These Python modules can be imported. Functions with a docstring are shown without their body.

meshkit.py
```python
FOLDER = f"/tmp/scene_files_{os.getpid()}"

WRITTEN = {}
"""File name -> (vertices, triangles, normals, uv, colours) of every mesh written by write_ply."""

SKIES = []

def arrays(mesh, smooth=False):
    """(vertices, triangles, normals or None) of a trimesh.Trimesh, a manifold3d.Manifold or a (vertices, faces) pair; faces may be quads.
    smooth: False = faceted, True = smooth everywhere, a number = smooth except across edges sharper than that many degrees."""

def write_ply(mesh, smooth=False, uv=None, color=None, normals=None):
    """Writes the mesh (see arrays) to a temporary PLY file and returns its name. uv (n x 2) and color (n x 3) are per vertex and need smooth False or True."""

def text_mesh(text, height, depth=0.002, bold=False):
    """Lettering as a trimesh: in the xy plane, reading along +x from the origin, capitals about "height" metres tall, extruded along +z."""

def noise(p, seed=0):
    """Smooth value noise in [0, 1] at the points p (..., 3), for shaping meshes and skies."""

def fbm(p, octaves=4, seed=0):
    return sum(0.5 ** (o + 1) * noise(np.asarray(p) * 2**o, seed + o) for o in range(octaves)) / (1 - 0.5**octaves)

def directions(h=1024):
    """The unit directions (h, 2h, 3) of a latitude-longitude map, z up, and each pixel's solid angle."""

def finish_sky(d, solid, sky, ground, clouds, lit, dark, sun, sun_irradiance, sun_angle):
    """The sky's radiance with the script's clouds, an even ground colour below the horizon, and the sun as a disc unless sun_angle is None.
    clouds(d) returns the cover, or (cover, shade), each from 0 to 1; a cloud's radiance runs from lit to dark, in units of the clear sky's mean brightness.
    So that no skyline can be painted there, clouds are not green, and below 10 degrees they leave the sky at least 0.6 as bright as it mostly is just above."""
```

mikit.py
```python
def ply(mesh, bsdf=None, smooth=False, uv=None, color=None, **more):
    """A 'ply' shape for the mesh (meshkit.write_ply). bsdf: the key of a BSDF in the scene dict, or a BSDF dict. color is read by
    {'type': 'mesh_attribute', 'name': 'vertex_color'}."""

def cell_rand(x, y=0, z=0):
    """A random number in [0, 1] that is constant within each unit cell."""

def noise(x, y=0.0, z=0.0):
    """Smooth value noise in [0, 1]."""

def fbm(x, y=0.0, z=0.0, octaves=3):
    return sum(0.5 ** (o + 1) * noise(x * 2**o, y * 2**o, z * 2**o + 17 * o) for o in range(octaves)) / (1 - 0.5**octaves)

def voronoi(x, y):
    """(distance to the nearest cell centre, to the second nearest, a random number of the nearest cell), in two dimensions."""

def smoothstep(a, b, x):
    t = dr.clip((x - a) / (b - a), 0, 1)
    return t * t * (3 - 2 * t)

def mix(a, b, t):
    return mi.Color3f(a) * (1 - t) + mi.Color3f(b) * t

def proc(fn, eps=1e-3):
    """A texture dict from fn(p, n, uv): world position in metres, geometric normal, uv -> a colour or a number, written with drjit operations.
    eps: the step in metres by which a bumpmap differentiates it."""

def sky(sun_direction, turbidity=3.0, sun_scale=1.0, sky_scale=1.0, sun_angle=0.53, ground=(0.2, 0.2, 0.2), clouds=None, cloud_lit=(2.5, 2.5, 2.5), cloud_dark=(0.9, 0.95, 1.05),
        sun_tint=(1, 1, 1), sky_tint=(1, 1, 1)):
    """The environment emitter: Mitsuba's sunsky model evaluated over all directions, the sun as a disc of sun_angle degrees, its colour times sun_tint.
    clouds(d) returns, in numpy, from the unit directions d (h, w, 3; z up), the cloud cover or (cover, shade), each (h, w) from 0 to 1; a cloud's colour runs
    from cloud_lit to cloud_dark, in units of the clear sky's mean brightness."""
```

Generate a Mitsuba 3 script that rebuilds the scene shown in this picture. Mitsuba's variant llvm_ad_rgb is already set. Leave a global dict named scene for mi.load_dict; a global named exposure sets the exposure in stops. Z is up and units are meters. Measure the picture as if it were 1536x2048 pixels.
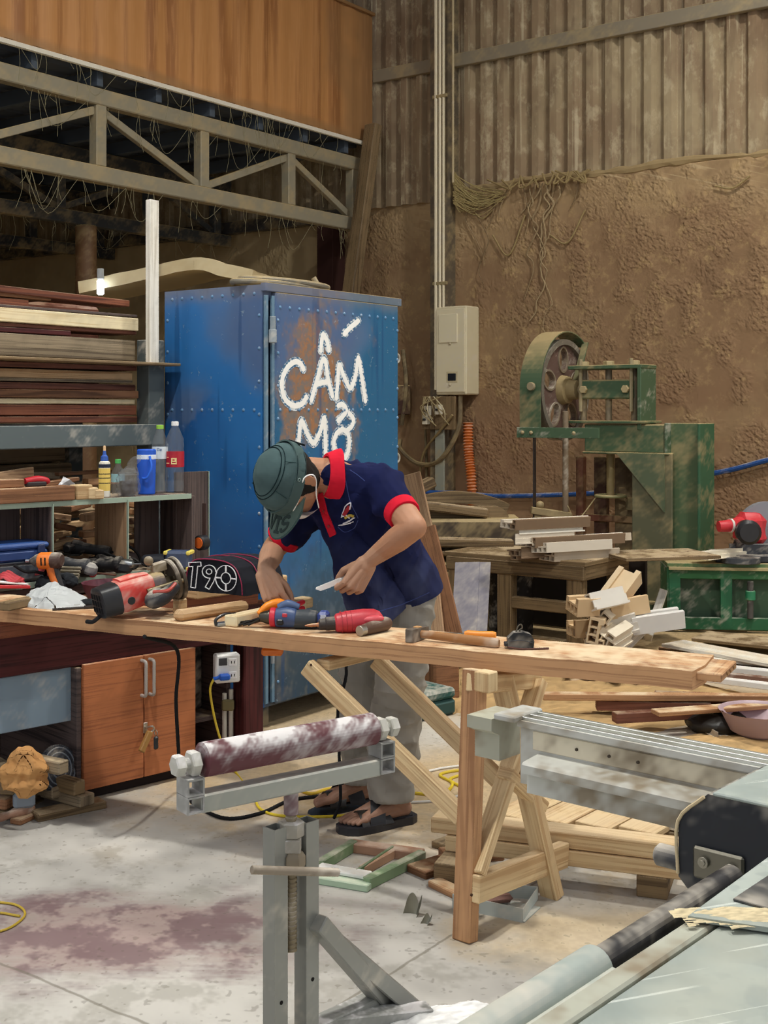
import math, random, numpy as np, trimesh, manifold3d, shapely, mitsuba as mi, drjit as dr, mikit, meshkit
from shapely.geometry import Polygon, Point, LineString
from mikit import proc, smoothstep, mix, cell_rand, voronoi
random.seed(7); np.random.seed(7); rng = np.random.RandomState(7); R = random.Random(11)
M4 = mi.ScalarTransform4f
V = lambda *a: np.array(a, float)
# ---------------------------------------------------------------- camera, light, exposure
scene, labels = {'type': 'scene'}, {}
exposure = 0.0
EYE, F, CX, HY = 1.45, 2500.0, 768.0, 820.0     # eye height in metres; the lens in pixels of the 1536 x 2048 frame
scene['camera'] = {'type': 'perspective', 'fov': 2 * math.degrees(math.atan(768 / F)), 'fov_axis': 'x', 'near_clip': 0.05, 'far_clip': 100.0,
    'principal_point_offset_y': (1024 - HY) / 2048,
    'to_world': M4().look_at(origin=[0, 0, EYE], target=[0, 1, EYE], up=[0, 0, 1])}
scene['daylight_from_open_front'] = {'type': 'constant', 'radiance': {'type': 'rgb', 'value': [0.70, 0.72, 0.76]}}
# high-bay lamps under the roof: (x, y, z, radius, power)
LAMPS = [(-0.7, 2.75, 6.2, 0.14, 205), (3.0, 6.2, 6.6, 0.25, 240), (-4.2, 3.4, 6.4, 0.25, 60), (4.6, 3.0, 6.6, 0.25, 120)]
# ---------------------------------------------------------------- room axes: U runs into the picture to the right, VV to the left
U, VV, Z = V(.591, .8067, 0), V(-.8067, .591, 0), V(0, 0, 1)
def uvz(u, v, z=0.0): return U * u + VV * v + Z * z
def at(px, py, Y): return V((px - CX) * Y / F, Y, EYE - (py - HY) * Y / F)
def on(px, py, z=0.0): return at(px, py, F * (EYE - z) / (py - HY))
def hit(px, py, p0, n):
    d = at(px, py, 1.0) - V(0, 0, EYE); t = np.dot(p0 - V(0, 0, EYE), n) / np.dot(d, n); return V(0, 0, EYE) + d * t
def unit(a): a = np.asarray(a, float); return a / max(np.linalg.norm(a), 1e-12)
def lin(h):
    c = np.array([int(h[i:i + 2], 16) for i in (1, 3, 5)]) / 255.0
    return [float(x) for x in np.where(c < .04045, c / 12.92, ((c + .055) / 1.055) ** 2.4)]
# ---------------------------------------------------------------- meshes: G = vertices, triangles, a colour per vertex, a uv per vertex
class G:
    def __init__(s, v, f, c=None, uv=None): s.v, s.f, s.c, s.uv = np.asarray(v, float), np.asarray(f, int), c, uv
    def col(s, rgb):
        rgb = np.asarray(lin(rgb) if isinstance(rgb, str) else rgb, float)
        return G(s.v, s.f, np.tile(rgb, (len(s.v), 1)) if rgb.ndim == 1 else rgb, s.uv)
    def t(s, o=(0, 0, 0), x=None, y=None, z=None, k=1.0):
        if x is None and y is None and z is None: B = np.eye(3)
        else:
            given = {i: unit(a) for i, a in enumerate((x, y, z)) if a is not None}
            if len(given) == 1:
                i, a = next(iter(given.items())); h = Z if abs(a[2]) < .9 else V(0, 1, 0)
                b = unit(np.cross(h, a)); given[(i + 1) % 3] = b
            miss = [i for i in range(3) if i not in given]
            if miss: m = miss[0]; given[m] = unit(np.cross(given[(m + 1) % 3], given[(m + 2) % 3]))
            x_, y_, z_ = (given[i] for i in range(3))
            z_ = unit(np.cross(x_, y_)); y_ = np.cross(z_, x_)
            B = np.stack([x_, y_, z_], 1)
        return G((s.v * k) @ B.T + np.asarray(o, float), s.f, s.c, s.uv)
    def rot(s, ax, deg, c=(0, 0, 0)):
        m = trimesh.transformations.rotation_matrix(math.radians(deg), ax)[:3, :3]; c = np.asarray(c, float)
        return G((s.v - c) @ m.T + c, s.f, s.c, s.uv)
    def __add__(s, b): return cat([s, b])
def cat(gs):
    gs = [g for g in gs if g is not None and len(g.f)]; n = np.cumsum([0] + [len(g.v) for g in gs])
    c = np.vstack([g.c if g.c is not None else np.full((len(g.v), 3), .5) for g in gs]) if any(g.c is not None for g in gs) else None
    uv = np.vstack([g.uv if g.uv is not None else np.zeros((len(g.v), 2)) for g in gs]) if any(g.uv is not None for g in gs) else None
    return G(np.vstack([g.v for g in gs]), np.vstack([g.f + a for g, a in zip(gs, n)]), c, uv)
def tm(m): return G(np.array(m.vertices), np.array(m.faces))
def mf(m): m = m.to_mesh(); return G(np.array(m.vert_properties[:, :3], float), np.array(m.tri_verts))
def hull(pts): h = trimesh.convex.convex_hull(np.asarray(pts)); return tm(h)
_B = {}
def box(a, b, c, ch=None):
    """A box of sides a, b, c about the origin with chamfered edges."""
    ch = min(a, b, c) * .08 if ch is None else min(ch, min(a, b, c) * .45)
    if 'f' not in _B:
        p = [V(*[(1 - .1 * (k != i)) * s for k, s in enumerate((sx, sy, sz))]) for i in range(3) for sx in (-1, 1) for sy in (-1, 1) for sz in (-1, 1)]
        h = trimesh.convex.convex_hull(np.array(p)); _B['v'], _B['f'] = np.array(h.vertices), np.array(h.faces)
    s = np.sign(_B['v']); inner = (np.abs(_B['v']) < .95)
    return G(s * (np.array([a, b, c]) / 2 - inner * ch), _B['f'])
def bar(p, q, w, h, up=Z, ch=None, roll=0):
    p, q = np.asarray(p, float), np.asarray(q, float); d = q - p
    y = unit(np.cross(up, d)); g = box(np.linalg.norm(d), w, h, ch)
    return (g.rot((1, 0, 0), roll) if roll else g).t((p + q) / 2, x=d, y=y)
def prism(poly, depth):
    """poly in xy, extruded 0..depth along z."""
    if not isinstance(poly, (Polygon, shapely.MultiPolygon)): poly = Polygon(poly)
    return tm(trimesh.util.concatenate([trimesh.creation.extrude_polygon(p, depth, engine='earcut') for p in getattr(poly, 'geoms', [poly])]))
def lathe(prof, n=24, cap=True):
    """prof: (r, z) pairs, about z."""
    prof = [(max(r, 1e-5), z) for r, z in prof]; a = np.arange(n) * 2 * np.pi / n
    v = np.array([[r * math.cos(t), r * math.sin(t), z] for r, z in prof for t in a]); f = []
    for i in range(len(prof) - 1):
        for j in range(n):
            k = (j + 1) % n; f += [[i * n + j, i * n + k, (i + 1) * n + k], [i * n + j, (i + 1) * n + k, (i + 1) * n + j]]
    if cap:
        v = np.vstack([v, [[0, 0, prof[0][1]], [0, 0, prof[-1][1]]]]); m = len(prof) * n
        for j in range(n): k = (j + 1) % n; f += [[m, k, j], [m + 1, (len(prof) - 1) * n + j, (len(prof) - 1) * n + k]]
    return G(v, f)
def cyl(r, h, n=20, ch=None): ch = min(r, h) * .1 if ch is None else ch; return lathe([(r - ch, 0), (r, ch), (r, h - ch), (r - ch, h)], n)
def rod(p, q, r, n=16, ch=None, r2=None):
    p, q = np.asarray(p, float), np.asarray(q, float); L = np.linalg.norm(q - p)
    if r2 is not None: return lathe([(r, 0), (r2, L)], n).t(p, z=q - p)
    return cyl(r, L, n, ch).t(p, z=q - p)
def spline(pts, n=8):
    p = np.asarray(pts, float)
    if len(p) < 3: return p
    q = np.vstack([2 * p[0] - p[1], p, 2 * p[-1] - p[-2]]); out = []
    for i in range(1, len(q) - 2):
        for t in np.linspace(0, 1, n, endpoint=False):
            out.append(.5 * (2 * q[i] + (q[i + 1] - q[i - 1]) * t + (2 * q[i - 1] - 5 * q[i] + 4 * q[i + 1] - q[i + 2]) * t ** 2 + (3 * q[i] - q[i - 1] - 3 * q[i + 1] + q[i + 2]) * t ** 3))
    return np.array(out + [p[-1]])
def loft(rings, closed_ends=True):
    """rings: list of (n,3) loops."""
    k, n = len(rings), len(rings[0]); v = np.vstack(rings); f = []
    for i in range(k - 1):
        for j in range(n):
            m = (j + 1) % n; f += [[i * n + j, i * n + m, (i + 1) * n + m], [i * n + j, (i + 1) * n + m, (i + 1) * n + j]]
    if closed_ends:
        v = np.vstack([v, rings[0].mean(0), rings[-1].mean(0)]); a = k * n
        for j in range(n): m = (j + 1) % n; f += [[a, m, j], [a + 1, (k - 1) * n + j, (k - 1) * n + m]]
    return G(v, f)
def frames(p):
    t = np.gradient(p, axis=0); t /= np.maximum(np.linalg.norm(t, axis=1, keepdims=True), 1e-12)
    a = unit(np.cross(t[0], Z if abs(t[0][2]) < .9 else V(1, 0, 0))); out = []
    for d in t: a = unit(a - d * np.dot(a, d)); out.append((a, np.cross(d, a)))
    return out
def tube(pts, r, n=8, smooth=6, caps=True):
    p = spline(pts, smooth) if smooth and len(pts) > 2 else np.asarray(pts, float)
    r = np.interp(np.linspace(0, 1, len(p)), np.linspace(0, 1, len(r)), r) if np.ndim(r) else np.full(len(p), r)
    a = np.arange(n) * 2 * np.pi / n
    return loft([q + rr * (np.cos(a)[:, None] * x + np.sin(a)[:, None] * y) for q, rr, (x, y) in zip(p, r, frames(p))], caps)
def sweep(pts, prof, up=Z):
    """A closed 2-d profile swept along points; profile x is sideways, y is up."""
    p = np.asarray(pts, float); t = np.gradient(p, axis=0); rings = []
    for q, d in zip(p, t):
        s = unit(np.cross(d, up)); u = np.cross(s, unit(d)); rings.append(q + np.outer(np.asarray(prof)[:, 0], s) + np.outer(np.asarray(prof)[:, 1], u))
    return loft(rings)
def ball(r=1, sub=2): return tm(trimesh.creation.icosphere(subdivisions=sub, radius=r))
def ell(a, b, c, sub=3): g = ball(1, sub); return G(g.v * [a, b, c], g.f)
def rough(g, amp, freq, seed=0):
    n = meshkit.fbm(g.v * freq, 3, seed)[:, None] - .5; m = trimesh.Trimesh(g.v, g.f, process=False)
    return G(g.v + m.vertex_normals * n * amp * 2, g.f, g.c, g.uv)
def crease(g, L, amp, freq, seed=1):
    g = fine(g, L); m = trimesh.Trimesh(g.v, g.f, process=False); r_ = 1 - np.abs(2 * meshkit.noise(g.v * freq, seed) - 1) * 1.6; q = 1 - np.abs(2 * meshkit.noise(g.v * freq * 2.3, seed + 5) - 1) * 1.6
    return G(g.v + m.vertex_normals * (r_ * amp + q * amp * .4)[:, None], g.f)
def fine(g, L, smooth=0):
    m = trimesh.Trimesh(g.v, g.f); m.merge_vertices(); v, f = trimesh.remesh.subdivide_to_size(m.vertices, m.faces, L, max_iter=14)
    m = trimesh.Trimesh(v, f); m.merge_vertices()
    if smooth: trimesh.smoothing.filter_taubin(m, iterations=smooth)
    return tm(m)
def text(s, h, d=.001, bold=False): return tm(meshkit.text_mesh(s, h, d, bold))
def chain(parts):
    """Union of hulls of spheres: [[(centre, radius), ...], ...]"""
    ms = []
    for ch in parts:
        for (p, r), (q, s) in zip(ch[:-1], ch[1:]):
            ms.append(manifold3d.Manifold.batch_hull([manifold3d.Manifold.sphere(float(r), 20).translate(list(map(float, p))), manifold3d.Manifold.sphere(float(s), 20).translate(list(map(float, q)))]))
    return manifold3d.Manifold.batch_boolean(ms, manifold3d.OpType.Add)
def melt(man, L, it=12):
    g = mf(man.refine_to_length(L)); m = trimesh.Trimesh(g.v, g.f); m.merge_vertices()
    trimesh.smoothing.filter_taubin(m, lamb=.5, nu=.53, iterations=it); return tm(m)
def corner_normals(v, f, angle):
    key = np.unique(np.round(v, 6), axis=0, return_inverse=True)[1].ravel()
    fn = np.cross(v[f[:, 1]] - v[f[:, 0]], v[f[:, 2]] - v[f[:, 0]]); ln = np.linalg.norm(fn, axis=1, keepdims=True); un = fn / np.maximum(ln, 1e-20)
    ci = key[f.ravel()]; fi = np.repeat(np.arange(len(f)), 3); o = np.argsort(ci, kind='stable'); cs, fs = ci[o], fi[o]
    start = np.searchsorted(cs, cs, 'left'); cnt = np.searchsorted(cs, cs, 'right') - start; loc = np.arange(len(cs)) - start; acc = np.zeros((len(cs), 3)); ct = math.cos(math.radians(angle))
    for j in range(min(int(cnt.max()), 40)):
        g = fs[start + (loc + j) % cnt]; ok = (j < cnt) & ((un[fs] * un[g]).sum(1) > ct); acc[ok] += fn[g[ok]]
    n = np.empty_like(acc); n[o] = acc; l = np.linalg.norm(n, axis=1, keepdims=True)
    return np.where(l > 1e-15, n / np.maximum(l, 1e-20), un[fi])
def shape(g, mat, angle=35):
    v = g.v[g.f.ravel()]; f = np.arange(len(v)).reshape(-1, 3); n = corner_normals(g.v, g.f, angle)
    ok = np.linalg.norm(np.cross(v[1::3] - v[::3], v[2::3] - v[::3]), axis=1) > 1e-14
    c = g.c[g.f.ravel()] if g.c is not None else None; uv = g.uv[g.f.ravel()] if g.uv is not None and len(g.uv) == len(g.v) else g.uv
    keep = np.repeat(ok, 3); v, n = v[keep], n[keep]; f = np.arange(len(v)).reshape(-1, 3)
    c = c[keep] if c is not None else None; uv = uv[keep] if uv is not None else None
    if mat in COATS and c is not None:
        q = np.repeat(np.round(np.sqrt(np.clip(c[::3], 0, 1)) * 255), 3, 0); uv = np.stack([q[:, 0] * 256 + q[:, 1], q[:, 2] + 1000 * COATS[mat]], 1); c = None; mat = 'coated_steel' if mat == 'worn_steel' else 'coated'
    d = {'type': 'ply', 'filename': meshkit.write_ply((v, f), False, uv, c, n), 'face_normals': False}
    if mat is not None: d['bsdf'] = {'type': 'ref', 'id': mat} if isinstance(mat, str) else mat
    return d
def cut(g, q, o, L, off=None):
    """Bakes wood uv: q is a palette number, o and L the origin and the direction of the grain."""
    v = g.v[g.f.ravel()]; f = np.arange(len(v)).reshape(-1, 3); n = np.cross(v[1::3] - v[::3], v[2::3] - v[::3]); n = np.repeat(n / np.maximum(np.linalg.norm(n, axis=1, keepdims=True), 1e-20), 3, 0)
    L = unit(L); a = unit(np.cross(L, Z if abs(L[2]) < .9 else V(1, 0, 0))); b = np.cross(L, a); p = v - np.asarray(o, float)
    end = np.abs(n @ L) > .8
    s = np.where(end, (p @ a) * .25, p @ L); t = np.where(np.abs(n @ a) > np.abs(n @ b), p @ b, p @ a + .37)
    off = R.random() * 40 if off is None else off
    return G(v, f, None, np.stack([100 * q + 45 + np.clip(s, -4, 4) + off, t + off * .31], 1))
_n = {}
def key_for(name, parent=None):
    k = (parent + '__' if parent else '') + name; _n[k] = _n.get(k, 0) + 1
    return k if _n[k] == 1 else f'{k}_{_n[k] - 1:03d}'
def tag(k, label=None, cat=None, group=None, kind=None):
    d = {a: b for a, b in (('label', label), ('category', cat), ('group', group), ('kind', kind)) if b}
    if d: labels[k] = d
    return k
def thing(name, label, cat, group=None): return tag(key_for(name), label, cat, group)
def nth(i): return ['first', 'second', 'third', 'fourth', 'fifth', 'sixth', 'seventh', 'eighth', 'ninth', 'tenth', 'eleventh', 'twelfth', 'thirteenth', 'fourteenth', 'fifteenth', 'sixteenth', 'seventeenth', 'eighteenth', 'nineteenth', 'twentieth'][i] if i < 20 else f'{i + 1}th'
def put(name, g, mat='matte', parent=None, label=None, cat=None, group=None, kind=None, angle=35):
    k = key_for(name, parent); scene[k] = shape(g, mat, angle); return tag(k, label, cat, group, kind)
# ---------------------------------------------------------------- materials
def rgbt(c): return {'type': 'rgb', 'value': [float(x) for x in (lin(c) if isinstance(c, str) else c)]}
VC = {'type': 'mesh_attribute', 'name': 'vertex_color'}
def two(d): return {'type': 'twosided', 'bsdf': d}
def pr(base, rough_=.6, **k): return {'type': 'principled', 'base_color': base, 'roughness': rough_, **k}
scene['matte'] = two(pr(VC, .85, specular=.25))
scene['satin'] = two(pr(VC, .42))
scene['gloss'] = two(pr(VC, .2, clearcoat=.6, clearcoat_gloss=.9))
scene['metal'] = two(pr(VC, .38, metallic=1.0))
scene['cloth'] = two(pr(VC, .95, specular=.1, sheen=.25))
scene['skin'] = two(pr(VC, .5, specular=.35))
scene['clear'] = {'type': 'thindielectric', 'int_ior': 1.22}
def noise(x, y=0.0, z=0.0):
    """Smooth value noise in [0, 1] (as mikit's, with fewer operations)."""
    i, t = [], []
    for v in (x, y, z):
        v = mi.Float(v); a = dr.floor(v); f = v - a; i.append(mi.UInt32(mi.Int32(a) + 1000000)); t.append(f * f * (3 - 2 * f))
    ux, uy, uz = i[0] * 374761393, i[1] * 668265263, i[2] * 2147483647
    def c(a, b, d):
        h = (ux + 374761393 if a else ux) + (uy + 668265263 if b else uy) + (uz + 2147483647 if d else uz)
        h = (h ^ (h >> 13)) * 1274126177
        return mi.Float((h ^ (h >> 16)) & 0xFFFFFF)
    def e(b, d): return dr.lerp(c(0, b, d), c(1, b, d), t[0])
    return dr.lerp(dr.lerp(e(0, 0), e(1, 0), t[1]), dr.lerp(e(0, 1), e(1, 1), t[1]), t[2]) * (1 / 16777215.0)
def fbm(x, y=0.0, z=0.0, octaves=3): return sum(0.5 ** (o + 1) * noise(x * 2**o, y * 2**o, z * 2**o + 17 * o) for o in range(octaves)) / (1 - 0.5**octaves)
def gran(x, y, z):
    """Fine grained noise without the lattice of plain value noise: turned octaves of nearly equal weight."""
    t = 0; w = 0; a = 1.0; u, v, s = x, y, z
    for i in range(4):
        t = t + a * noise(u, v, s); w += a; a *= .72
        u, v, s = (u * .80 + v * .60) * 2.13 + 7.1, (v * .80 - u * .60) * 2.13 + 3.3 + s * .35, s * 2.07 - u * .35 + 1.7
    return dr.clip((t / w - .5) * 1.4 + .5, 0, 1)
# coated paint and metal: the thing's own colour rides in uv (two bytes and one byte, square roots), the coat in the thousands of uv.y
COATS = {'dusty': 0, 'used': 1, 'powdered': 2, 'grimy': 3, 'worn_steel': 1}
def coat_f(p, n, uv):
    m = dr.floor(uv.y / 1000 + 1e-4); b = uv.y - m * 1000; r_ = dr.floor(uv.x / 256 + 1e-4); g = uv.x - r_ * 256
    own = mi.Color3f(dr.square(r_ / 255), dr.square(g / 255), dr.square(b / 255)); d, u, w = m < .5, m < 1.5, m < 2.5
    k = dr.select(d, 6.0, dr.select(u, 9.0, dr.select(w, 13.0, 8.0))); f = gran(p.x * k, p.y * k, p.z * k); z = n.z
    wd = smoothstep(.15, .95, z) * .85 + smoothstep(.35, .85, f) * .55
    wu = smoothstep(.3, 1., z) * .4 * smoothstep(.25, .6, f) + smoothstep(.5, .95, f) * .5
    ww = smoothstep(-.3, .95, z) * smoothstep(.3, .7, f) * .85 + smoothstep(.45, .9, f) * .45
    wg = smoothstep(.42, .9, f) * .9 + .12
    t = dr.clip(dr.select(d, wd, dr.select(u, wu, dr.select(w, ww, wg))), 0, dr.select(u & ~d, .8, .93))
    return mix(own, dr.select(d, mi.Color3f(*lin('#a8946c')), dr.select(u, mi.Color3f(*lin('#d3cabb')), dr.select(w, mi.Color3f(*lin('#d6d3d2')), mi.Color3f(*lin('#857761'))))), t)
COAT = proc(coat_f)
scene['coated'] = two(pr(COAT, .55, specular=.35))
scene['coated_steel'] = two(pr(COAT, .45, metallic=.5))
# woods: base, dark grain
WOOD = ['#b58a63 #8d6546', '#d3ba90 #b4936a', '#6f4434 #44241b', '#8a6144 #583a26', '#8f8069 #5c5040', '#e2d3ae #c9b184', '#5b4e4b #372f30', '#ad6a43 #8c5236', '#4d1f20 #2d1113',
        '#7f6a4d #54432e', '#dfdbd0 #c0b9aa', '#a9896a #775a42', '#c4a279 #96714a', '#865039 #553024']
WB = [lin(s.split()[0]) for s in WOOD]; WD = [lin(s.split()[1]) for s in WOOD]
def wood_f(p, n, uv):
    q = dr.floor(uv.x / 100); s = uv.x - q * 100; t = uv.y
    b, d = mi.Color3f(0.5), mi.Color3f(0.2)
    for i in range(len(WB)):
        hit_ = dr.abs(q - i) < .5; b = dr.select(hit_, mi.Color3f(*WB[i]), b); d = dr.select(hit_, mi.Color3f(*WD[i]), d)
    w = fbm(s * 1.3, t * 9, 3, 2); ring = .5 + .5 * dr.sin(t * 210 + w * 17)
    fib = fbm(s * 5, t * 260, 0, 2); big = fbm(s * 1.1, t * 14, 9, 2)
    k = dr.clip(.55 * smoothstep(.45, 1., ring) * smoothstep(.3, .7, big) + .7 * smoothstep(.5, .85, fib) + .5 * smoothstep(.52, .75, big), 0, 1)
    gr = gran(p.x * 6 + 3, p.y * 6, p.z * 6); st = smoothstep(.55, .2, gr)
    dust = dr.clip(smoothstep(.5, 1, n.z) * smoothstep(.3, .7, gr) * dr.select(q < .5, .95, .55), 0, 1)
    return mix(mix(b, d, k) * (1 - .13 * st), lin('#cdb999'), dust)
scene['wood'] = two(pr(proc(wood_f), .62, specular=.3))
# ================================================================ lamps
def lamp(x, y, z, r, power, where):
    k = thing('high_bay_lamp', 'round high bay lamp hanging ' + where, 'lamp', 'high bay lamps')
    put('housing', lathe([(r * .5, .3), (r * .6, .28), (r * 1.15, .05), (r * 1.15, 0), (r * 1.05, 0), (r * 1.05, .02)], 32, False).col('#55585a').t((x, y, z)), 'satin', k)
    put('suspension_rod', rod((x, y, z + .28), (x, y, 7.6), .012).col('#777777'), 'satin', k)
    g = lathe([(1e-4, 0), (r, 0)], 32, False); n = g.t((x, y, z + .01)); n.f = n.f[:, ::-1] if np.cross(n.v[n.f[5]][1] - n.v[n.f[5]][0], n.v[n.f[5]][2] - n.v[n.f[5]][0])[2] > 0 else n.f
    e = shape(n.col('#ffffff'), 'matte', 5); rad = power / (math.pi * r * r) / 3
    e['emitter'] = {'type': 'area', 'radiance': {'type': 'rgb', 'value': [rad, rad * .975, rad * .9]}}
    scene[key_for('diffuser', k)] = e
for a, w in zip(LAMPS, ('above the roller stand', 'near the bandsaw and the plaster wall', 'over the left end of the workbench', 'over the table saw')): lamp(*a, w)
# ================================================================ floor
def floor_f(p, n, uv):
    x, y = p.x, p.y
    a = fbm(x * .9, y * .9, 1, 3); b = gran(x * 1.6, y * 1.6, 2.3); c = gran(x * 9, y * 9, 3.1); d = fbm(x * 60, y * 60, 4, 2)
    conc = mix(lin('#9e9b95'), lin('#bdbab3'), smoothstep(.25, .75, b))
    conc = mix(conc, lin('#8a867b'), smoothstep(.5, .8, c) * .4)
    # sawdust: behind the plank and towards the wall, in drifts elsewhere
    line = y - (3.95 - .35 * x)
    sd = smoothstep(-.25, .7, line + (b - .5) * 1.1 + (c - .5) * .5) * smoothstep(.15, .5, a)
    sd = dr.maximum(sd * .8, smoothstep(6.0, 7.4, y + (b - .5) * 2) * .95)
    sd = dr.maximum(sd, smoothstep(.55, .75, a) * smoothstep(.4, .7, b) * .5)
    col = mix(conc, mix(lin('#9c8460'), lin('#bea377'), d), sd)
    # the spilt purple powder left of the roller stand
    e = dr.sqrt(dr.square((x + .74) / .62) + dr.square((y - 3.42) / .34)) + (b - .5) * .9 + (c - .5) * .5 + (gran(x * 3 + 1, y * 16, 4.4) - .5) * .7
    col = mix(col, mix(lin('#6f5357'), lin('#9a8580'), smoothstep(.35, .65, c)), (1 - smoothstep(.35, 1.25, e)) * .85)
    e = dr.sqrt(dr.square((x - .62) / .5) + dr.square((y - 3.42) / .25)) + (b - .5) * .9 + (c - .5) * .5; col = mix(col, mix(lin('#a68c60'), lin('#bfa97e'), d), (1 - smoothstep(.4, 1.2, e)) * .6)
    # a paler slab at the front, expansion joints and hairline cracks
    s = (y - 2.62) - .55 * (x + .55); col = mix(col, lin('#d4d2c8'), (1 - smoothstep(-.03, .02, s + (c - .5) * .05)) * smoothstep(-.75, -.6, x) * .5)
    q = x * .591 + y * .8067; r_ = -x * .8067 + y * .591
    jl = dr.minimum(dr.abs(r_ - 1.89 + (c - .5) * .015), dr.abs(q - 2.05 + (c - .5) * .01))
    col = mix(col, lin('#6b6558'), (1 - smoothstep(.002, .007, jl)) * .6)
    return mix(col, lin('#5d564a'), smoothstep(.74, .85, d) * .35)
scene['concrete'] = two(pr(proc(floor_f), .8, specular=.3))
def sheet(o, a, b, na=1, nb=1):
    s, t = np.meshgrid(np.linspace(0, 1, na + 1), np.linspace(0, 1, nb + 1), indexing='ij'); la, lb = np.linalg.norm(a), np.linalg.norm(b)
    v = np.asarray(o, float) + s.ravel()[:, None] * a + t.ravel()[:, None] * b; f = []
    for i in range(na):
        for j in range(nb): k = i * (nb + 1) + j; f += [[k, k + nb + 1, k + nb + 2], [k, k + nb + 2, k + 1]]
    return G(v, f, None, np.stack([s.ravel() * la, t.ravel() * lb], 1))
put('floor', sheet((-14, -6, 0), V(30, 0, 0), V(0, 26, 0)), 'concrete', kind='structure', label='grey concrete floor strewn with sawdust and purple powder')
# ================================================================ the long wall: plaster below, corrugated sheets above
WU = 9.75
def plaster_f(p, n, uv):
    s = p.x * -.8067 + p.y * .591; z = p.z
    a = fbm(s * .8, z * .8, 1, 3); b = gran(s * 2.4, z * 2.4, 2.2); c = gran(s * 13, z * 13, 3.3)
    col = mix(lin('#896e53'), lin('#a68c69'), smoothstep(.3, .7, a + (b - .5) * .5))
    col = mix(col, lin('#6d5541'), smoothstep(.45, .85, b) * .5)
    col = mix(col, lin('#b59a6e'), smoothstep(.5, .9, c) * .5)
    scr = fbm(s * 2 + z * 1.5, z * 60 - s * 18, 4, 2); col = mix(col, lin('#bba784'), smoothstep(.72, .82, scr) * smoothstep(.5, .65, a) * .5)
    low = 1 - smoothstep(.6, 2.0, z + (b - .5) * 1.2); col = mix(col, lin('#8a6a52'), low * .55)
    bay = smoothstep(7.6, 8.2, s); col = mix(col, mix(lin('#9c8a68'), lin('#c0ae88'), b), bay * .75)
    return col
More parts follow.
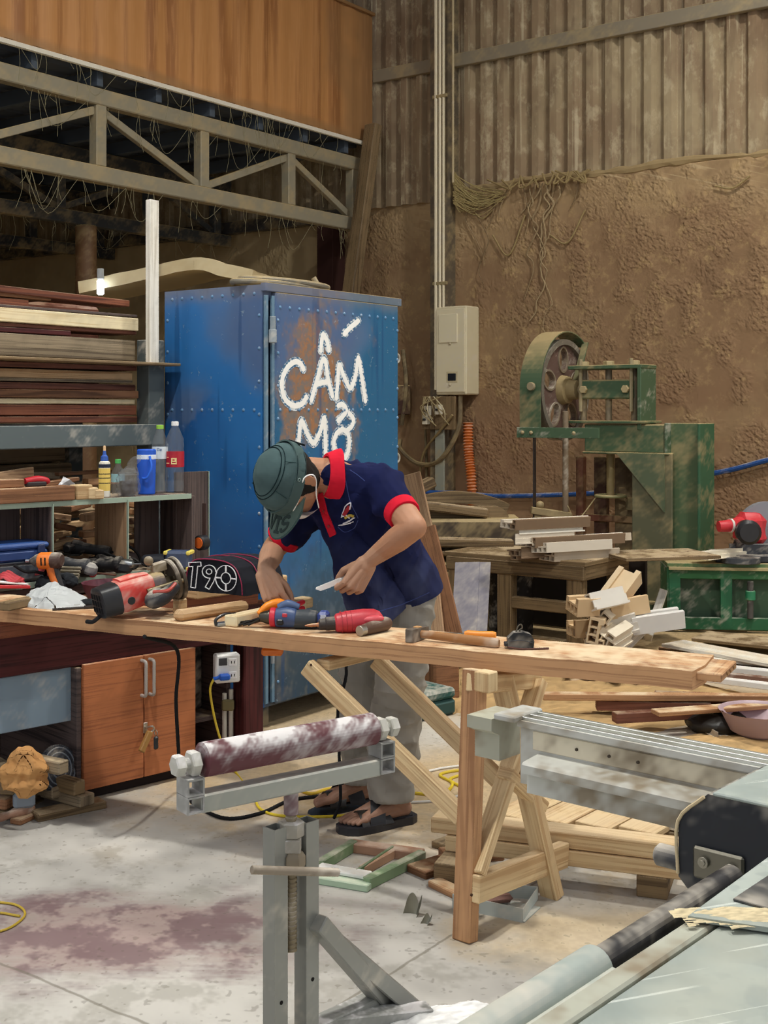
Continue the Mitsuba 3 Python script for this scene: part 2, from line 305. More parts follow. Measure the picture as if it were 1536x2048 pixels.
def plaster_b(p, n, uv):
    s = p.x * -.8067 + p.y * .591; f = noise(s * 7, p.z * 7, 1)
    return fbm(s * 48, p.z * 48, 1, 2) * .016 * smoothstep(.2, .7, f) + f * .006
scene['plaster'] = two({'type': 'bumpmap', 'tex': proc(plaster_b, 3e-3), 'scale': 1.0, 'bsdf': pr(proc(plaster_f), .92, specular=.12)})
def rust_f(p, n, uv):
    s = p.x * -.8067 + p.y * .591; z = p.z
    pan = cell_rand(dr.floor(s / 1.02 + .3), 3, 1); b = gran(s * 4, z * 2, 2.2); c = gran(s * 17, z * 9, 3.1); a = gran(s * .6, z * .8, 6.3)
    col = mix(lin('#7c6a56'), lin('#8f7a60'), pan)
    col = mix(col, lin('#a29274'), smoothstep(.3, .72, a + (b - .5) * .7) * .9)
    col = mix(col, lin('#56392b'), smoothstep(.45, .85, b) * .5)
    col = mix(col, lin('#c2b597'), smoothstep(.5, .9, c) * .5)
    stre = fbm(s * 46, z * 1.3, 5, 2); return mix(col, lin('#cabda0'), smoothstep(.68, .82, stre) * .45)
scene['rusty_sheet'] = two(pr(proc(rust_f), .8, specular=.25))
def wallplate(v0, v1, z0, z1, u, th=.25):
    g = sheet(uvz(u, v0, z0), VV * (v1 - v0), Z * (z1 - z0)); g2 = box(th, v1 - v0, z1 - z0, .004).t(uvz(u + th / 2 + .002, (v0 + v1) / 2, (z0 + z1) / 2), x=U, y=VV)
    return cat([g, g2])
put('wall_right', wallplate(-3, 14, 0, 3.42, WU), 'plaster', kind='structure', label='long wall of dusty brown plaster below rusty corrugated sheets')
put('plaster_facing', box(.08, 9.35, 3.46, .01).t(uvz(WU - .04, 1.625, 1.73), x=U, y=VV), 'plaster', 'wall_right')
def corr(v0, v1, z0, z1, u, pitch=.1775, rib=.06, dep=.05):
    out = []; v = v0
    while v < v1 - 1e-6: out += [(v, 0), (v + pitch - 2 * rib, 0), (v + pitch - 1.55 * rib, dep), (v + pitch - .45 * rib, dep)]; v += pitch
    out.append((v1, 0)); V_ = []; f = []
    for a, d in out: V_ += [uvz(u - d, a, z0), uvz(u - d, a, z1)]
    for i in range(len(out) - 1): k = 2 * i; f += [[k, k + 2, k + 3], [k, k + 3, k + 1]]
    return G(V_, f)
v = -3.0
while v < 9.9:
    w = .8875; up = corr(v - .02, v + w + .02, 3.4, 7.4, WU - .02 + .004 * (int(v) % 2)); put('corrugated_sheet', up, 'rusty_sheet', 'wall_right', angle=10); v += w
put('corrugated_sheet', corr(10.3125, 14, 3.4, 7.4, WU - .02), 'rusty_sheet', 'wall_right', angle=10)
def dusty_steel(g, c='#7d7361'): return g.col(c)
for z in (4.68, 6.1):
    put('wall_girt', bar(uvz(WU - .085, -3, z - .02), uvz(WU - .085, 6.27, z - .02), .06, .12).col('#857b68'), 'dusty', 'wall_right')
put('wall_girt', bar(uvz(WU - .075, 6.43, 4.66), uvz(WU - .075, 7.2, 4.66), .06, .12).col('#857b68'), 'dusty', 'wall_right')
# the ledge on top of the facing carries a roll of dust, rope and roots
rl = spline([uvz(WU - .06, v_, 3.475 + .012 * math.sin(v_ * 5)) for v_ in np.arange(-2.6, 6.3, .3)], 5)
put('dust_roll', rough(tube(rl, .035, 8, 0), .03, 9).col('#98835f'), 'matte', 'wall_right')
# steel column at the bend of the wall, with its flange
colk = put('column', cat([box(.24, .16, 7.4, .004).t(uvz(WU - .14, 6.35, 3.7), x=U, y=VV)]).col('#5d5346'), 'dusty', kind='structure', label='dusty steel column carrying pipes')
# ================================================================ the lean-to bay on the left: fascia, trusses, purlins, roof
TV = 7.3
def fascia_f(p, n, uv):
    s = p.x * .591 + p.y * .8067; z = p.z
    st = fbm(s * 9, z * .35, 1, 3); f = fbm(s * 90, z * 5, 2, 2); c = fbm(s * 3, z * 3, 3, 3)
    col = mix(lin('#b9834f'), lin('#966339'), smoothstep(.4, .7, st)); col = mix(col, lin('#c08b58'), smoothstep(.5, .8, f) * .5)
    d = smoothstep(8.6, 9.7, s + (c - .5) * 1.2) * .75; col = mix(col, lin('#95704a'), d)
    edge = 1 - smoothstep(4.03, 4.11, z + (c - .5) * .06); return mix(col, lin('#94704a'), edge * .7)
scene['fascia_sheet'] = two(pr(proc(fascia_f), .55, specular=.4))
g = []
for a, w in ((1.5, 1), (2.5, 1), (3.5, 1), (4.5, 1), (5.5, 1), (6.5, 1), (7.5, 1), (8.5, 1.14)):
    n = 24; s = np.linspace(0, w, n + 1); V_ = []; f = []
    for x in s: V_ += [uvz(a + x, TV - .1 - .006 * math.sin(2 * math.pi * (a + x) / .25), 3.99), uvz(a + x, TV - .1 - .006 * math.sin(2 * math.pi * (a + x) / .25), 5.24)]
    for i in range(n): k = 2 * i; f += [[k, k + 2, k + 3], [k, k + 3, k + 1]]
    g.append(G(V_, f))
fk = put('fascia', g[0], 'fascia_sheet', kind='structure', label='orange brown sheet fascia above the open storage bay')
for q in g[1:]: put('fascia_sheet_panel', q, 'fascia_sheet', fk)
put('edge_trim', bar(uvz(1.5, TV - .12, 3.985), uvz(9.64, TV - .12, 3.985), .03, .035).col('#d8d2c2'), 'matte', fk)
put('top_trim', bar(uvz(1.5, TV - .12, 5.25), uvz(9.64, TV - .12, 5.25), .03, .03).col('#8c6a45'), 'matte', fk)
def truss(v, label, c):
    k = thing('roof_truss', label, 'roof truss')
    u0, u1 = 2.2, WU - .1
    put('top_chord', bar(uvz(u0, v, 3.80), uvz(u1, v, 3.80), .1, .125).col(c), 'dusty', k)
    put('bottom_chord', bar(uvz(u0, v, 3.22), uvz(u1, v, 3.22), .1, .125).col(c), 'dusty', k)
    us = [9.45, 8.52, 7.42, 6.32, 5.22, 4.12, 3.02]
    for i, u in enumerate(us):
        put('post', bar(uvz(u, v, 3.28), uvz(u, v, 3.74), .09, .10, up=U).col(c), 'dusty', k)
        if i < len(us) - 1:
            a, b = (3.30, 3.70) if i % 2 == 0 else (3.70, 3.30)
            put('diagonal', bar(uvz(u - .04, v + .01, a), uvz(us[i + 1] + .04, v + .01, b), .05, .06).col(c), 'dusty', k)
    return k
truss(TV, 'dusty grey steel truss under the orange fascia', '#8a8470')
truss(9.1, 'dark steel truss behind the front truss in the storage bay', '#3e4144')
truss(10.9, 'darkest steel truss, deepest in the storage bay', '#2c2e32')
def bayroof_f(p, n, uv): return mix(lin('#3d4656'), lin('#59626f'), fbm(p.x * 4, p.y * 4, p.z, 3))
scene['bay_roof'] = two(pr(proc(bayroof_f), .6))
def corr2(u0, u1, v0, v1, z):
    V_ = []; f = []; us = np.arange(v0, v1, .25)
    prof = [(x + d, h) for x in us for d, h in ((0, 0), (.17, 0), (.19, .03), (.23, .03))]
    for a, h in prof: V_ += [uvz(u0, a, z + h), uvz(u1, a, z + h)]
    for i in range(len(prof) - 1): k = 2 * i; f += [[k, k + 2, k + 3], [k, k + 3, k + 1]]
    return G(V_, f)
rk = put('bay_ceiling', corr2(1.5, WU, TV - .1, 14, 4.02), 'bay_roof', kind='structure', label='corrugated roof sheets over the storage bay', angle=10)
for u in np.arange(2.1, 9.7, .6): put('purlin', bar(uvz(u, TV - .05, 3.935), uvz(u, 13.9, 3.935), .06, .12).col('#4c5560'), 'matte', rk)
put('wall_plate', bar(uvz(WU - .1, 7.4, 3.36), uvz(WU - .1, 13.8, 3.36), .1, .13).col('#3c3b3c'), 'dusty', rk)
put('wall_bay_back', box(9.5, .2, 4.0, .01).t(uvz(5.6, 14, 2.0), x=U, y=VV), 'plaster', kind='structure', label='dim plaster wall at the back of the storage bay')
put('wall_bay_side', box(.2, 6.4, 4.0, .01).t(uvz(1.4, 10.8, 2.0), x=U, y=VV), 'plaster', kind='structure', label='dim side wall of the storage bay')
# posts in the bay
p = at(172, 560, 11.2); put('bay_column', rough(cyl(.095, 3.1, 16).t((p[0], p[1], 0)), .01, 8).col('#6f5238'), 'dusty', kind='structure', label='brown dust coated post in the storage bay')
p = hit(662, 520, uvz(WU - .12, 0), U); put('bay_column', box(.2, .2, 3.3, .006).t((p[0], p[1], 1.65), x=U, y=VV).col('#37201c'), 'matte', kind='structure', label='dark red steel post against the wall of the bay')
# main roof of the hall, above the frame
put('ceiling', sheet(uvz(-1, -6, 7.6), U * 11.5, VV * 20).col('#6d6a66'), 'matte', kind='structure', label='underside of the hall roof')
# ================================================================ blue steel cabinet
def C(a, b, z, o=V(-.55, 5.66, 0)): return o + U * a + VV * b + Z * z          # a along the door front, b along the left side
CW, CD, CH = 1.04, .63, 2.02
def cabinet_f(p, n, uv):
    q = (p.x + .55) * .591 + (p.y - 5.66) * .8067; r_ = (p.x + .55) * -.8067 + (p.y - 5.66) * .591; z = p.z; s = q - r_
    a = fbm(s * 2.2, z * 2.2, 1, 3); b = gran(s * 6, z * 5, 2.1); c = gran(s * 40, z * 40, 3.2)
    col = mix(lin('#2566a3'), lin('#1c518c'), smoothstep(.35, .65, a)); front = smoothstep(.004, .02, q)
    col = mix(col, lin('#1f5876'), front * smoothstep(.3, .7, 1 - a) * .8)
    # old grey primer coming through: a belt with a ragged lower edge and a brown rubbed field on the door
    belt = smoothstep(1.38, 1.5, z + (b - .5) * .35) * smoothstep(.3, .55, a) * .6
    col = mix(col, lin('#66707e'), belt * (.55 + .3 * b))
    d = dr.sqrt(dr.square((q - .42) / .38) + dr.square((z - 1.58) / .42)) + (b - .5) * 1.5
    col = mix(col, lin('#7b6c5e'), (1 - smoothstep(.35, 1.0, d)) * front * .85)
    col = mix(col, lin('#a06a3a'), (1 - smoothstep(.2, .85, d)) * front * smoothstep(.35, .7, c) * .7)
    low = 1 - smoothstep(.35, .95, z + (b - .5) * .5); col = mix(col, mix(lin('#3a444a'), lin('#6a6557'), smoothstep(.45, .8, b)), low * .85 * front)
    dr_ = smoothstep(.66, .8, fbm(s * 22, z * 1.7, 5, 2)); col = mix(col, lin('#123f6e'), dr_ * .5)
    col = mix(col, lin('#8fa5ae'), smoothstep(.75, .95, c) * .5)
    return mix(col, lin('#8f7d5c'), dr.clip(smoothstep(.3, .9, n.z) + (smoothstep(1.93, 2.02, z + (b - .5) * .05)) * .35, 0, 1))
scene['blue_paint'] = two(pr(proc(cabinet_f), .45, specular=.45))
ck = thing('steel_cabinet', 'tall blue riveted steel cabinet with white sprayed lettering on its door', 'cabinet')
body = mf(manifold3d.Manifold.cube([CW, CD, CH - .1]).translate([0, 0, .1]) - manifold3d.Manifold.cube([CW - .1, .04, 1.62]).translate([.03, -.01, .33]))
put('body', body.t(C(0, 0, 0), x=U, y=VV), 'blue_paint', ck)
put('door', box(CW - .08, .03, CH - .14, .006).t(C(CW / 2 + .02, -.012, CH / 2 + .04), x=U, y=VV), 'blue_paint', ck)
put('top_flange', bar(C(-.01, -.012, CH - .012), C(CW + .01, -.012, CH - .012), .03, .04), 'blue_paint', ck)
for a in (0.008, .052): put('door_seam', bar(C(a, -.014, .12), C(a, -.014, CH - .05), .012, .02, up=U).col('#5f7c90'), 'used', ck)
for a, b in ((.06, .06), (CW - .06, .06), (.06, CD - .06), (CW - .06, CD - .06)): put('leg', bar(C(a, b, 0), C(a, b, .12), .05, .05, up=U).col('#34404a'), 'dusty', ck)
for z in (1.82, .62): 
    hk = put('hinge', rod(C(.03, -.035, z - .055), C(.03, -.035, z + .055), .014).col('#7d8890'), 'used', ck)
    put('hinge_knuckle', rod(C(.03, -.035, z - .065), C(.03, -.035, z - .005), .018).col('#8c979f'), 'used', hk)
rv = lathe([(1, 0), (.85, .35), (.5, .6), (0, .7)], 8)
def rivet(p, d): put('rivet', rv.t(p, z=d, k=.0085).col('#5d84a8'), 'used', ck)
for i in range(14): rivet(C(.09 + i * .068, -.027, CH - .1), -VV)
for i in range(12): rivet(C(.075, -.027, CH - .16 - i * .15), -VV); rivet(C(CW - .03, -.027, CH - .16 - i * .15), -VV)
for i in range(14): rivet(C(.09 + i * .068, -.027, 1.45), -VV); rivet(C(.09 + i * .068, -.027, .95), -VV)
for i in range(9): rivet(C(0, .05 + i * .066, 1.45), -U); rivet(C(0, .05 + i * .066, CH - .04), -U)
for i in range(12): rivet(C(0, .02, CH - .14 - i * .15), -U); rivet(C(0, CD - .02, CH - .14 - i * .15), -U)
for z in (1.72, 1.2): put('hasp_ring', tm(trimesh.creation.torus(.022, .006, major_sections=20, minor_sections=8)).t(C(CW + .018, .01, z), z=VV).col('#b5b0a4'), 'used', ck)
# the sprayed words: CẤM MỞ, in soft edged strokes; coordinates on the door, in metres from its lower left corner
def D(px, py): p = hit(px, py, C(0, -.027, 0), VV); return np.array([(p - C(0, 0, 0)) @ U, p[2]])
STROKES = [[(606, 738), (600, 727), (588, 724), (572, 738), (563, 765), (568, 795), (585, 811), (603, 808), (612, 795)],
    [(622, 800), (631, 768), (644, 722), (650, 724), (656, 760), (664, 792)], [(632, 768), (656, 763)],
    [(641, 700), (645, 670), (653, 682), (657, 700)], [(688, 668), (700, 655), (716, 642)],
    [(672, 796), (675, 760), (678, 730), (688, 755), (700, 776), (710, 752), (716, 716), (722, 750), (730, 802)],
    [(594, 920), (597, 880), (602, 842), (614, 868), (627, 886), (640, 862), (648, 836), (650, 880), (651, 920)],
    [(684, 858), (672, 868), (667, 888), (672, 910), (683, 919), (694, 908), (698, 886), (694, 866), (684, 858)], [(692, 862), (703, 852), (706, 838), (698, 827)],
    [(676, 841), (686, 831), (692, 820), (684, 809), (676, 811)]]
paint = []; thin = []
for st in STROKES:
    q = spline([np.append(D(*a), 0) for a in st], 6)[:, :2]; L = LineString(q)
    paint.append(L.buffer(.0128))
    for r_, lay in ((.024, .35),): thin.append(L.buffer(r_))
def spray_w(p, n, uv): f = fbm(p.x * 130, p.y * 130, p.z * 130, 2); return smoothstep(.42, .62, f + fbm(p.x * 20, p.y * 20, p.z * 20, 2) * .3 - .13)
scene['white_spray'] = two(pr(rgbt('#e8e8e4'), .7))
scene['white_mist'] = two({'type': 'blendbsdf', 'weight': proc(spray_w), 'a': pr(rgbt('#3d6383'), .5), 'b': pr(rgbt('#c8cdcf'), .7)})
put('lettering', prism(shapely.union_all(paint), .0012).t(C(0, -.0285, 0), x=U, y=Z, z=-VV), 'white_spray', ck, label='white sprayed lettering reading CẤM MỞ')
put('lettering_mist', prism(shapely.union_all(thin), .0006).t(C(0, -.0282, 0), x=U, y=Z, z=-VV), 'white_mist', ck)
# on top of the cabinet
fs = spline([at(198, 582, 6.35), at(320, 558, 6.25), at(425, 536, 6.15), at(470, 548, 6.12), at(525, 560, 6.1)], 6)
put('foam_slab', rough(fine(sweep(fs, [(-.2, -.03), (.2, -.03), (.2, .03), (-.2, .03)]), .07), .012, 5).col('#b5a683'), 'dusty', label='cream dust covered foam slab lying on the blue cabinet', cat='slab')
hp = [C(.27 + .30 * math.cos(t) + .05 * k_, .14 + .10 * math.sin(t), CH + .020 + .016 * k_) for k_ in range(2) for t in np.linspace(.4, 6.6, 16)]
put('hose_coil', tube(hp + [C(.60, .16, CH + .04), C(.58, .18, CH + .09)], .014, 10, 5).col('#6a675f'), 'dusty', label='grey hose coil on top of the blue cabinet', cat='hose')
# ================================================================ leaning timber beside the fascia
put('leaning_timber', cut(bar(at(628, 1135, 11.3), at(747, 250, 11.82), .15, .10), 9, at(628, 1135, 11.3), at(747, 250, 11.82) - at(628, 1135, 11.3)), 'wood', label='long brown timber leaning against the end of the truss', cat='timber')
# ================================================================ lumber rack
RP = V(-1.081, 5.9, 0)                                                   # foot of the visible post
def K(a, b, z): return RP + U * a + VV * b + Z * z
rk = thing('lumber_rack', 'dark galvanised steel rack holding stacked boards', 'rack')
def galv(c): return c
put('beam', bar(K(-2.2, 0, 1.335), K(.02, 0, 1.335), .08, .098, ch=.004).col('#5b6465'), 'used', rk)
put('post', bar(K(0, .03, 0), K(0, .03, 1.78), .085, .1, up=U, ch=.004).col('#4f5656'), 'used', rk)
put('post', bar(K(-1.9, .03, 0), K(-1.9, .03, 1.78), .085, .1, up=U, ch=.004).col('#4f5656'), 'used', rk)
put('beam', bar(K(-2.2, .6, 1.335), K(.02, .6, 1.335), .08, .098, ch=.004).col('#5b6465'), 'used', rk)
for a in (0, -1.9): put('crosspiece', bar(K(a, 0, 1.33), K(a, .6, 1.33), .06, .08).col('#5b6465'), 'used', rk)
for a in (0, -1.9): put('post', bar(K(a, .6, 0), K(a, .6, 1.78), .085, .085, up=U).col('#4f5656'), 'used', rk)
put('white_upright_board', cut(bar(K(-.05, -.035, 1.66), K(-.05, -.035, 2.43), .035, .055, up=U), 10, K(0, 0, 0), Z), 'wood', label='slim white board standing upright in front of the stacked lumber', cat='board')
def zr(py, px=150):                                                        # height on the rack's face
    return hit(px, py, K(0, -.01, 0), VV)[2]
BOARDS = [(588, 602, -.5, 3, 'uppermost thin brown board with a gap', 12), (604, 618, -.62, 13, 'reddish board under the uppermost board', 0), (612, 622, 0, 6, 'dark thin board over the cream moulding', 1),
    (622, 650, 0, 5, 'cream white moulding with a stepped face', 0), (652, 660, 0, 2, 'thin red brown board under the cream moulding', 0), (661, 671, -.4, 8, 'short dark red board above the wide weathered beam', 0),
    (672, 716, -.02, 4, 'wide weathered beam with grey and red face', 0), (719, 725, .1, 9, 'thin lath poking out past the steel post', 0), (726, 737, 0, 2, 'dark red board under the thin lath', 0),
    (739, 757, -.02, 12, 'golden yellow brown board in the middle of the pile', 0), (758, 764, -.03, 4, 'grey thin strip under the golden board', 0), (766, 779, 0, 2, 'red brown board with pale upper edge', 0),
    (780, 796, 0, 3, 'dull brown board below the pale edged board', 0), (797, 808, 0, 5, 'pale cream board low in the pile', 0), (809, 830, 0, 13, 'broad reddish board near the bottom of the pile', 0), (832, 845, 0, 13, 'lowest reddish board resting on the steel beam', 0)]
scale0 = 1.0
for i, (y0, y1, a1, q, lab, _) in enumerate(BOARDS):
    z1, z0 = zr(y0), zr(y1); z1 = min(z1, zr(BOARDS[i - 1][1]) - .002) if i else z1
    h = max(z1 - z0, .012); dp = .1 + .12 * R.random() if i not in (6, 14) else .21; off = .045 + R.random() * .025; tilt = (R.random() - .5) * .006
    e = a1 - .06 if a1 <= 0 else a1
    p, q_ = K(e - 2.1, off + dp / 2, (z0 + z1) / 2 + tilt), K(e, off + dp / 2, (z0 + z1) / 2 - tilt)
    if i == 7: p, q_ = p - VV * .13, q_ - VV * .13
    put('rack_board', cut(bar(p, q_, dp, h, ch=.003), q, p, q_ - p), 'wood', label=lab + ' on the steel rack', cat='board', group='boards on the lumber rack')
put('rack_board', cut(bar(K(-1.6, .12, zr(582)), K(-.12, .12, zr(590) - .01), .16, .03, ch=.003), 13, K(0, 0, 0), U), 'wood', label='topmost red brown board slanting across the pile on the steel rack', cat='board', group='boards on the lumber rack')
for j, (a, b, z) in enumerate(((-.55, .5, 1.36), (-1.2, .5, 1.36))): put('rack_filler_board', cut(bar(K(-2.1, .43, 1.53 + .285 * j), K(-.05, .43, 1.53 + .285 * j), .22, .27), 2, K(0, 0, 0), U), 'wood', label=('upper' if j else 'lower') + ' dark backing plank behind the boards on the steel rack', cat='board')
# lamp-lit bottle seen behind the boards
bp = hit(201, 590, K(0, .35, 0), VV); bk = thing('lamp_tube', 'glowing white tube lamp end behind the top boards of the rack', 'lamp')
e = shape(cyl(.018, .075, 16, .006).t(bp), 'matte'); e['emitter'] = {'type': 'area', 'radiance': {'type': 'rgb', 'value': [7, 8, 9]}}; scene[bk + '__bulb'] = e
put('socket', cyl(.017, .05, 16).t(bp + Z * .078).col('#8b8d8c'), 'satin', bk)
# scrap on the rack's lower shelf, under the beam
put('rack_shelf', cut(bar(K(-2.1, .35, 1.0), K(-.1, .35, 1.0), .9, .03), 9, K(0, 0, 0), U), 'wood', rk)
for i in range(3): put('rack_filler_board', cut(bar(K(-1.6, .52 + .05 * i, 1.06 + .09 * i), K(-.1, .52 + .05 * i, 1.06 + .09 * i), .2, .085), 9, K(0, 0, 0), U), 'wood', label=('lowest', 'middle', 'upper')[i] + ' dark plank at the back of the shelf under the rack beam', cat='board')
for i in range(16):
    a = -1.05 + .95 * (i + .5 * R.random()) / 16; b = .0 + R.random() * .5; L = .14 + R.random() * .35; an = R.uniform(-.5, .5); z = 1.035 + .03 * (i % 5)
    d = unit(U * math.cos(an) + VV * math.sin(an)); p = K(a, b, z)
    names = ('short', 'long')
    put('offcut', cut(bar(p - d * L / 2, p + d * L / 2 + Z * R.uniform(-.01, .02), R.uniform(.04, .1), R.uniform(.016, .03), ch=.002), R.choice([3, 9, 4, 3, 0]), p, d), 'wood',
        label=nth(i) + ' brown offcut from the left among those lying under the rack beam', cat='offcut', group='offcuts under the rack beam')
put('offcut', cut(bar(K(-.98, -.02, 1.13), K(-.66, .06, 1.15), .02, .11, ch=.002), 11, K(-.8, 0, 1.1), U), 'wood', label='broad brown board end standing on edge among the offcuts under the rack beam', cat='offcut', group='offcuts under the rack beam')
# ================================================================ wooden bench with laminate shelf unit
B1, B2 = V(.725, .6887, 0), V(-.6887, .725, 0); BO = V(-1.094, 4.59, 0)
def Bn(a, b, z): return BO + B1 * a + B2 * b + Z * z                    # a along the bench front, b into it
BT = .715
bk = thing('workbench', 'long wine red wooden workbench with cupboard and shelf unit', 'workbench')
def slab_uv(g, q, L=B1): return cut(g, q, Bn(0, 0, 0), L)
put('bench_top', slab_uv(bar(Bn(-1.1, .36, BT - .03), Bn(.80, .36, BT - .03), .72, .06, ch=.006), 13), 'wood', bk)
put('apron', slab_uv(bar(Bn(-1.1, .066, .58), Bn(.85, .066, .58), .05, .15, ch=.004), 8), 'wood', bk)
put('apron_strip', slab_uv(bar(Bn(-1.1, .03, .655), Bn(.85, .03, .655), .02, .016, ch=.002), 13), 'wood', bk)
put('grey_panel', box(.85, .02, .2, .003).t(Bn(-.425 - .02, .08, .40), x=B1, y=B2).col('#7f92a2'), 'used', bk)
put('side_board', slab_uv(box(.02, .6, .5, .002).t(Bn(-.012, .33, .25), x=B1, y=B2), 6, B2), 'wood', bk)
put('side_board', slab_uv(box(.02, .56, .5, .002).t(Bn(.72, .38, .25), x=B1, y=B2), 6, B2), 'wood', bk)
put('leg', slab_uv(bar(Bn(.79, .06, 0), Bn(.79, .06, .52), .085, .10, up=B1), 8, Z), 'wood', bk)
put('leg', slab_uv(bar(Bn(.76, .62, 0), Bn(.76, .62, .64), .08, .08, up=B1), 8, Z), 'wood', bk)
put('leg', slab_uv(bar(Bn(-1.0, .62, 0), Bn(-1.0, .62, .64), .08, .08, up=B1), 8, Z), 'wood', bk)
put('back_board', slab_uv(bar(Bn(-1.1, .68, .33), Bn(.78, .68, .33), .02, .62), 6), 'wood', bk)
# cupboard
kk = thing('cupboard', 'orange wood laminate cupboard with two doors under the workbench', 'cupboard')
put('carcass', slab_uv(box(.50, .52, .445, .003).t(Bn(.25, .30, .272), x=B1, y=B2), 7), 'wood', kk)
put('plinth', box(.50, .5, .05, .003).t(Bn(.25, .31, .026), x=B1, y=B2).col('#2a2120'), 'matte', kk)
for i, (a, w) in enumerate(((.13, .257), (.38, .236))):
    d = put('door', slab_uv(box(w, .018, .465, .002).t(Bn(a, .027, .278), x=B1, y=B2), 7), 'wood', kk)
    x = .248 if i == 0 else .284
    put('handle', cat([tube([Bn(x, .02, .36), Bn(x, -.012, .364), Bn(x, -.014, .40), Bn(x, -.014, .455), Bn(x, -.012, .49), Bn(x, .02, .494)], .0065, 10, 5)]).col('#a9a39c'), 'satin', d, label='brushed grey bow handle')
put('latch_plate', box(.018, .004, .04, .001).t(Bn(.262, .012, .235), x=B1, y=B2).col('#c9c3b4'), 'metal', kk)
lk = thing('padlock', 'brass bar lock hanging from the cupboard doors', 'lock')
put('lock_body', bar(Bn(.268, -.012, .225), Bn(.225, -.016, .155), .018, .026, ch=.004).col('#9c7440'), 'satin', lk)
put('shackle', tube([Bn(.262, .005, .235), Bn(.272, -.018, .245), Bn(.284, -.014, .232), Bn(.272, -.012, .222)], .004, 8, 5).col('#d0cdc6'), 'metal', lk)
put('key_ring', tm(trimesh.creation.torus(.011, .0018, major_sections=18, minor_sections=6)).t(Bn(.292, -.014, .215), z=B1).col('#b5b0a4'), 'metal', lk)
put('key_fob', rough(fine(box(.022, .012, .05, .006), .01), .002, 30).t(Bn(.294, -.012, .176), x=B1, y=B2).col('#20242a'), 'satin', lk, label='black key fob')
# shelf unit standing on the bench; its front is set back from the bench front
SB = .34; SZ = BT + .003
def S(a, b, z): return Bn(a, SB + b, z)
sk = thing('shelf_unit', 'dark laminate shelf unit with open compartments on the workbench', 'shelf')
def lam(g, edge=None): return slab_uv(g, 6, Z)
def shelf_board(name, p, q, w, h, up=Z):
    k = put(name, cut(bar(p, q, w, h, up=up, ch=.001), 6, p, np.subtract(q, p)), 'wood', sk); return k
ztop = hit(382, 992, S(.9, 0, 0), B2)[2]
ea = (hit(382, 1000, S(0, 0, 0), B2) - S(0, 0, 0)) @ B1; er = (hit(424, 1000, S(0, 0, 0), B2) - S(0, 0, 0)) @ B1
zs = hit(300, 1145, S(0, 0, 0), B2)[2]; ztall = hit(424, 945, S(0, 0, 0), B2)[2]
GE = '#94a596'
def edge(p, q, w=.004, h=.018, up=Z): put('edge_band', bar(p, q, w, h, up=up, ch=.0005).col(GE), 'matte', sk)
shelf_board('top_board', S(ea - 1.6, .13, ztop), S(ea, .13, ztop), .26, .02); edge(S(ea - 1.6, -.002, ztop), S(ea, -.002, ztop), .005, .021)
shelf_board('lower_shelf', S(ea - 1.6, .12, zs), S(ea + .0, .12, zs), .24, .02); edge(S(ea - 1.6, -.003, zs), S(ea, -.003, zs), .005, .024)
shelf_board('front_rail', S(ea - 1.6, .015, (SZ + zs) / 2 - .005), S(ea, .015, (SZ + zs) / 2 - .005), .018, zs - SZ - .02)
shelf_board('end_panel', S(ea + .012, .12, SZ), S(ea + .012, .12, ztop), .24, .018, up=B1)
shelf_board('side_panel', S(ea + (er - ea) / 2 + .03, .12, SZ), S(ea + (er - ea) / 2 + .03, .12, ztall), er - ea + .06, .018, up=-B2)
edge(S(er + .062, .118, SZ), S(er + .062, .118, ztall), .004, .022, up=B2)
for px, q in ((104, 6), (254, 0)):
    a = (hit(px, 1080, S(0, 0, 0), B2) - S(0, 0, 0)) @ B1
    put('divider', cut(bar(S(a, .12, zs), S(a, .12, ztop), .24, .016, up=B1, ch=.001), 11 if q == 0 else 6, S(a, 0, 0), Z), 'wood', sk); edge(S(a, -.003, zs), S(a, -.003, ztop), .004, .018, up=B2)
# back panel pieces leave openings through which split scrap wood is seen
for a0, a1, z0, z1 in ((ea - 1.6, ea - .62, zs, zs + .06), (ea - .62, ea - .34, zs, zs + .05), (ea - .34, ea, zs, zs + .055), (ea - .12, ea, zs, ztop), (ea - .78, ea - .66, zs, ztop)):
    put('back_panel', cut(bar(S(a0, .25, (z0 + z1) / 2), S(a1, .25, (z0 + z1) / 2), .012, z1 - z0, ch=.001), 6, S(a0, 0, 0), Z), 'wood', sk)
for r in range(9):
    for c in range(8):
        p = S(ea - .93 + .118 * c + R.uniform(-.015, .015) + .04 * (r % 2), .295 + .075 * ((r + c) % 2), SZ + .022 + .037 * r); d = unit(B1 * math.cos(.5 * (R.random() - .5)) + B2 * .5 * (R.random() - .5) + Z * R.uniform(-.26, .26)); L = R.uniform(.085, .12)
        put('split_wood_piece', cut(bar(p - d * L / 2, p + d * L / 2, R.uniform(.045, .065), R.uniform(.022, .034), ch=.004), R.choice([3, 12, 0, 11]), p, d), 'wood',
            label='scrap piece ' + nth(c) + ' from left in the ' + nth(r) + ' row of the heap behind the shelf', cat='scrap wood', group='scrap heap behind the shelf unit')
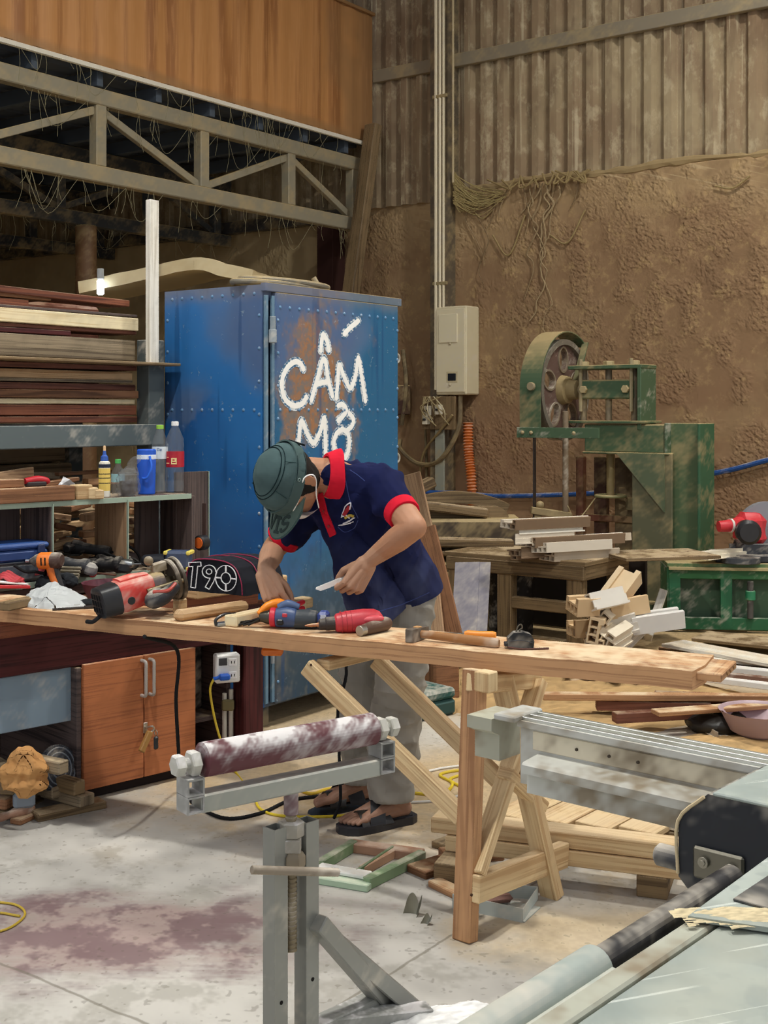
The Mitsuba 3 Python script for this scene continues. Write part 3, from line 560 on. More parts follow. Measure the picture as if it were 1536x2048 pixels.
# ================================================================ the long plank table on trestles
PT, PH = .766, .05
PA = V(-1.33, 4.33, 0); PD = unit(V(2.137, -1.06, 0)); PN = V(-PD[1], PD[0], 0)
def P(a, b, z=PT): return PA + PD * a + PN * b + Z * z                   # a along the plank's front edge from the left, b across it
PL, PW = 2.385, .25
def pk(px, py, z=PT): return on(px, py, z)
edge_pts = [(a, .004 * math.sin(a * 9) + .003 * math.sin(a * 31) + .0025 * R.random()) for a in np.linspace(-.27, PL, 88)]
g = prism([*edge_pts, (PL + .012, .1), (PL + .004, PW), (-.27, PW)], PH); g = g.t(P(0, 0, PT - PH), x=PD, y=PN)
bk = thing('bench_plank', 'long rough plank laid as table top from workbench to trestle', 'plank')
put('plank', cut(g, 0, P(0, 0), PD), 'wood', bk)
put('end_batten', cut(box(.07, .2, .022, .003).t(P(PL + .035, .13, PT - .018), x=PD, y=PN), 0, P(0, 0), PN), 'wood', bk)
for i, a in enumerate((.05, .1, .16)): put('batten_peg', rod(P(PL + .0705, .06 + a * .8, PT - .017), P(PL + .073, .06 + a * .8, PT - .017), .006).col('#8a6a48'), 'matte', bk)
tk = thing('plank_trestle', 'pine trestle with slanting braces carrying the plank', 'trestle')
def pine(name, p, q, w, h, up=Z, roll=0, c=1, par=tk): return put(name, cut(bar(p, q, w, h, up=up, ch=.003, roll=roll), c, p, np.subtract(q, p)), 'wood', par)
TX = unit(V(.28, .30, 0)); TY = V(-TX[1], TX[0], 0)
Af = on(930, 1880); Bf = on(1105, 1793)
At = at(950, 1338, 3.5); Bt = at(1003, 1352, 3.63)
pine('leg', Af, At, .062, .04, up=TX, c=0)
pine('leg', Bf, Bt, .062, .04, up=TX, c=1)
pine('top_rail', at(955, 1366, 3.47), at(1062, 1358, 3.86), .07, .05, c=1)
pine('diagonal', at(1076, 1362, 3.80), at(950, 1748, 3.42), .06, .03, up=TX)
pine('cross_bar', at(948, 1778, 3.40), at(1128, 1708, 3.80), .035, .075)
pine('gusset', at(1010, 1545, 3.58), at(1082, 1612, 3.72), .05, .035, up=TX)
pine('top_block', at(972, 1342, 3.44), at(972, 1382, 3.44), .05, .045, up=TX)
d1 = at(614, 1332, 3.78); pine('long_brace', d1, at(925, 1635, 3.53), .052, .032, up=PN)
pine('long_brace', at(752, 1320, 3.98), at(1010, 1572, 3.72), .052, .032, up=PN)
pine('link_bar', at(645, 1330, 3.78), at(745, 1306, 3.99), .05, .03)
for p in (at(622, 1330, 3.755), at(943, 1790, 3.38), at(1122, 1700, 3.77), at(955, 1398, 3.47)): put('screw_hole', ball(.004, 1).t(p).col('#3d2a1c'), 'matte', tk)
# ================================================================ roller stand
RO = V(-.208, 2.80, 0); RX = unit(V(.387, .28, 0)); RY = V(-RX[1], RX[0], 0)
def S2(a, b, z): return RO + RX * a + RY * b + Z * z
sk = thing('roller_stand', 'powder covered steel roller stand with hand screw', 'roller stand')
GV = '#8a8b86'
for a in (-.041, .041):
    sq = shapely.box(-.0195, -.0195, .0195, .0195).difference(shapely.box(-.0165, -.0165, .0165, .0165))
    put('post', prism(sq, .525).t(S2(a, 0, 0), x=unit(V(.68, .73, 0))).col(GV), 'worn_steel', sk)
for a, z in ((.041, .17), (-.041, .14)): put('bolt_hole', rod(S2(a, 0, z) + V(.73, -.68, 0) * .0185, S2(a, 0, z) + V(.73, -.68, 0) * .0205, .0045).col('#15130f'), 'matte', sk)
def screw(p, q, r, pitch, n=16):
    p, q = np.asarray(p, float), np.asarray(q, float); L = np.linalg.norm(q - p); k = int(L / pitch); prof = []
    for i in range(k): prof += [(r, i * pitch), (r, i * pitch + pitch * .45), (r * .82, i * pitch + pitch * .6), (r * .82, i * pitch + pitch * .9)]
    return lathe(prof, n).t(p, z=q - p)
put('threaded_rod', screw(S2(0, 0, .24), S2(0, 0, .585), .0135, .0105).col('#7d6f58'), 'used', sk)
put('rod_collar', rod(S2(0, 0, .545), S2(0, 0, .615), .0165).col('#6d5558'), 'powdered', sk)
put('top_nut', cat([cyl(.03, .035, 6).t(S2(0, 0, .495)), box(.04, .05, .03).t(S2(0, -.005, .48))]).col('#9a9488'), 'powdered', sk)
put('turning_bar', rod(S2(-.13, -.05, .463), S2(.08, -.07, .418), .0095).col('#8b8070'), 'used', sk)
put('turning_nut', lathe([(.02, 0), (.027, .01), (.027, .03), (.02, .04)], 6).t(S2(0, -.01, .425)).col('#8a7f6c'), 'used', sk)
put('cross_beam', bar(S2(-.235, 0, .615), S2(.235, 0, .615), .045, .04, ch=.004).col('#a3a69f'), 'worn_steel', sk)
for s, xx in ((-1, -.25), (1, .25)):
    sq = Polygon([(-.02, -.018), (.02, -.018), (.02, .018), (-.02, .018)]).difference(Polygon([(-.016, -.014), (.016, -.014), (.016, .014), (-.016, .014)]))
    for z in (.617, .654): put('end_bracket', prism(sq, .052).t(S2(xx, .026, z), z=-RY, y=Z).col('#8c8c88'), 'powdered', sk)
put('roller', lathe([(.03, 0), (.037, .003), (.037, .447), (.03, .45)], 36).t(S2(-.225, 0, .703), z=RX).col('#5d3338'), 'powdered', sk)
for xx, dx in ((-.233, -1), (.233, 1)):
    put('axle', rod(S2(xx, 0, .70), S2(xx + dx * .05, 0, .70), .013).col('#b2b1a8'), 'powdered', sk)
    put('nut', cyl(.028, .022, 6, .003).t(S2(xx + (0 if dx < 0 else 0), 0, .70), z=RX * dx).col('#b6b4aa'), 'powdered', sk)
    put('nut', cyl(.024, .022, 6, .003).t(S2(xx + dx * .035, 0, .70), z=RX * dx).col('#b6b4aa'), 'powdered', sk)
pb = RO + Z * .26
for o in (-.028, .028):
    put('brace', bar(S2(.05, o, .30), at(800 + o * 800, 2012, 3.03) + V(.0, 0, .0), .04, .04, ch=.003).col(GV), 'worn_steel', sk)
put('foot_beam', bar(at(652, 2050, 2.90), at(858, 2028, 3.00), .05, .045, ch=.003).col(GV), 'powdered', sk)
put('foot_beam', bar(S2(-.1, -.0, .025), S2(.3, .06, .025), .05, .045, ch=.003).col(GV), 'powdered', sk)
# ================================================================ sliding table saw
SO = V(.113, 1.22, 0); S1a = unit(V(.656, .755, 0)); S2a = V(S1a[1], -S1a[0], 0)
def W_(a, b, z): return SO + S1a * a + S2a * b + Z * z                   # a away along the guide bar, b to the right over the table
def wab(px, py, z): p = on(px, py, z) - SO; return p @ S1a, p @ S2a
sk = thing('table_saw', 'grey sliding table saw with guide bar in the foreground', 'table saw')
ST = .85
def zinc_f(p, n, uv):
    b = fbm(p.x * 7, p.y * 7, p.z, 4); c = fbm(p.x * 60, p.y * 60, 3, 2); q = (p.x * .656 + p.y * .755); s = p.x * .755 - p.y * .656
    col = mix(lin('#87918c'), lin('#a3aca5'), smoothstep(.35, .65, b)); col = mix(col, lin('#8b9692'), smoothstep(.55, .75, c) * .5)
    col = mix(col, lin('#7e8a89'), smoothstep(.66, .74, fbm(q * 3 + s * 14, s * 5 - q * 12, 4, 3)) * .5)
    sc = fbm(q * 5 + s * 3, s * 160 - q * 90, 6, 2); col = mix(col, lin('#d7dcd6'), smoothstep(.74, .84, sc) * .5)
    return mix(col, lin('#bdb9a4'), smoothstep(.5, .8, fbm(p.x * 5 + 2, p.y * 5, 8, 4)) * .3)
scene['zinc'] = two(pr(proc(zinc_f), .5, specular=.5))
a1, b1 = wab(1376, 1842, ST); a2, b2 = wab(1205, 1950, ST)
put('table', box(1.35, 1.2, .05, .004).t(W_(.1 + .0, b2 + .03 + .6, ST - .028), x=S1a, y=S2a), 'zinc', sk)
put('edge_strip', box(1.35, .03, .05, .003).t(W_(.1, b2 + .012, ST - .027), x=S1a, y=S2a).col('#aeb1a3'), 'grimy', sk)
quad = [on(x, y, ST) for x, y in ((1376, 1842), (1640, 1880), (1720, 1690), (1600, 1676))]; put('sheet_cover', prism(Polygon([q[:2] for q in quad]), .006).t((0, 0, ST)), 'zinc', sk)
a3, b3 = wab(1462, 1815, ST)
put('insert_plate', box(.16, .5, .004, .001).t(W_(a3 + .085, b3 + .25, ST + .008), x=S1a, y=S2a).col('#3f4040'), 'used', sk)
bz = ST - .018
p0, p1, p2 = at(985, 2062, 1.20), on(1192, 1932, bz), on(1452, 1764, bz)
gd = unit(p2 - p1)
put('guide_bar', rod(p1 - gd * .05, p2 + gd * .02, .0175, 24).col('#1c1c20'), 'used', sk)
put('rail_sleeve', rod(p1 - gd * .6, p1, .024, 24).col('#98a29c'), 'used', sk)
put('rail_channel', bar(p1 - gd * .6 + S2a * .026 - Z * .008, p1 + S2a * .026 - Z * .008, .03, .03, ch=.004).col('#a5aca5'), 'used', sk)
put('base_cabinet', box(1.2, .9, .70, .01).t(W_(.15, b2 + .62, .35 + .0), x=S1a, y=S2a).col('#8a938f'), 'used', sk)
for a in (.18,): put('bar_bracket', bar(p1 + gd * a - Z * .02, p1 + gd * a + S2a * .09 - Z * .03, .03, .02).col('#4b4d4d'), 'used', sk)
# sawdust left on the saw
def heap(n, cx, cy, z, rx, ry, h, seed, rot=0.0, col='#c9b083', skirt=.0):
    k = 44; s, t = np.meshgrid(np.linspace(-1, 1, k), np.linspace(-1, 1, k), indexing='ij'); r_ = np.sqrt(s ** 2 + t ** 2)
    nn = meshkit.fbm(np.stack([s * 3, t * 3, 0 * s + seed], -1), 4, seed); nf = meshkit.noise(np.stack([s * 14, t * 14, 0 * s], -1), seed)
    hh = np.clip(1.05 - r_ + (nn - .5) * .9, 0, None) ** .8 * h * (.7 + .6 * nn) + nf * h * .12 - .004 - .1 * h * (r_ > 1.04)
    c, s_ = math.cos(rot), math.sin(rot); v = np.stack([cx + c * s * rx - s_ * t * ry, cy + s_ * s * rx + c * t * ry, z + hh], -1).reshape(-1, 3); f = []
    for i in range(k - 1):
        for j in range(k - 1):
            q = i * k + j
            if r_[i:i + 2, j:j + 2].min() < 1.35 and hh[i:i + 2, j:j + 2].max() > -.003: f += [[q, q + k, q + k + 1], [q, q + k + 1, q + 1]]
    base = np.array(lin(col)); cc = base * (.75 + .5 * nf.reshape(-1, 1)); return G(v, f, cc)
p = on(1480, 1836, ST); put('sawdust', heap(0, p[0] + .02, p[1], ST + .0065, .10, .035, .006, 5, .1, '#c8b996'), 'matte', label='thin sawdust beside the dark insert plate of the table saw', cat='sawdust', kind='stuff')
# black carriage block and its grip
def W2(a, b, z): return SO + S1a * a + S2a * b + Z * z
blk = Polygon([(0, .03), (.0, .12), (.05, .17), (.7, .17), (.7, 0), (.03, 0)])
c0 = at(1357, 1790, 1.98)
ck = thing('carriage_block', 'black chipped carriage block beside the saw table', 'machine block')
put('block', prism(blk, .2).t(c0 + S1a * .2, x=S2a, y=Z).col('#23252b'), 'used', ck)
put('top_plate', box(.62, .21, .006, .002).t(c0 + S2a * .37 + S1a * .1 + Z * .173, x=S2a, y=S1a), 'zinc', ck)
put('bracket', box(.085, .008, .05, .006).t(c0 + S2a * .07 - S1a * .004 + Z * .062, x=S2a, y=S1a).col('#77746a'), 'metal', ck)
for b in (.048, .093):
    put('bolt', cat([cyl(.009, .006, 16), cyl(.005, .008, 6)]).t(c0 + S2a * b - S1a * .008 + Z * .066, z=-S1a).col('#9a968a'), 'metal', ck)
put('grip', rod(c0 - S2a * .055 + Z * .045 + S1a * .03, c0 + S2a * .01 + Z * .045 + S1a * .03, .018, 20, .005).col('#3c3c40'), 'used', ck)
put('chipped_edge', tube([c0 + V(0, 0, .035) - S1a * .002, c0 - S1a * .002 + Z * .118, c0 - S1a * .002 + Z * .165 + S2a * .045], .0028, 6, 4).col('#cbb894'), 'matte', ck)
put('block_stand', box(.3, .16, .68, .01).t(V(c0[0], c0[1], .33) + S2a * .25 + S1a * .1, x=S2a, y=S1a).col('#30343a'), 'used', ck)
# aluminium sliding rail
e0 = at(1034, 1440, 2.43); prof = [(-.07, 0), (.0, 0), (.0, -.012), (-.012, -.016), (-.012, -.125), (-.07, -.125)]; prof2_ = [(-.013, -.058), (.045, -.064), (.05, -.068), (.05, -.084), (.03, -.09), (.032, -.125), (-.013, -.125)]
al = thing('sliding_rail', 'long dusty aluminium sliding rail of the table saw', 'rail')
pr_ = prism(Polygon([(t, z) for t, z in prof]), 1.5).t(e0 + V(0, 0, 0), x=-S1a, y=Z, z=S2a if np.dot(np.cross(-S1a, Z), S2a) > 0 else -S2a)
def alu(c): return c
rail0 = e0
put('rail', pr_.col('#c3c3bb') if np.dot(pr_.v.mean(0) - e0, S2a) > 0 else pr_.t(S2a * 1.5).col('#c3c3bb'), 'grimy', al)
pl_ = prism(Polygon(prof2_), 1.5); pl_ = pl_.t(e0 + S2a * .045, x=-S1a, y=Z); put('ledge', (pl_ if np.dot(pl_.v.mean(0) - e0, S2a) > 0 else pl_.t(S2a * 1.5)).col('#c2c3bb'), 'grimy', al)
put('face_strip', bar(e0 + S1a * .0115 + S2a * .03 - Z * .036, e0 + S1a * .0115 + S2a * 1.5 - Z * .036, .004, .036, ch=.001).col('#ddd3ba'), 'grimy', al)
for i in range(3): put('slot_lip', bar(e0 + S1a * (.012 + i * .026) + Z * .003, e0 + S1a * (.012 + i * .026) + S2a * 1.5 + Z * .003, .009, .007, ch=.001).col('#cfd2ce'), 'metal', al)
put('end_cap', prism(Polygon([(-.075, .002), (.022, .002), (.022, -.022), (-.004, -.034), (-.004, -.085), (-.075, -.085)]), .06).t(e0 - S2a * .045 - Z * .004, x=-S1a, y=Z).col('#a9a998') , 'grimy', al)
put('end_cap', cat([box(.05, .10, .012, .003).t(e0 - S2a * .018 + S1a * .03 + Z * .004, x=S2a, y=S1a)]).col('#b4b6b1'), 'grimy', al)
for b in (.13, .20, .26, .52): put('rivet_mark', rod(e0 + S1a * .0095 + S2a * b - Z * .036, e0 + S1a * .0065 + S2a * b - Z * .036, .003, 8).col('#4a4238'), 'matte', al)
put('rail_leg', box(.1, .1, .74, .01).t(V(e0[0], e0[1], .36) + S2a * .75 + S1a * .02, x=S2a, y=S1a).col('#565c60'), 'used', al)
# ================================================================ things on the floor near the trestle
def flat(p, q, w, h, c, name, label, cat_, group=None, zl=0.0, par=None, mat='wood'):
    p, q = np.array(p, float), np.array(q, float); p[2] = q[2] = zl + h / 2
    return put(name, cut(bar(p, q, w, h, ch=.003), c, p, q - p), mat, par, label=None if par else label, cat=None if par else cat_, group=group)
q0, q1 = on(905, 1742), on(905, 1742) + unit(V(.66, -.235, 0)) * 1.5; qn = V(.335, .94, 0)
for i, z in enumerate((.065, .115)): flat(q0 + qn * (.03 + .01 * i) - unit(q1 - q0) * (.02 + .05 * i), q1 + qn * .03, .09, .048, 1, 'pine_beam', ('lower' if i == 0 else 'upper') + ' pale pine beam of the pair lying behind the trestle', 'beam', zl=z)
for i, d in enumerate((.02, .62, 1.2)): c = q0 + unit(q1 - q0) * d; flat(c - qn * (.12 if i != 1 else .015), c + qn * .22, .09, .064, 9, 'bearer_block', ('left', 'middle', 'right')[i] + ' brown bearer under the pine beams', 'block')
for i in range(4):
    c = q0 + qn * (.22 + .0 * i) + unit(q1 - q0) * (.12 + .14 * i); flat(c, c + unit(V(.62, .78, 0)) * .95, .125, .022, 1, 'pine_board', ('first', 'second', 'third', 'fourth')[i] + ' flat pine board from the left behind the pine beams', 'board', zl=.10 + 0 * i)
flat(q0 + qn * .32 + unit(q1 - q0) * .1, q1 + qn * .32, .05, .1, 9, 'board_bearer', 'bearer carrying the flat pine boards', 'bearer')
c = q0 + qn * .25 + unit(q1 - q0) * .78; flat(c, c + unit(V(.62, .78, 0)) * .8, .36, .015, 10, 'plywood_panel', 'pale dusty plywood panel right of the flat pine boards', 'panel', zl=.105)
# small brown scraps left of the bearers
for i, (a, b, w, h, z, c, l) in enumerate((((878, 1700), (950, 1672), .07, .022, 0.0, 9, 'dark weathered scrap board beside the stacked pine beams'), ((884, 1722), (1000, 1712), .09, .03, .0, 3, 'brown scrap board at the foot of the trestle leg'),
        ((832, 1752), (902, 1730), .09, .025, 0, 3, 'reddish brown wedge of wood near the green frame'), ((868, 1770), (930, 1800), .05, .02, 0, 0, 'light brown stick lying by the trestle foot'))):
    flat(on(*a), on(*b), w, h, c, 'floor_scrap', l, 'wood scrap', zl=z)
# green and bare wood window frame pieces
gk = thing('window_frame', 'green edged wooden window frame lying on the floor by the sandals', 'window frame')
def gb(a, b, w, h, c, z=0.0, name='rail'): put(name, bar(np.array([*on(*a)[:2], z + h / 2]), np.array([*on(*b)[:2], z + h / 2]), w, h, ch=.003).col(c), 'used', gk)
gb((632, 1762), (742, 1780), .05, .022, '#9db39a'); gb((636, 1752), (738, 1770), .05, .012, '#d9dad6', .023, 'white_strip')
gb((640, 1742), (708, 1700), .028, .035, '#6d8562'); gb((700, 1700), (845, 1720), .05, .03, '#a9836a', 0, 'top_rail'); gb((733, 1778), (845, 1722), .03, .035, '#7f9673')
gb((722, 1752), (800, 1708), .022, .03, '#b08a70', 0, 'stile'); gb((712, 1762), (786, 1712), .008, .036, '#5e7554', 0, 'green_edge')
# curled metal offcuts
for i, (px, py, s) in enumerate(((815, 1832, 1.0), (845, 1850, .5))):
    k = on(px, py); a = np.linspace(-.6, 2.0, 14); ring = [k + V(math.cos(t) * .03 * s, math.sin(t) * .02 * s, 0) for t in a]
    v = np.vstack([ring, [r + Z * (.06 * s * (.5 + .5 * abs(math.sin(j * .45)))) + V(.012, 0, 0) for j, r in enumerate(ring)]]); f = []
    for j in range(13): f += [[j, j + 1, j + 15], [j, j + 15, j + 14]]
    put('metal_offcut', G(v, f).col('#8d8c80'), 'metal', label=('larger curled' if i == 0 else 'small pointed') + ' sheet metal offcut on the concrete floor', cat='metal offcut')
# galvanised channel under the trestle
ch = thing('metal_channel', 'open galvanised sheet channel lying under the trestle', 'channel')
c1, c2, c3 = on(905, 1815), on(1045, 1845), on(1075, 1800)
put('channel', cat([bar(c1 + Z * .002, c2 + Z * .002, .12, .003).t(V(.035, .05, 0)), bar(c1 + Z * .02, c2 + Z * .02, .003, .04), bar(c1 + V(.07, .1, .02), c3 + Z * .02, .003, .04), bar(c2 + Z * .02, c3 + Z * .02, .003, .035)]).col('#a5aca8'), 'used', ch)
put('bark_piece', rough(fine(box(.13, .04, .03, .012), .015), .01, 20).rot((0, 0, 1), 12).t(on(985, 1812) + Z * .02).col('#7b5c54'), 'matte', label='purplish curved wood piece lying in the sheet channel', cat='wood scrap')

p = at(850, 2050, 2.95); put('white_powder', heap(0, p[0] + .03, p[1] - .02, 0, .2, .12, .02, 31, .3, '#dcdcda'), 'matte', label='white powder heap around the foot of the roller stand', cat='powder', kind='stuff')
# ================================================================ electrics on the wall
def Wp(px, py, off=.0): return hit(px, py, uvz(WU - .08 - off, 0), U)
mk = thing('meter_cabinet', 'cream dusty metal meter cabinet fixed to the wall', 'cabinet')
c = Wp(915, 702, .11); bw, bh = .33, .80
put('body', box(.22, bw, bh, .012).t(c, x=U, y=VV).col('#cfc4a4'), 'used', mk)
put('door', box(.012, bw * .92, bh * .94, .004).t(c - U * .116, x=U, y=VV).col('#d6cbac'), 'used', mk)
put('hatch', box(.012, .2, .26, .003).t(c - U * .126 + VV * .02 + Z * .2, x=U, y=VV).col('#dad0b2'), 'used', mk)
put('window', box(.006, .085, .065, .002).t(c - U * .126 - VV * .02 - Z * .24, x=U, y=VV).col('#20242a'), 'gloss', mk)
put('window_frame', box(.004, .12, .1, .002).t(c - U * .123 - VV * .02 - Z * .24, x=U, y=VV).col('#c2b592'), 'used', mk)
for z in (.18, -.31): put('latch', ball(.012, 2).t(c - U * .125 + VV * .0 + Z * (z - .12 if z > 0 else z)).col('#a89c7c'), 'used', mk)
for i, (px, w, lab) in enumerate(((872, .034, 'leftmost'), (880, .03, 'second'), (887, .024, 'thinner third'), (906, .022, 'last, dusty'))):
    b_ = Wp(px, 780 if i < 3 else 380, .205); t_ = b_; q = [b_, V(b_[0], b_[1], 7.0)]
    if i == 3: q = [V(b_[0], b_[1], 3.5), V(b_[0], b_[1], 7.0)]
    put('wall_conduit', rod(q[0], q[1], w / 2, 10).col('#d8cdb0' if i < 3 else '#a99a78'), 'used', label=lab + ' of the upright cream conduits running up the wall column', cat='conduit')
for z in (2.6, 4.3): p = Wp(880, 300, .21); put('conduit_clip', box(.02, .16, .03, .004).t(V(p[0], p[1], z), x=U, y=VV).col('#8c805f'), 'dusty', mk)
bd = thing('breaker_board', 'wooden board with small breakers and loose wires below the meter cabinet', 'electrical board')
c = Wp(878, 826, .22); put('board', cut(box(.025, .36, .30, .003).t(c, x=U, y=VV), 9, c, Z), 'wood', bd)
for dv, dz in ((.1, .02), (-.02, .03), (.12, -.06)): 
    k = put('breaker', box(.05, .06, .09, .005).t(c - U * .035 + VV * dv + Z * dz, x=U, y=VV).col('#d4cdb8'), 'used', bd); put('switch_lever', box(.015, .03, .02, .002).t(c - U * .065 + VV * dv + Z * dz, x=U, y=VV).col('#2a2a2c'), 'satin', k)
for i in range(9):
    a = c - U * .05 + VV * R.uniform(-.12, .14) + Z * .15; b = c - U * .05 + VV * R.uniform(-.15, .15) - Z * R.uniform(.0, .12); m_ = (a + b) / 2 - U * R.uniform(.02, .08) + VV * R.uniform(-.1, .1)
    put('wire', tube([a, m_, b], .005, 6, 6).col(R.choice(['#c9bd9c', '#8c7f62', '#3a332b', '#9b8b67'])), 'matte', bd)
def cable(name, pts, r, c_, label, cat_='cable', mat='matte', n=8, sm=7, **k): return put(name, tube(pts, r, n, sm).col(c_), mat, label=label, cat=cat_, **k)
cable('hanging_cable', [Wp(921, 792, .16), Wp(916, 860, .2), Wp(880, 920, .22), Wp(838, 928, .1), Wp(802, 900, .1), Wp(800, 880, .05)], .022, '#6a5c44', 'thick dusty cable hanging in a loop below the breaker board', mat='dusty')
cable('hanging_cable', [Wp(803, 850, .1), Wp(812, 770, .1), Wp(806, 700, .05)], .02, '#5c4f3a', 'dusty cable rising beside the blue cabinet', mat='dusty')
cable('hanging_cable', [Wp(905, 830, .27), Wp(880, 862, .24), Wp(848, 905, .12), Wp(838, 960, .06)], .012, '#8d7b56', 'thin cable running slantwise down from the breaker board', mat='dusty')
cable('hanging_cable', [Wp(850, 850, .05), Wp(853, 940, .05), Wp(850, 985, .05)], .013, '#74664a', 'thin dusty cable hanging straight down from the breaker board', mat='dusty')
put('wall_bracket', box(.12, .1, .28, .01).t(Wp(806, 800, .06), x=U, y=VV).col('#4a3530'), 'dusty', label='dark red steel bracket on the wall beside the blue cabinet', cat='bracket')
# orange corrugated hose
hp = spline([Wp(936, 845, .08), Wp(937, 900, .09), Wp(942, 950, .1), Wp(945, 1010, .1)], 12); L = np.linspace(0, 1, len(hp))
fine_ = np.stack([np.interp(np.linspace(0, 1, 140), L, hp[:, i]) for i in range(3)], 1)
put('orange_hose', tube(fine_, .042 + .008 * np.sin(np.arange(140) * 2 * np.pi / 5), 14, 0).col('#c46a2c'), 'used', label='orange corrugated hose hanging down the wall', cat='hose')
put('wall_strip', box(.02, .1, 1.1, .004).t(Wp(880, 930, .20), x=U, y=VV).col('#8d8f84'), 'dusty', label='grey upright strip on the wall below the breaker board', cat='strip')
cable('blue_hose', [Wp(800, 980, .04), Wp(822, 982, .1), Wp(846, 984, .26), Wp(868, 985, .26), Wp(905, 986, .26), Wp(926, 987, .26), Wp(950, 989, .1), Wp(1000, 992, .05), Wp(1100, 990, .05), Wp(1200, 985, .05), Wp(1320, 968, .05), Wp(1380, 955, .05), Wp(1460, 940, .05), Wp(1560, 915, .05), Wp(1700, 900, .05)], .021, '#274f8f', 'blue air hose strung along the plaster wall', 'hose', 'used')
# dry roots and dusty threads hanging from the ledge
vk = thing('dried_vine', 'dry dusty vine hanging from the ledge down the plaster wall', 'vine')
def vine(px, py, L, r, wob=14):
    x, y = px, py; pts = []
    while y < py + L: pts.append(Wp(x, y, .012 + R.random() * .03)); x += R.uniform(-wob, wob); y += R.uniform(14, 30)
    if len(pts) > 2: put('stem', tube(pts, [r, r * .45], 6, 4).col(R.choice(['#8f7a5c', '#7d694e', '#9c8868'])), 'matte', vk)
for px, L in ((1086, 330), (1076, 240), (1098, 170), (1060, 110), (1046, 90), (1115, 140), (1130, 80), (965, 190), (985, 90), (932, 150), (1155, 60), (1020, 70), (1092, 280), (1070, 60), (1108, 60)): vine(px, 388 - (px - 900) * .12, L, R.uniform(.006, .012))
for i in range(12): x = R.uniform(1000, 1180); put('stem', tube([Wp(x, 372 - (x - 900) * .12, .06), Wp(x + R.uniform(-30, 30), 390 - (x - 900) * .1, .09), Wp(x + R.uniform(-50, 50), 372 - (x - 900) * .12, .05)], .009, 6, 6).col('#8d7a54'), 'matte', vk)
for a, b, s in (((1100, 470), (1170, 420), 40), ((985, 470), (1050, 430), 60), ((1430, 372), (1500, 352), 14), ((940, 410), (985, 420), 22)):
    m_ = ((a[0] + b[0]) / 2, (a[1] + b[1]) / 2 + s); put('stem', tube([Wp(*a, .03), Wp(*m_, .03), Wp(*b, .03)], .008, 6, 8).col('#94815a'), 'matte', vk)
cw = thing('cobweb', 'dust laden cobweb sagging at the foot of the wall column', 'cobweb'); ps = []
for i in range(70):
    t = R.random(); a = Wp(905 + 5 * t, 340 + 70 * R.random(), .1); b = Wp(925 + 90 * R.random(), 405 - 25 * R.random(), .05); m_ = (a + b) / 2 - Z * R.uniform(.03, .14); ps.append(tube([a, m_, b], .0035, 4, 5).col('#9c8c60'))
put('webbing', cat(ps), 'matte', cw)
# threads under the trusses
th = []
for i in range(150):
    u = R.uniform(5.4, 9.5); top, z = R.choice(((TV, 3.16), (TV, 3.74), (9.1, 3.16), (TV - .1, 3.98))); L = R.uniform(.04, .3) * (1 if R.random() < .8 else 1.6); p = uvz(u, top - .03, z)
    th.append(tube([p, p - Z * L * .5 + U * R.uniform(-.03, .03), p - Z * L + U * R.uniform(-.05, .05)], .0016, 4, 3).col('#8b8466'))
    if i % 6 == 0: th.append(tube([p, p - Z * R.uniform(.1, .3) + U * .15, p + U * R.uniform(.2, .45)], .0018, 4, 6).col('#857e62'))
put('truss_cobweb', cat(th), 'matte', label='fine dusty threads hanging from the truss chords', cat='cobweb', kind='stuff')
# ================================================================ bandsaw
BW = at(1118, 780, 9.3)
def Q(u, v, z): return BW + U * u + VV * v + Z * z                         # centred on the wheel; v grows to the left
gk = thing('bandsaw', 'large old green bandsaw with exposed iron wheel', 'bandsaw')
GR = '#41573f'
ring = Point(0, 0).buffer(.375, 32)
holes = [shapely.affinity.rotate(shapely.affinity.translate(shapely.affinity.scale(Point(0, 0).buffer(1, 12), .085, .062), .225, 0), 90 + 72 * k, origin=(0, 0)) for k in range(5)]
import shapely.affinity
put('wheel', prism(ring.buffer(-.03).difference(shapely.union_all(holes)), .03).t(Q(0, .0, 0), x=U, y=Z).col('#5f4a42'), 'used', gk)
put('rim', prism(ring.difference(Point(0, 0).buffer(.335, 32)), .10).t(Q(0, .04, 0), x=U, y=Z).col('#6a6458'), 'used', gk)
for h in holes: put('hole_rim', prism(h.buffer(.014).difference(h), .05).t(Q(0, .01, 0), x=U, y=Z).col('#7d6f5e'), 'used', gk)
put('hub', lathe([(.11, 0), (.10, .05), (.075, .06), (.07, .13), (.05, .14)], 28).t(Q(0, -.03, 0), z=-VV).col('#8d7c58'), 'dusty', gk)
a = np.radians(np.linspace(178, 50, 30)); path = [(-.43, -.32), (-.43, -.15)] + [(.43 * math.cos(t), .43 * math.sin(t)) for t in a]
out = LineString(path).buffer(.004, cap_style=2); put('wheel_hood', prism(out, .17).t(Q(0, .085, 0), x=U, y=Z).col(GR), 'dusty', gk)
put('hood_strut', bar(Q(.25, -.09, .36), Q(.06, -.10, .03), .012, .05, up=VV).col(GR), 'dusty', gk)
put('hood_bracket', rod(Q(-.44, -.02, .02), Q(-.47, -.02, .02), .03, 12).col('#8a8067'), 'dusty', gk)
put('guide_arm', bar(Q(-.44, .10, -.31), Q(-.38, -.52, -.31), .03, .075).col(GR), 'used', gk)
for v in (.05, -.02, -.36): put('arm_bolt', ball(.014, 1).t(Q(-.455, v, -.31)).col('#958a6c'), 'dusty', gk)
put('blade', bar(Q(-.37, 0, -.3), Q(-.37, 0, -1.05), .01, .03, up=U).col('#322a26'), 'satin', gk)
put('guide_rod', rod(at(1131, 822, 9.0), at(1131, 1030, 9.0), .022, 14).col('#7c6a55'), 'used', gk)
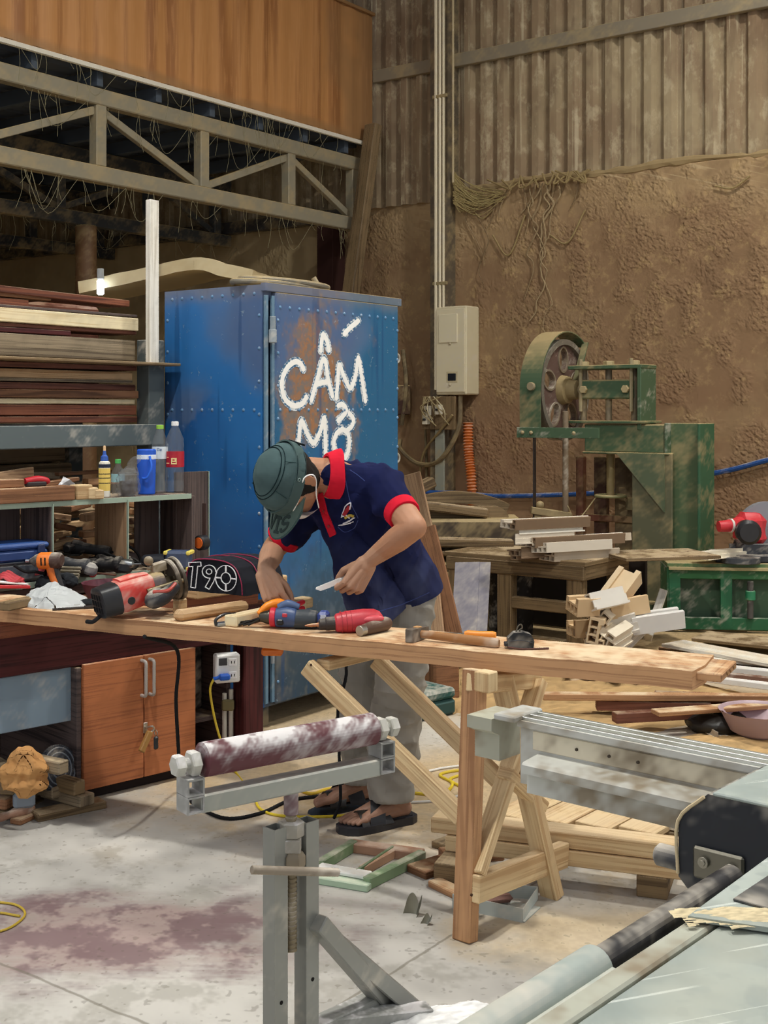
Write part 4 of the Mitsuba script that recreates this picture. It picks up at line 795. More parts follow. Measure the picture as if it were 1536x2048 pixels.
put('guide_head', cat([bar(at(1062, 1020, 9.0), at(1142, 1032, 9.0), .08, .05), ball(.03, 2).t(at(1080, 1010, 9.0)), box(.05, .05, .1).t(at(1075, 1035, 9.0))]).col('#8c7a58'), 'dusty', gk)
put('axle', rod(Q(0, -.1, 0), Q(0, -.66, 0), .035, 16).col('#8b7c60'), 'dusty', gk)
put('bearing_block', box(.16, .42, .14, .01).t(Q(0, -.42, .0), x=U, y=VV).col(GR), 'dusty', gk)
for v in (-.25, -.58):
    for dz in (1,): put('bearing_bolt', cat([rod(Q(-.08, v, 0), Q(-.11, v, 0), .03, 6)]).col('#a0906c'), 'dusty', gk)
put('head_top_plate', box(.26, .58, .03, .005).t(Q(0, -.43, .16), x=U, y=VV).col(GR), 'dusty', gk)
put('head_back_plate', box(.26, .03, .46, .005).t(Q(0, -.70, -.06), x=U, y=VV).col(GR), 'used', gk)
for v in (-.22, -.42, -.62):
    put('head_post', rod(Q(-.03, v, -.24), Q(-.03, v, .2), .024, 12).col('#6d6250'), 'dusty', gk); put('post_nut', cyl(.04, .035, 6).t(Q(-.03, v, .17)).col('#a3946f'), 'dusty', gk)
for v in (-.22, -.62): put('adjusting_bolt', rod(Q(-.08, v, -.16), Q(-.08, v, .22), .014, 8).col('#8f8466'), 'dusty', gk)
put('head_base_plate', box(.3, .62, .02, .004).t(Q(0, -.44, -.235), x=U, y=VV).col(GR), 'dusty', gk)
put('head_box', box(.24, .62, .20, .008).t(Q(0, -.58, -.35), x=U, y=VV).col(GR), 'dusty', gk)
put('box_flange', box(.3, .66, .015, .004).t(Q(0, -.60, -.455), x=U, y=VV).col(GR), 'dusty', gk)
zc = BW[2]; col_top = -.24
put('column_flange', box(.26, .02, zc + col_top, .004).t(Q(0, -.90, -zc + (zc + col_top) / 2), x=U, y=VV).col(GR), 'used', gk)
put('column_flange', box(.26, .02, zc + col_top, .004).t(Q(0, -1.14, -zc + (zc + col_top) / 2), x=U, y=VV).col('#33583f'), 'dusty', gk)
put('column_web', box(.02, .24, zc + col_top, .004).t(Q(-.05, -1.02, -zc + (zc + col_top) / 2), x=U, y=VV).col('#4c6044'), 'dusty', gk)
put('column_face', box(.02, .30, zc - .45, .004).t(Q(-.125, -.80, -zc + (zc - .45) / 2), x=U, y=VV).col('#5c5c46'), 'dusty', gk)
put('gusset', prism([(0, 0), (.36, 0), (.36, -.40)], .02).t(Q(-.14, -.54, -.455), x=-VV, y=Z).col('#545f48'), 'dusty', gk)
put('hand_wheel', tm(trimesh.creation.torus(.105, .012, major_sections=28, minor_sections=8)).t(Q(0, -.42, -.77)).col('#7f8a63'), 'dusty', gk)
put('hand_wheel_spokes', cat([box(.2, .018, .012).rot((0, 0, 1), t).t(Q(0, -.42, -.77)) for t in (0, 60, 120)]).col('#7f8a63'), 'dusty', gk)
put('screw_spindle', rod(Q(0, -.42, -.44), Q(0, -.42, -.78), .03, 14).col('#8a7a52'), 'dusty', gk)
for v, c_, w in ((-.08, '#6f4536', .06), (-.25, '#4a3128', .10), (-.45, '#60503c', .16), (-.66, '#6c5f45', .13)): put('rear_post', bar(Q(.2, v, -zc), Q(.2, v, -.5), w, .06, up=U).col(c_), 'dusty', gk)
put('rear_rail', bar(Q(.17, -.1, -.95), Q(.17, -.7, -.95), .04, .05).col('#6f4536'), 'dusty', gk)
put('rear_rail', bar(Q(.1, -.5, -.83), Q(.1, -.9, -.83), .04, .09).col('#6b6347'), 'dusty', gk)
cable('thin_wire', [Q(-.05, -.33, -.78), Q(-.1, -.2, -.95), at(1135, 1012, 8.98)], .005, '#b5a47c', 'thin pale wire from the bandsaw hand wheel to the guide rod', 'wire')
put('lower_frame', box(.3, .9, .12, .01).t(Q(-.1, -.4, -zc + .06), x=U, y=VV).col('#4b5a40'), 'dusty', gk)
# ================================================================ low wooden work table with profiles
c1 = at(1155, 1128, 7.4); tz = c1[2]
def Lw(a, b, z): return V(c1[0], c1[1], 0) + U * a + VV * b + Z * z
tk = thing('low_work_table', 'dusty low timber table stacked with white profiles', 'table')
def dw(name, p, q, w, h, c_=9, up=Z): put(name, cut(bar(p, q, w, h, up=up, ch=.005), c_, p, np.subtract(q, p)), 'wood', tk)
put('table_top', cut(box(.62, 1.0, .03, .004).t(Lw(.3, .44, tz), x=U, y=VV), 9, Lw(0, 0, 0), VV), 'wood', tk)
for a, b in ((.03, .02), (.03, .50), (.03, .86), (.56, .02), (.56, .86)): dw('leg', Lw(a, b, 0), Lw(a, b, tz - .015), .10, .08, 9, U)
dw('apron', Lw(.0, -.05, tz - .055), Lw(.0, .92, tz - .055), .04, .085); dw('apron', Lw(0, -.03, tz - .055), Lw(.6, -.03, tz - .055), .04, .085)
dw('stretcher', Lw(.03, .06, .27), Lw(.03, .46, .27), .06, .07); dw('stretcher', Lw(.03, .06, .04), Lw(.03, .82, .04), .06, .07); dw('stretcher', Lw(.06, .02, .24), Lw(.54, .02, .24), .06, .07)
put('table_board', cut(box(.62, .42, .02, .003).t(Lw(.52, -.28, tz + .026), x=V(1, .25, 0)), 9, Lw(0, 0, 0), U), 'wood', tk)
def profile2d(w, h, kind=0):
    o = shapely.box(0, 0, w, h * .62).union(shapely.box(0, 0, w * .22, h)).union(shapely.box(w * .78, 0, w, h * .8))
    if kind == 1: o = shapely.box(0, 0, w, h * .55).union(shapely.box(w * .1, 0, w * .5, h)).union(shapely.box(-w * .12, 0, 0, h * .14))
    n = 3; hol = [shapely.box(w * (.06 + i * .3), h * .09, w * (.06 + i * .3 + .24), h * .5) for i in range(n)]
    hol += [shapely.box(w * .05, h * .68, w * .16, h * .93)] if kind == 0 else [shapely.box(w * .16, h * .62, w * .44, h * .9)]
    return o.difference(shapely.union_all(hol))
def profile(p, d, L, w, h, roll, kind, label, group, c_='#cfc6b4', mat='used', name='white_profile', cat_='profile', mitre=0.0, stripe=False):
    g = prism(profile2d(w, h, kind), L); g = G(g.v - [w / 2, 0, 0], g.f)
    xs = g.v[:, 0].copy()
    if mitre: v = g.v.copy(); v[:, 2] += np.where(v[:, 2] > L / 2, -1, 1) * (v[:, 0] + w / 2) * mitre; g = G(v, g.f)
    d = unit(d); g = g.rot((0, 0, 1), roll).t(p, z=d, x=unit(np.cross(Z if abs(d[2]) < .95 else U, d)))
    if stripe: cc = np.where((xs < w * (.02 if kind else .08))[:, None], np.array(lin('#7a6550')), np.array(lin(c_))); put(name, g.col(cc), mat, label=label, cat=cat_, group=group)
    else: put(name, g.col(c_), mat, label=label, cat=cat_, group=group)
PR = [((1022, 1060), (1180, 1052), 'topmost dark edged'), ((1030, 1072), (1165, 1058), 'white second from the top'), ((1068, 1078), (1255, 1070), 'broad upper'), ((1022, 1090), (1150, 1080), 'short left'), ((1062, 1096), (1255, 1086), 'middle white'),
      ((1026, 1104), (1170, 1098), 'left lower'), ((1085, 1108), (1225, 1098), 'right lower'), ((1034, 1118), (1180, 1112), 'bottom left'), ((1100, 1124), (1240, 1108), 'lowest right')]
for i, (a, b, lab) in enumerate(PR):
    z = tz + .17 - i * .0165 if i < 8 else tz + .03; pa = on(*a, max(tz + .02, EYE - (a[1] - HY) * 7.45 / F)); pa = at(*a, 7.42 + .03 * (i % 3)); d = U * .62 + V(.75, .05, 0); d = unit(d)
    profile(pa + Z * .008, d, (b[0] - a[0]) * 7.6 / F / d[0], .095, .06, (8, -6, 172, 0, 5, 180, -4, 0, 4)[i], i % 2, lab + ' profile of the stack on the low work table', 'white profiles on the low table', ['#c9bfae', '#d8d3c6', '#b9ab96'][i % 3], mitre=.6 if i % 2 else -.5, stripe=i in (0, 2, 4, 5, 7), mat='matte')
put('dark_back_board', box(1.1, .03, .5, .004).t(Lw(.75, .45, .26), x=VV, y=-U).col('#241d18'), 'matte', label='dark board standing behind the legs of the low work table', cat='board')
put('black_bucket', lathe([(.11, 0), (.14, .0), (.155, .42), (.165, .44), (.15, .44), (.135, .03)], 28).t(Lw(.35, .66, 0)).col('#24211f'), 'used', label='black dusty bucket under the low work table', cat='bucket')
# leaning boards left of the table
def lean(name, a, b, Ya, Yb, w, t, c_, label, cat_='board', up=None): p, q = at(*a, Ya), at(*b, Yb); put(name, cut(bar(p, q, t, w, up=up if up is not None else VV, ch=.003), c_, p, q - p), 'wood', label=label, cat=cat_)
lean('leaning_board', (900, 1330), (815, 950), 7.05, 7.35, .02, .16, 11, 'tall brown board leaning behind the man, with a pale edge', up=V(.3, 1, 0))
lean('leaning_board', (905, 1335), (838, 1060), 6.8, 7.1, .02, .2, 3, 'broad brown board leaning in front of the tall one', up=V(.3, 1, 0))
lean('leaning_board', (873, 1340), (852, 1140), 6.6, 6.85, .02, .13, 11, 'short light brown board leaning lowest behind the man', up=V(.3, 1, 0))
for i, (x0, x1, w) in enumerate(((925, 935, .15), (950, 962, .12))):
    p, q = at(x0, 1325, 7.2), at(x1, 1125, 7.6); put('grey_sheet', cut(bar(p, q, w, .012, up=V(.2, 1, 0)), 6 if i else 4, p, q - p).col('#8d8a94') if False else bar(p, q, w, .012, up=V(.2, 1, 0)).col('#7f7c86'), 'used', label=('left' if i == 0 else 'right') + ' grey laminate sheet leaning under the low work table', cat='sheet')
# curved and straight timber behind the man
a = np.radians(np.linspace(150, 66, 26)); cc = at(905, 1275, 8.9); arc = [cc + V(math.cos(t) * 1.05, 0, 0) * .9 + Z * math.sin(t) * 1.0 + V(0, .25 * math.cos(t), 0) for t in a]
put('arched_timber', cut(sweep(arc, [(-.04, -.06), (.04, -.06), (.04, .06), (-.04, .06)], up=V(0, 1, 0)), 9, cc, U), 'wood', label='arched grey timber rib lying behind the man', cat='timber')
rb = shapely.box(0, 0, .5, .2).union(Point(.5, .1).buffer(.1)); put('rounded_board', cut(prism(rb, .05).t(at(840, 1072, 8.4), x=V(1, .1, 0), y=Z), 9, at(840, 1072, 8.4), V(1, 0, 0)), 'wood', label='dusty board with a rounded end behind the man', cat='board')
for i, (a_, b_, w, h, l) in enumerate((((835, 1080), (1020, 1084), .3, .06, 'thick dusty plank under the rounded board'), ((842, 1100), (1010, 1112), .25, .03, 'pale dusty plank lowest behind the man'), ((838, 1010), (975, 1026), .1, .06, 'dusty timber beneath the arched rib'), ((822, 985), (866, 962), .1, .07, 'short dusty timber block on top of the pile'))):
    p, q = at(*a_, 8.3), at(*b_, 8.35); put('stored_timber', cut(bar(p, q, w, h, ch=.01), 9, p, q - p), 'wood', label=l, cat='timber')
p, q = at(812, 1175, 8.35), at(975, 1180, 8.4); put('timber_rack', cat([box(1.0, .5, .05).t((p + q) / 2 + Z * .17), *[box(.07, .07, .5).t(V(x, 8.35, .27)) for x in (p[0] + .06, q[0] - .05)], box(1.0, .4, .25).t((p + q) / 2 + V(0, .1, .35))]).col('#3d342b'), 'dusty', label='low dark rack holding the dusty timber behind the man', cat='rack')
# ================================================================ heap of short profile offcuts
HP = [((1165, 1232), (60, 20, 0), .14, 10), ((1200, 1245), (.5, .8, .1), .2, 40), ((1240, 1195), (.55, .5, .55), .26, 20), ((1212, 1225), (.7, .3, .1), .22, -20), ((1256, 1235), (.9, .1, .15), .22, 0), ((1195, 1275), (.8, .3, .1), .2, 60),
      ((1180, 1262), (.3, .9, .0), .15, 100), ((1232, 1268), (.9, -.1, .25), .25, 15), ((1168, 1278), (.9, .2, 0), .16, 0), ((1222, 1285), (.6, .6, .2), .18, 30), ((1312, 1262), (.95, .05, .12), .30, 10), ((1258, 1265), (.6, .2, .5), .22, 45)]
for i, (c_, d, L, rl) in enumerate(HP):
    Yh = 7.0 + .1 * (i % 3); p = at(c_[0], c_[1], Yh); p[2] = max(p[2], .04); d = unit(V(*d)); p = p - d * L * .5; p[2] = max(p[2], .03)
    profile(p + Z * .02, d, L, .145, .10, rl, i % 2, ['left pale end with its hollow side up', 'pale piece in the middle', 'tall slanting tan piece with notched end', 'tan piece behind the middle', 'piece leaning against the upright board', 'piece lying lowest in front', 'small piece pointing at the viewer', 'piece lying on top of the lowest', 'leftmost tan piece', 'piece at the front right', 'grey white thick piece at the right', 'tan piece under the upright board'][i] + ' in the heap of hollow profile offcuts', 'profile offcuts in the heap', ['#c9ae88', '#d8cdb8', '#cdb795', '#cfcac0'][i % 4] if i != 10 else '#d3d1cc', name='profile_offcut', cat_='profile offcut', mat='matte')
lean('upright_offcut', (1296, 1275), (1326, 1185), 7.6, 7.75, .10, .05, 10, 'pale board end standing up in the offcut heap', 'offcut', up=V(.3, 1, 0))
# ================================================================ green machine cabinet with red cut-off saw
g0 = at(1337, 1258, 8.15); g0[2] = 0
gx = unit(V(.995, -.1, 0)); gy = V(.1, .995, 0)
def Gc(a, b, z): return g0 + gx * a + gy * b + Z * z
gk = thing('green_cabinet', 'green welded steel cabinet under the red cut-off saw', 'cabinet')
gh = EYE - (1130 - HY) * 8.15 / F
put('top_plate', box(1.2, .38, .03, .004).t(Gc(.59, .19, gh), x=gx, y=gy).col('#4c6a45'), 'dusty', gk)
put('top_rail', box(1.2, .03, .07, .004).t(Gc(.6, .02, gh - .055), x=gx, y=gy).col('#2d6138'), 'used', gk)
put('bottom_rail', box(1.2, .03, .08, .004).t(Gc(.6, .02, .06), x=gx, y=gy).col('#24593a'), 'used', gk)
for a in (.04, .37, 1.1): put('stile', box(.075, .03, gh - .06, .004).t(Gc(a, .02, gh / 2), x=gx, y=gy).col('#276040'), 'used', gk)
put('back_panel', box(1.15, .02, gh - .06, .004).t(Gc(.59, .1, gh / 2), x=gx, y=gy).col('#3d5741'), 'used', gk)
put('side_panel', box(.02, .34, gh - .03, .004).t(Gc(.0, .18, gh / 2), x=gx, y=gy).col('#2a5c3c'), 'used', gk)
put('bolt_bar', cat([rod(Gc(.52, -.005, .1), Gc(.52, -.005, .34), .02, 14), ]).col('#4d4a47'), 'used', gk)
put('bolt_collar', rod(Gc(.52, -.005, .22), Gc(.52, -.005, .28), .032, 16).col('#2f7a55'), 'used', gk)
put('angle_edge', bar(Gc(0, -.012, gh - .02), Gc(1.2, -.012, gh - .02), .02, .02).col('#a69a70'), 'dusty', gk)
sk = thing('cut_off_saw', 'red cut-off saw with grey guard standing on the green cabinet', 'saw')
s0 = at(1490, 1060, 8.25)
put('handle', tube([at(1437, 1053, 8.1), at(1462, 1051, 8.12), at(1480, 1048, 8.18)], [.035, .042, .05], 12, 5).col('#c22f38'), 'satin', sk)
put('handle_ring', rod(at(1459, 1051, 8.115), at(1463, 1051, 8.12), .046, 14).col('#d9d4cc'), 'satin', sk)
put('gear_housing', rough(fine(box(.2, .2, .22, .05), .05), .02, 8).t(at(1500, 1058, 8.3)).col('#c43039'), 'satin', sk)
put('motor', lathe([(.03, 0), (.075, .01), (.08, .1), (.06, .12)], 20).t(at(1492, 1062, 8.1), z=-V(.1, 1, 0)).col('#1f1f23'), 'satin', sk)
put('blade_guard', prism(Polygon([(.2 * math.cos(t), .2 * math.sin(t)) for t in np.radians(np.linspace(-10, 190, 24))]), .07).t(at(1530, 1062, 8.4), x=V(1, 0, 0), y=Z).col('#7d8088'), 'satin', sk)
put('blade', cyl(.17, .004, 36).t(at(1536, 1075, 8.38), z=V(.1, 1, 0)).col('#8f9296'), 'metal', sk)
put('pivot_arm', bar(at(1480, 1082, 8.2), at(1470, 1110, 8.25), .06, .05).col('#3a3236'), 'used', sk)
put('saw_base', box(.5, .35, .05, .008).t(at(1500, 1112, 8.3), x=gx, y=gy).col('#2f3238'), 'used', sk)
put('fence', box(.3, .03, .07, .004).t(at(1505, 1098, 8.2), x=gx, y=gy).col('#3a3d44'), 'used', sk)
put('turntable', cyl(.13, .04, 24).t(at(1480, 1125, 8.15)).col('#44474d'), 'used', sk)
profile(at(1398, 1118, 8.08), V(.9, .5, .03), .35, .14, .05, 0, 1, 'white hollow profile clamped under the red saw', None, '#d3cbb6')
# ================================================================ boards and strips lying on the floor at the right
def strip(a, b, w, h, c_, label, z=0.0, name='floor_board', cat_='board', mat='wood'):
    p, q = on(*a, z), on(*b, z); p[2] = q[2] = z + h / 2; g = bar(p, q, w, h, ch=.003)
    put(name, cut(g, c_, p, q - p) if mat == 'wood' else g.col(c_), mat, label=label, cat=cat_)
strip((1290, 1322), (1620, 1375), .16, .04, 11, 'brown board lying lowest under the white strips', .02)
strip((1345, 1290), (1640, 1345), .2, .02, 10, 'pale board sloping towards the green cabinet', .08)
strip((1400, 1275), (1640, 1300), .3, .02, 9, 'wide dusty board in front of the green cabinet', .05)
for i, (y0, y1, w, c_) in enumerate(((1355, 1378, .10, '#d9d8d4'), (1332, 1350, .07, '#cfcdc8'), (1344, 1366, .04, '#6b4a3a'))):
    strip((1370 - 15 * i, y0), (1660, y1 + 14), w, .03, c_, ('nearest broad white', 'farther narrow white', 'thin brown')[i] + ' moulding strip on the floor boards', .05 + .01 * i, 'moulding_strip', 'strip', 'used')
strip((1380, 1312), (1650, 1338), .22, .02, 10, 'pale grey board under the white moulding strips', .06)
strip((1330, 1300), (1650, 1362), .12, .025, 11, 'tan board between the pale boards and the moulding strips', .03)
strip((1085, 1398), (1620, 1402), .06, .03, 0, 'long light brown board on sawdust behind the plank', .10)
strip((1192, 1418), (1420, 1422), .07, .045, 2, 'dark red brown board under the long light one', .05)
strip((1310, 1405), (1640, 1418), .08, .05, 2, 'dark red brown board reaching out of the picture', .06)
strip((1228, 1445), (1560, 1426), .055, .045, 2, 'nearest dark red board lying askew on the floor', .05)
strip((1310, 1430), (1620, 1408), .08, .02, 0, 'cream board lying on the nearest dark red board', .10)
cl = [on(1360, 1435), on(1442, 1478)]; put('steel_channel', cat([bar(cl[0] + Z * .01, cl[1] + Z * .01, .07, .004), bar(cl[0] + V(.025, .025, .022), cl[1] + V(.025, .025, .022), .004, .03), bar(cl[0] + V(-.02, -.025, .022), cl[1] + V(-.02, -.025, .022), .004, .03)]).col('#9d8f7c'), 'used', label='short open channel lying beside the pink bowl', cat='channel')
put('pink_bowl', lathe([(.06, 0), (.13, .04), (.17, .12), (.18, .13), (.16, .12), (.12, .05), (.05, .015)], 32).t(on(1520, 1478)).col('#a58e94'), 'satin', label='pinkish grey plastic bowl on the floor at the boards', cat='bowl')
put('dark_bag', rough(fine(ell(.16, .1, .06, 3), .04), .05, 9).t(on(1440, 1462) + Z * .04).col('#23211f'), 'satin', label='crumpled dark plastic bag among the floor boards', cat='bag')
# sawdust drifts
for i, (px, py, rx, ry, h) in enumerate(((1110, 1368, .5, .3, .09), (1250, 1392, .6, .25, .05), (1190, 1440, .7, .3, .035), (1450, 1500, .6, .25, .03), (930, 1350, .4, .3, .05), (1010, 1390, .5, .25, .06))):
    p = on(px, py); put('sawdust_drift', heap(0, p[0], p[1], 0, rx, ry, h, 11 + i, .2 * i, '#ab8d62'), 'matte', label='brown sawdust drift on the floor behind the plank', cat='sawdust', kind='stuff')
for i in range(22):
    p = on(1085 + 245 * (i + R.random() * .6) / 22, R.uniform(1345, 1390)); d = unit(V(R.gauss(0, 1), R.gauss(0, 1), R.gauss(0, .15))); L = R.uniform(.06, .22); p[2] = .04 + .05 * R.random()
    put('wood_chunk', cut(bar(p - d * L / 2, p + d * L / 2, R.uniform(.03, .08), R.uniform(.02, .04), ch=.004), R.choice([9, 11, 3]), p, d), 'wood', label=nth(i) + ' dusty brown wood chunk from the left in the sawdust behind the plank', cat='wood scrap', group='wood chunks in the sawdust')
# tool case behind the man
tc = thing('tool_case', 'dark green tool case with red latch on the floor behind the man', 'tool case'); p = on(872, 1434)
tx = unit(V(.75, .66, 0)); ty = V(-tx[1], tx[0], 0)
put('lower_shell', box(.42, .3, .075, .015).t(p + Z * .04 - tx * .1 + ty * .12, x=tx, y=ty).col('#1f4240'), 'satin', tc)
put('upper_shell', box(.42, .3, .05, .015).t(p + Z * .105 - tx * .1 + ty * .12, x=tx, y=ty).col('#24504b'), 'used', tc)
put('latch', box(.012, .06, .07, .004).t(p + Z * .07 + tx * .112 + ty * .05, x=tx, y=ty).col('#b5242b'), 'satin', tc)
put('label_plate', box(.004, .08, .04, .001).t(p + Z * .08 + tx * .112 + ty * .17, x=tx, y=ty).col('#cfd3cf'), 'satin', tc)
for i, (a, b) in enumerate((((845, 1345), (895, 1340)), ((850, 1300), (890, 1375)))):
    p, q = at(*a, 6.3), at(*b, 6.35); put('brown_panel', cut(bar(p, q, .03 if i else .3, .25 if i == 0 else .12, up=Z if i == 0 else VV), 3, p, q - p), 'wood', label=('brown panel standing' if i == 0 else 'short brown slat leaning') + ' on the tool case side behind the man', cat='panel')
# ================================================================ the man at the plank
mk = thing('person', 'man in navy polo shirt, green cap and white mask bending over the plank', 'person')
neck = V(-.178, 4.11, 1.235); chest = V(-.115, 4.18, 1.165); waist = V(-.03, 4.30, 1.01); pelv = V(.03, 4.39, .86)
Lc = unit(V(.74, -.66, .14)); Lp = unit(V(.58, -.81, 0))
Lsh, Rsh = V(-.005, 4.085, 1.195), V(-.235, 4.30, 1.135)
Lel, Rel = V(.093, 3.90, 1.085), V(-.385, 4.37, .965)
Lwr, Rwr = V(-.048, 4.00, .968), V(-.390, 4.11, .925)
Lhip, Rhip = V(.085, 4.33, .84), V(-.035, 4.45, .84)
Lkn, Rkn = V(.055, 4.29, .46), V(-.078, 4.50, .46)
Lan, Ran = V(.028, 4.375, .085), V(-.085, 4.585, .085)
hu = unit(V(-.68, -.68, .27)); hf = V(-.31, -.06, -.95); hf = unit(hf - hu * np.dot(hf, hu)); hl = np.cross(hu, hf)
hc = at(586, 960, 4.06)
def Hd(l, f, u): return hc + hl * l + hf * f + hu * u
def hand(w, d, n, left, curl, thumb, spread=1.0, twist=None):
    d = unit(d); n = unit(np.asarray(n, float) - d * np.dot(n, d)); s = np.cross(d, n) if left else np.cross(n, d)
    def Q(x, y, z): return w + d * x + s * y + n * z
    ch = [[(Q(0, .014, 0), .021), (Q(.03, .024, -.002), .017), (Q(.084, .030, 0), .0115)], [(Q(0, -.014, 0), .020), (Q(.03, -.022, -.002), .016), (Q(.078, -.030, -.001), .0105)],
          [(Q(.0, 0, 0), .021), (Q(.086, .010, .003), .0125)], [(Q(.0, 0, 0), .02), (Q(.084, -.011, .002), .0115)], [(Q(.03, .02, -.006), .017), (Q(.08, .0, -.004), .012)]]
    pal = manifold3d.Manifold.batch_hull([manifold3d.Manifold.sphere(r_, 16).translate(list(map(float, c))) for c, r_ in ((Q(.02, .022, -.004), .015), (Q(.02, -.02, -.004), .015), (Q(.08, .029, 0), .0105), (Q(.075, -.029, 0), .0095), (Q(.084, .008, .002), .0115))])
    tips = []
    for i, (y, x, ls) in enumerate(((.030, .086, (.043, .026, .020)), (.010, .089, (.048, .030, .021)), (-.011, .086, (.044, .028, .020)), (-.030, .079, (.034, .021, .018)))):
        p = Q(x, y, 0); a = 0; sp = math.radians((6, 1, -4, -9)[i] * spread); out = [(p, .0108 - .0006 * i)]
        for k, l in enumerate(ls):
            a += math.radians(curl[i][k]); p = p + l * (d * math.cos(a) * math.cos(sp) + s * math.sin(sp) * abs(math.cos(a)) - n * math.sin(a)); out.append((p, (.0098, .0088, .0076)[k] - .0005 * (i == 3)))
        ch.append(out); tips.append((p, d * math.cos(a) - n * math.sin(a), d * math.sin(a) + n * math.cos(a)))
    p = Q(.022, .026, -.012); out = [(p, .0155)]
    for k, (l, v_) in enumerate(zip((.044, .032, .024), thumb)): p = p + l * unit(d * v_[0] + s * v_[1] + n * v_[2]); out.append((p, (.0115, .0105, .0085)[k]))
    ch.append(out); tips.append((p, unit(d * thumb[2][0] + s * thumb[2][1] + n * thumb[2][2]), n))
    return ch, pal, tips, Q
rd, rn = V(.36, -.42, -.78), V(-.35, -.85, .35)
ld, ln_ = V(-.50, -.12, -.80), V(.30, -.88, .05)
chR, palR, tipR, QR = hand(Rwr + V(0, -.012, -.012), rd, rn, False, [(28, 35, 20), (48, 55, 30), (55, 62, 30), (60, 62, 30)], [(.85, .35, -.4), (.96, .0, -.3), (.96, -.15, -.2)])
chL, palL, tipL, QL = hand(Lwr + V(-.008, 0, -.012), ld, ln_, True, [(52, 78, 40), (62, 82, 45), (66, 84, 45), (70, 84, 45)], [(.75, .40, -.55), (.85, -.1, -.5), (.8, -.35, -.45)])
def sph(p, r): return manifold3d.Manifold.sphere(float(r), 24).translate(list(map(float, p)))
def mh(*ps): return manifold3d.Manifold.batch_hull([sph(p, r) for p, r in ps])
skull = [mh((Hd(0, -.022, .035), .074), (Hd(0, .035, .035), .066), (Hd(0, .0, .045), .072), (Hd(.02, -.01, .0), .06), (Hd(-.02, -.01, 0), .06)),
    mh((Hd(.026, .05, .02), .045), (Hd(-.026, .05, .02), .045), (Hd(.03, .02, -.05), .035), (Hd(-.03, .02, -.05), .035), (Hd(0, .066, -.082), .024), (Hd(0, .07, -.03), .03)),
    mh((Hd(0, .098, .012), .007), (Hd(0, .117, -.028), .011), (Hd(.013, .098, -.033), .009), (Hd(-.013, .098, -.033), .009)), mh((Hd(.025, .094, .018), .008), (Hd(-.025, .094, .018), .008)),
    mh((Hd(.012, .096, -.056), .007), (Hd(-.012, .096, -.056), .007), (Hd(0, .1, -.056), .007))]
for s in (1, -1): skull += [mh((Hd(s * .079, -.008, .022), .007), (Hd(s * .087, -.026, .02), .006), (Hd(s * .086, -.024, -.01), .006), (Hd(s * .079, -.008, -.026), .006), (Hd(s * .075, -.002, .0), .006))]
arm_l = [[(Lsh, .058), (Lsh * .5 + Lel * .5, .050), (Lel, .041)], [(Lel, .041), (Lel * .65 + Lwr * .35, .041), (Lwr, .026), (Lwr + unit(ld) * .02, .024)]]
arm_r = [[(Rsh, .058), (Rsh * .5 + Rel * .5, .050), (Rel, .041)], [(Rel, .041), (Rel * .65 + Rwr * .35, .041), (Rwr, .027), (Rwr + unit(rd) * .02, .024)]]
legs = [[(Lhip, .08), (Lkn, .055), (Lkn * .6 + Lan * .4, .052), (Lan, .036)], [(Rhip, .08), (Rkn, .055), (Rkn * .6 + Ran * .4, .052), (Ran, .036)]]
tor = [[(pelv + Lp * .05, .10), (waist + Lp * .05, .095)], [(pelv - Lp * .05, .10), (waist - Lp * .05, .095)], [(waist, .1), (chest, .10)], [(waist, .1), (chest + Lc * .07, .085)], [(waist, .1), (chest - Lc * .07, .085)],
    [(chest, .1), (neck, .06)], [(Lsh, .055), (neck, .05)], [(Rsh, .055), (neck, .05)], [(neck, .056), (Hd(0, -.035, -.045), .053), (Hd(0, -.03, .0), .055)]]
ff = unit(V(-.84, -.54, 0)); fs = V(-ff[1], ff[0], 0)
def foot(an, f, lft):
    s = V(-f[1], f[0], 0) * (1 if lft else -1)                               # towards the little toe is -s ... big toe +s*-1
    h = V(an[0], an[1], .052) - f * .045; b = V(an[0], an[1], .045) + f * .125
    ch = [[(V(an[0], an[1], .10), .038), (h, .032)], [(V(an[0], an[1], .085), .036), (b - s * .022, .022)], [(V(an[0], an[1], .07), .034), (b + s * .024, .018)], [(h, .03), (b + s * .024, .018)], [(h, .03), (b - s * .022, .02)], [(b + s * .024, .018), (b - s * .022, .021)]]
    for k, (o, L, r_) in enumerate(((-.030, .058, .0135), (-.010, .056, .0105), (.006, .050, .0098), (.02, .042, .009), (.033, .03, .0085))): p = b + s * o; ch.append([(p, r_ + .004), (p + f * L * .6 + Z * (-.002), r_), (p + f * L - Z * .008, r_ * .9)])
    return ch
fdir = unit(V(-.84, -.50, 0)); fdr = unit(V(-.90, -.42, 0))
body = manifold3d.Manifold.batch_boolean([chain(arm_l + arm_r + legs + tor + foot(Lan, fdir, True) + foot(Ran, fdr, False) + chR + chL), palR, palL, *skull], manifold3d.OpType.Add)
bg = melt(body, .009, 8)
n_ = meshkit.fbm(bg.v * 18, 3, 3)[:, None]; skin = np.array(lin('#a87a5e')) * (.82 + .36 * n_)
hr = np.linalg.norm(bg.v - Rwr, axis=1) < .2; hl_ = np.linalg.norm(bg.v - (Lwr + unit(ld) * .08), axis=1) < .13; skin[hr | hl_] = skin[hr | hl_] * .55 + np.array(lin('#b08f78')) * .45
ft = bg.v[:, 2] < .12; skin[ft] = skin[ft] * .3 + np.array(lin('#86685a')) * .7
lip = np.linalg.norm(bg.v - Hd(0, .1, -.056), axis=1) < .016; skin[lip] = lin('#8f5547')
put('body', bg.col(skin), 'skin', mk, angle=80)
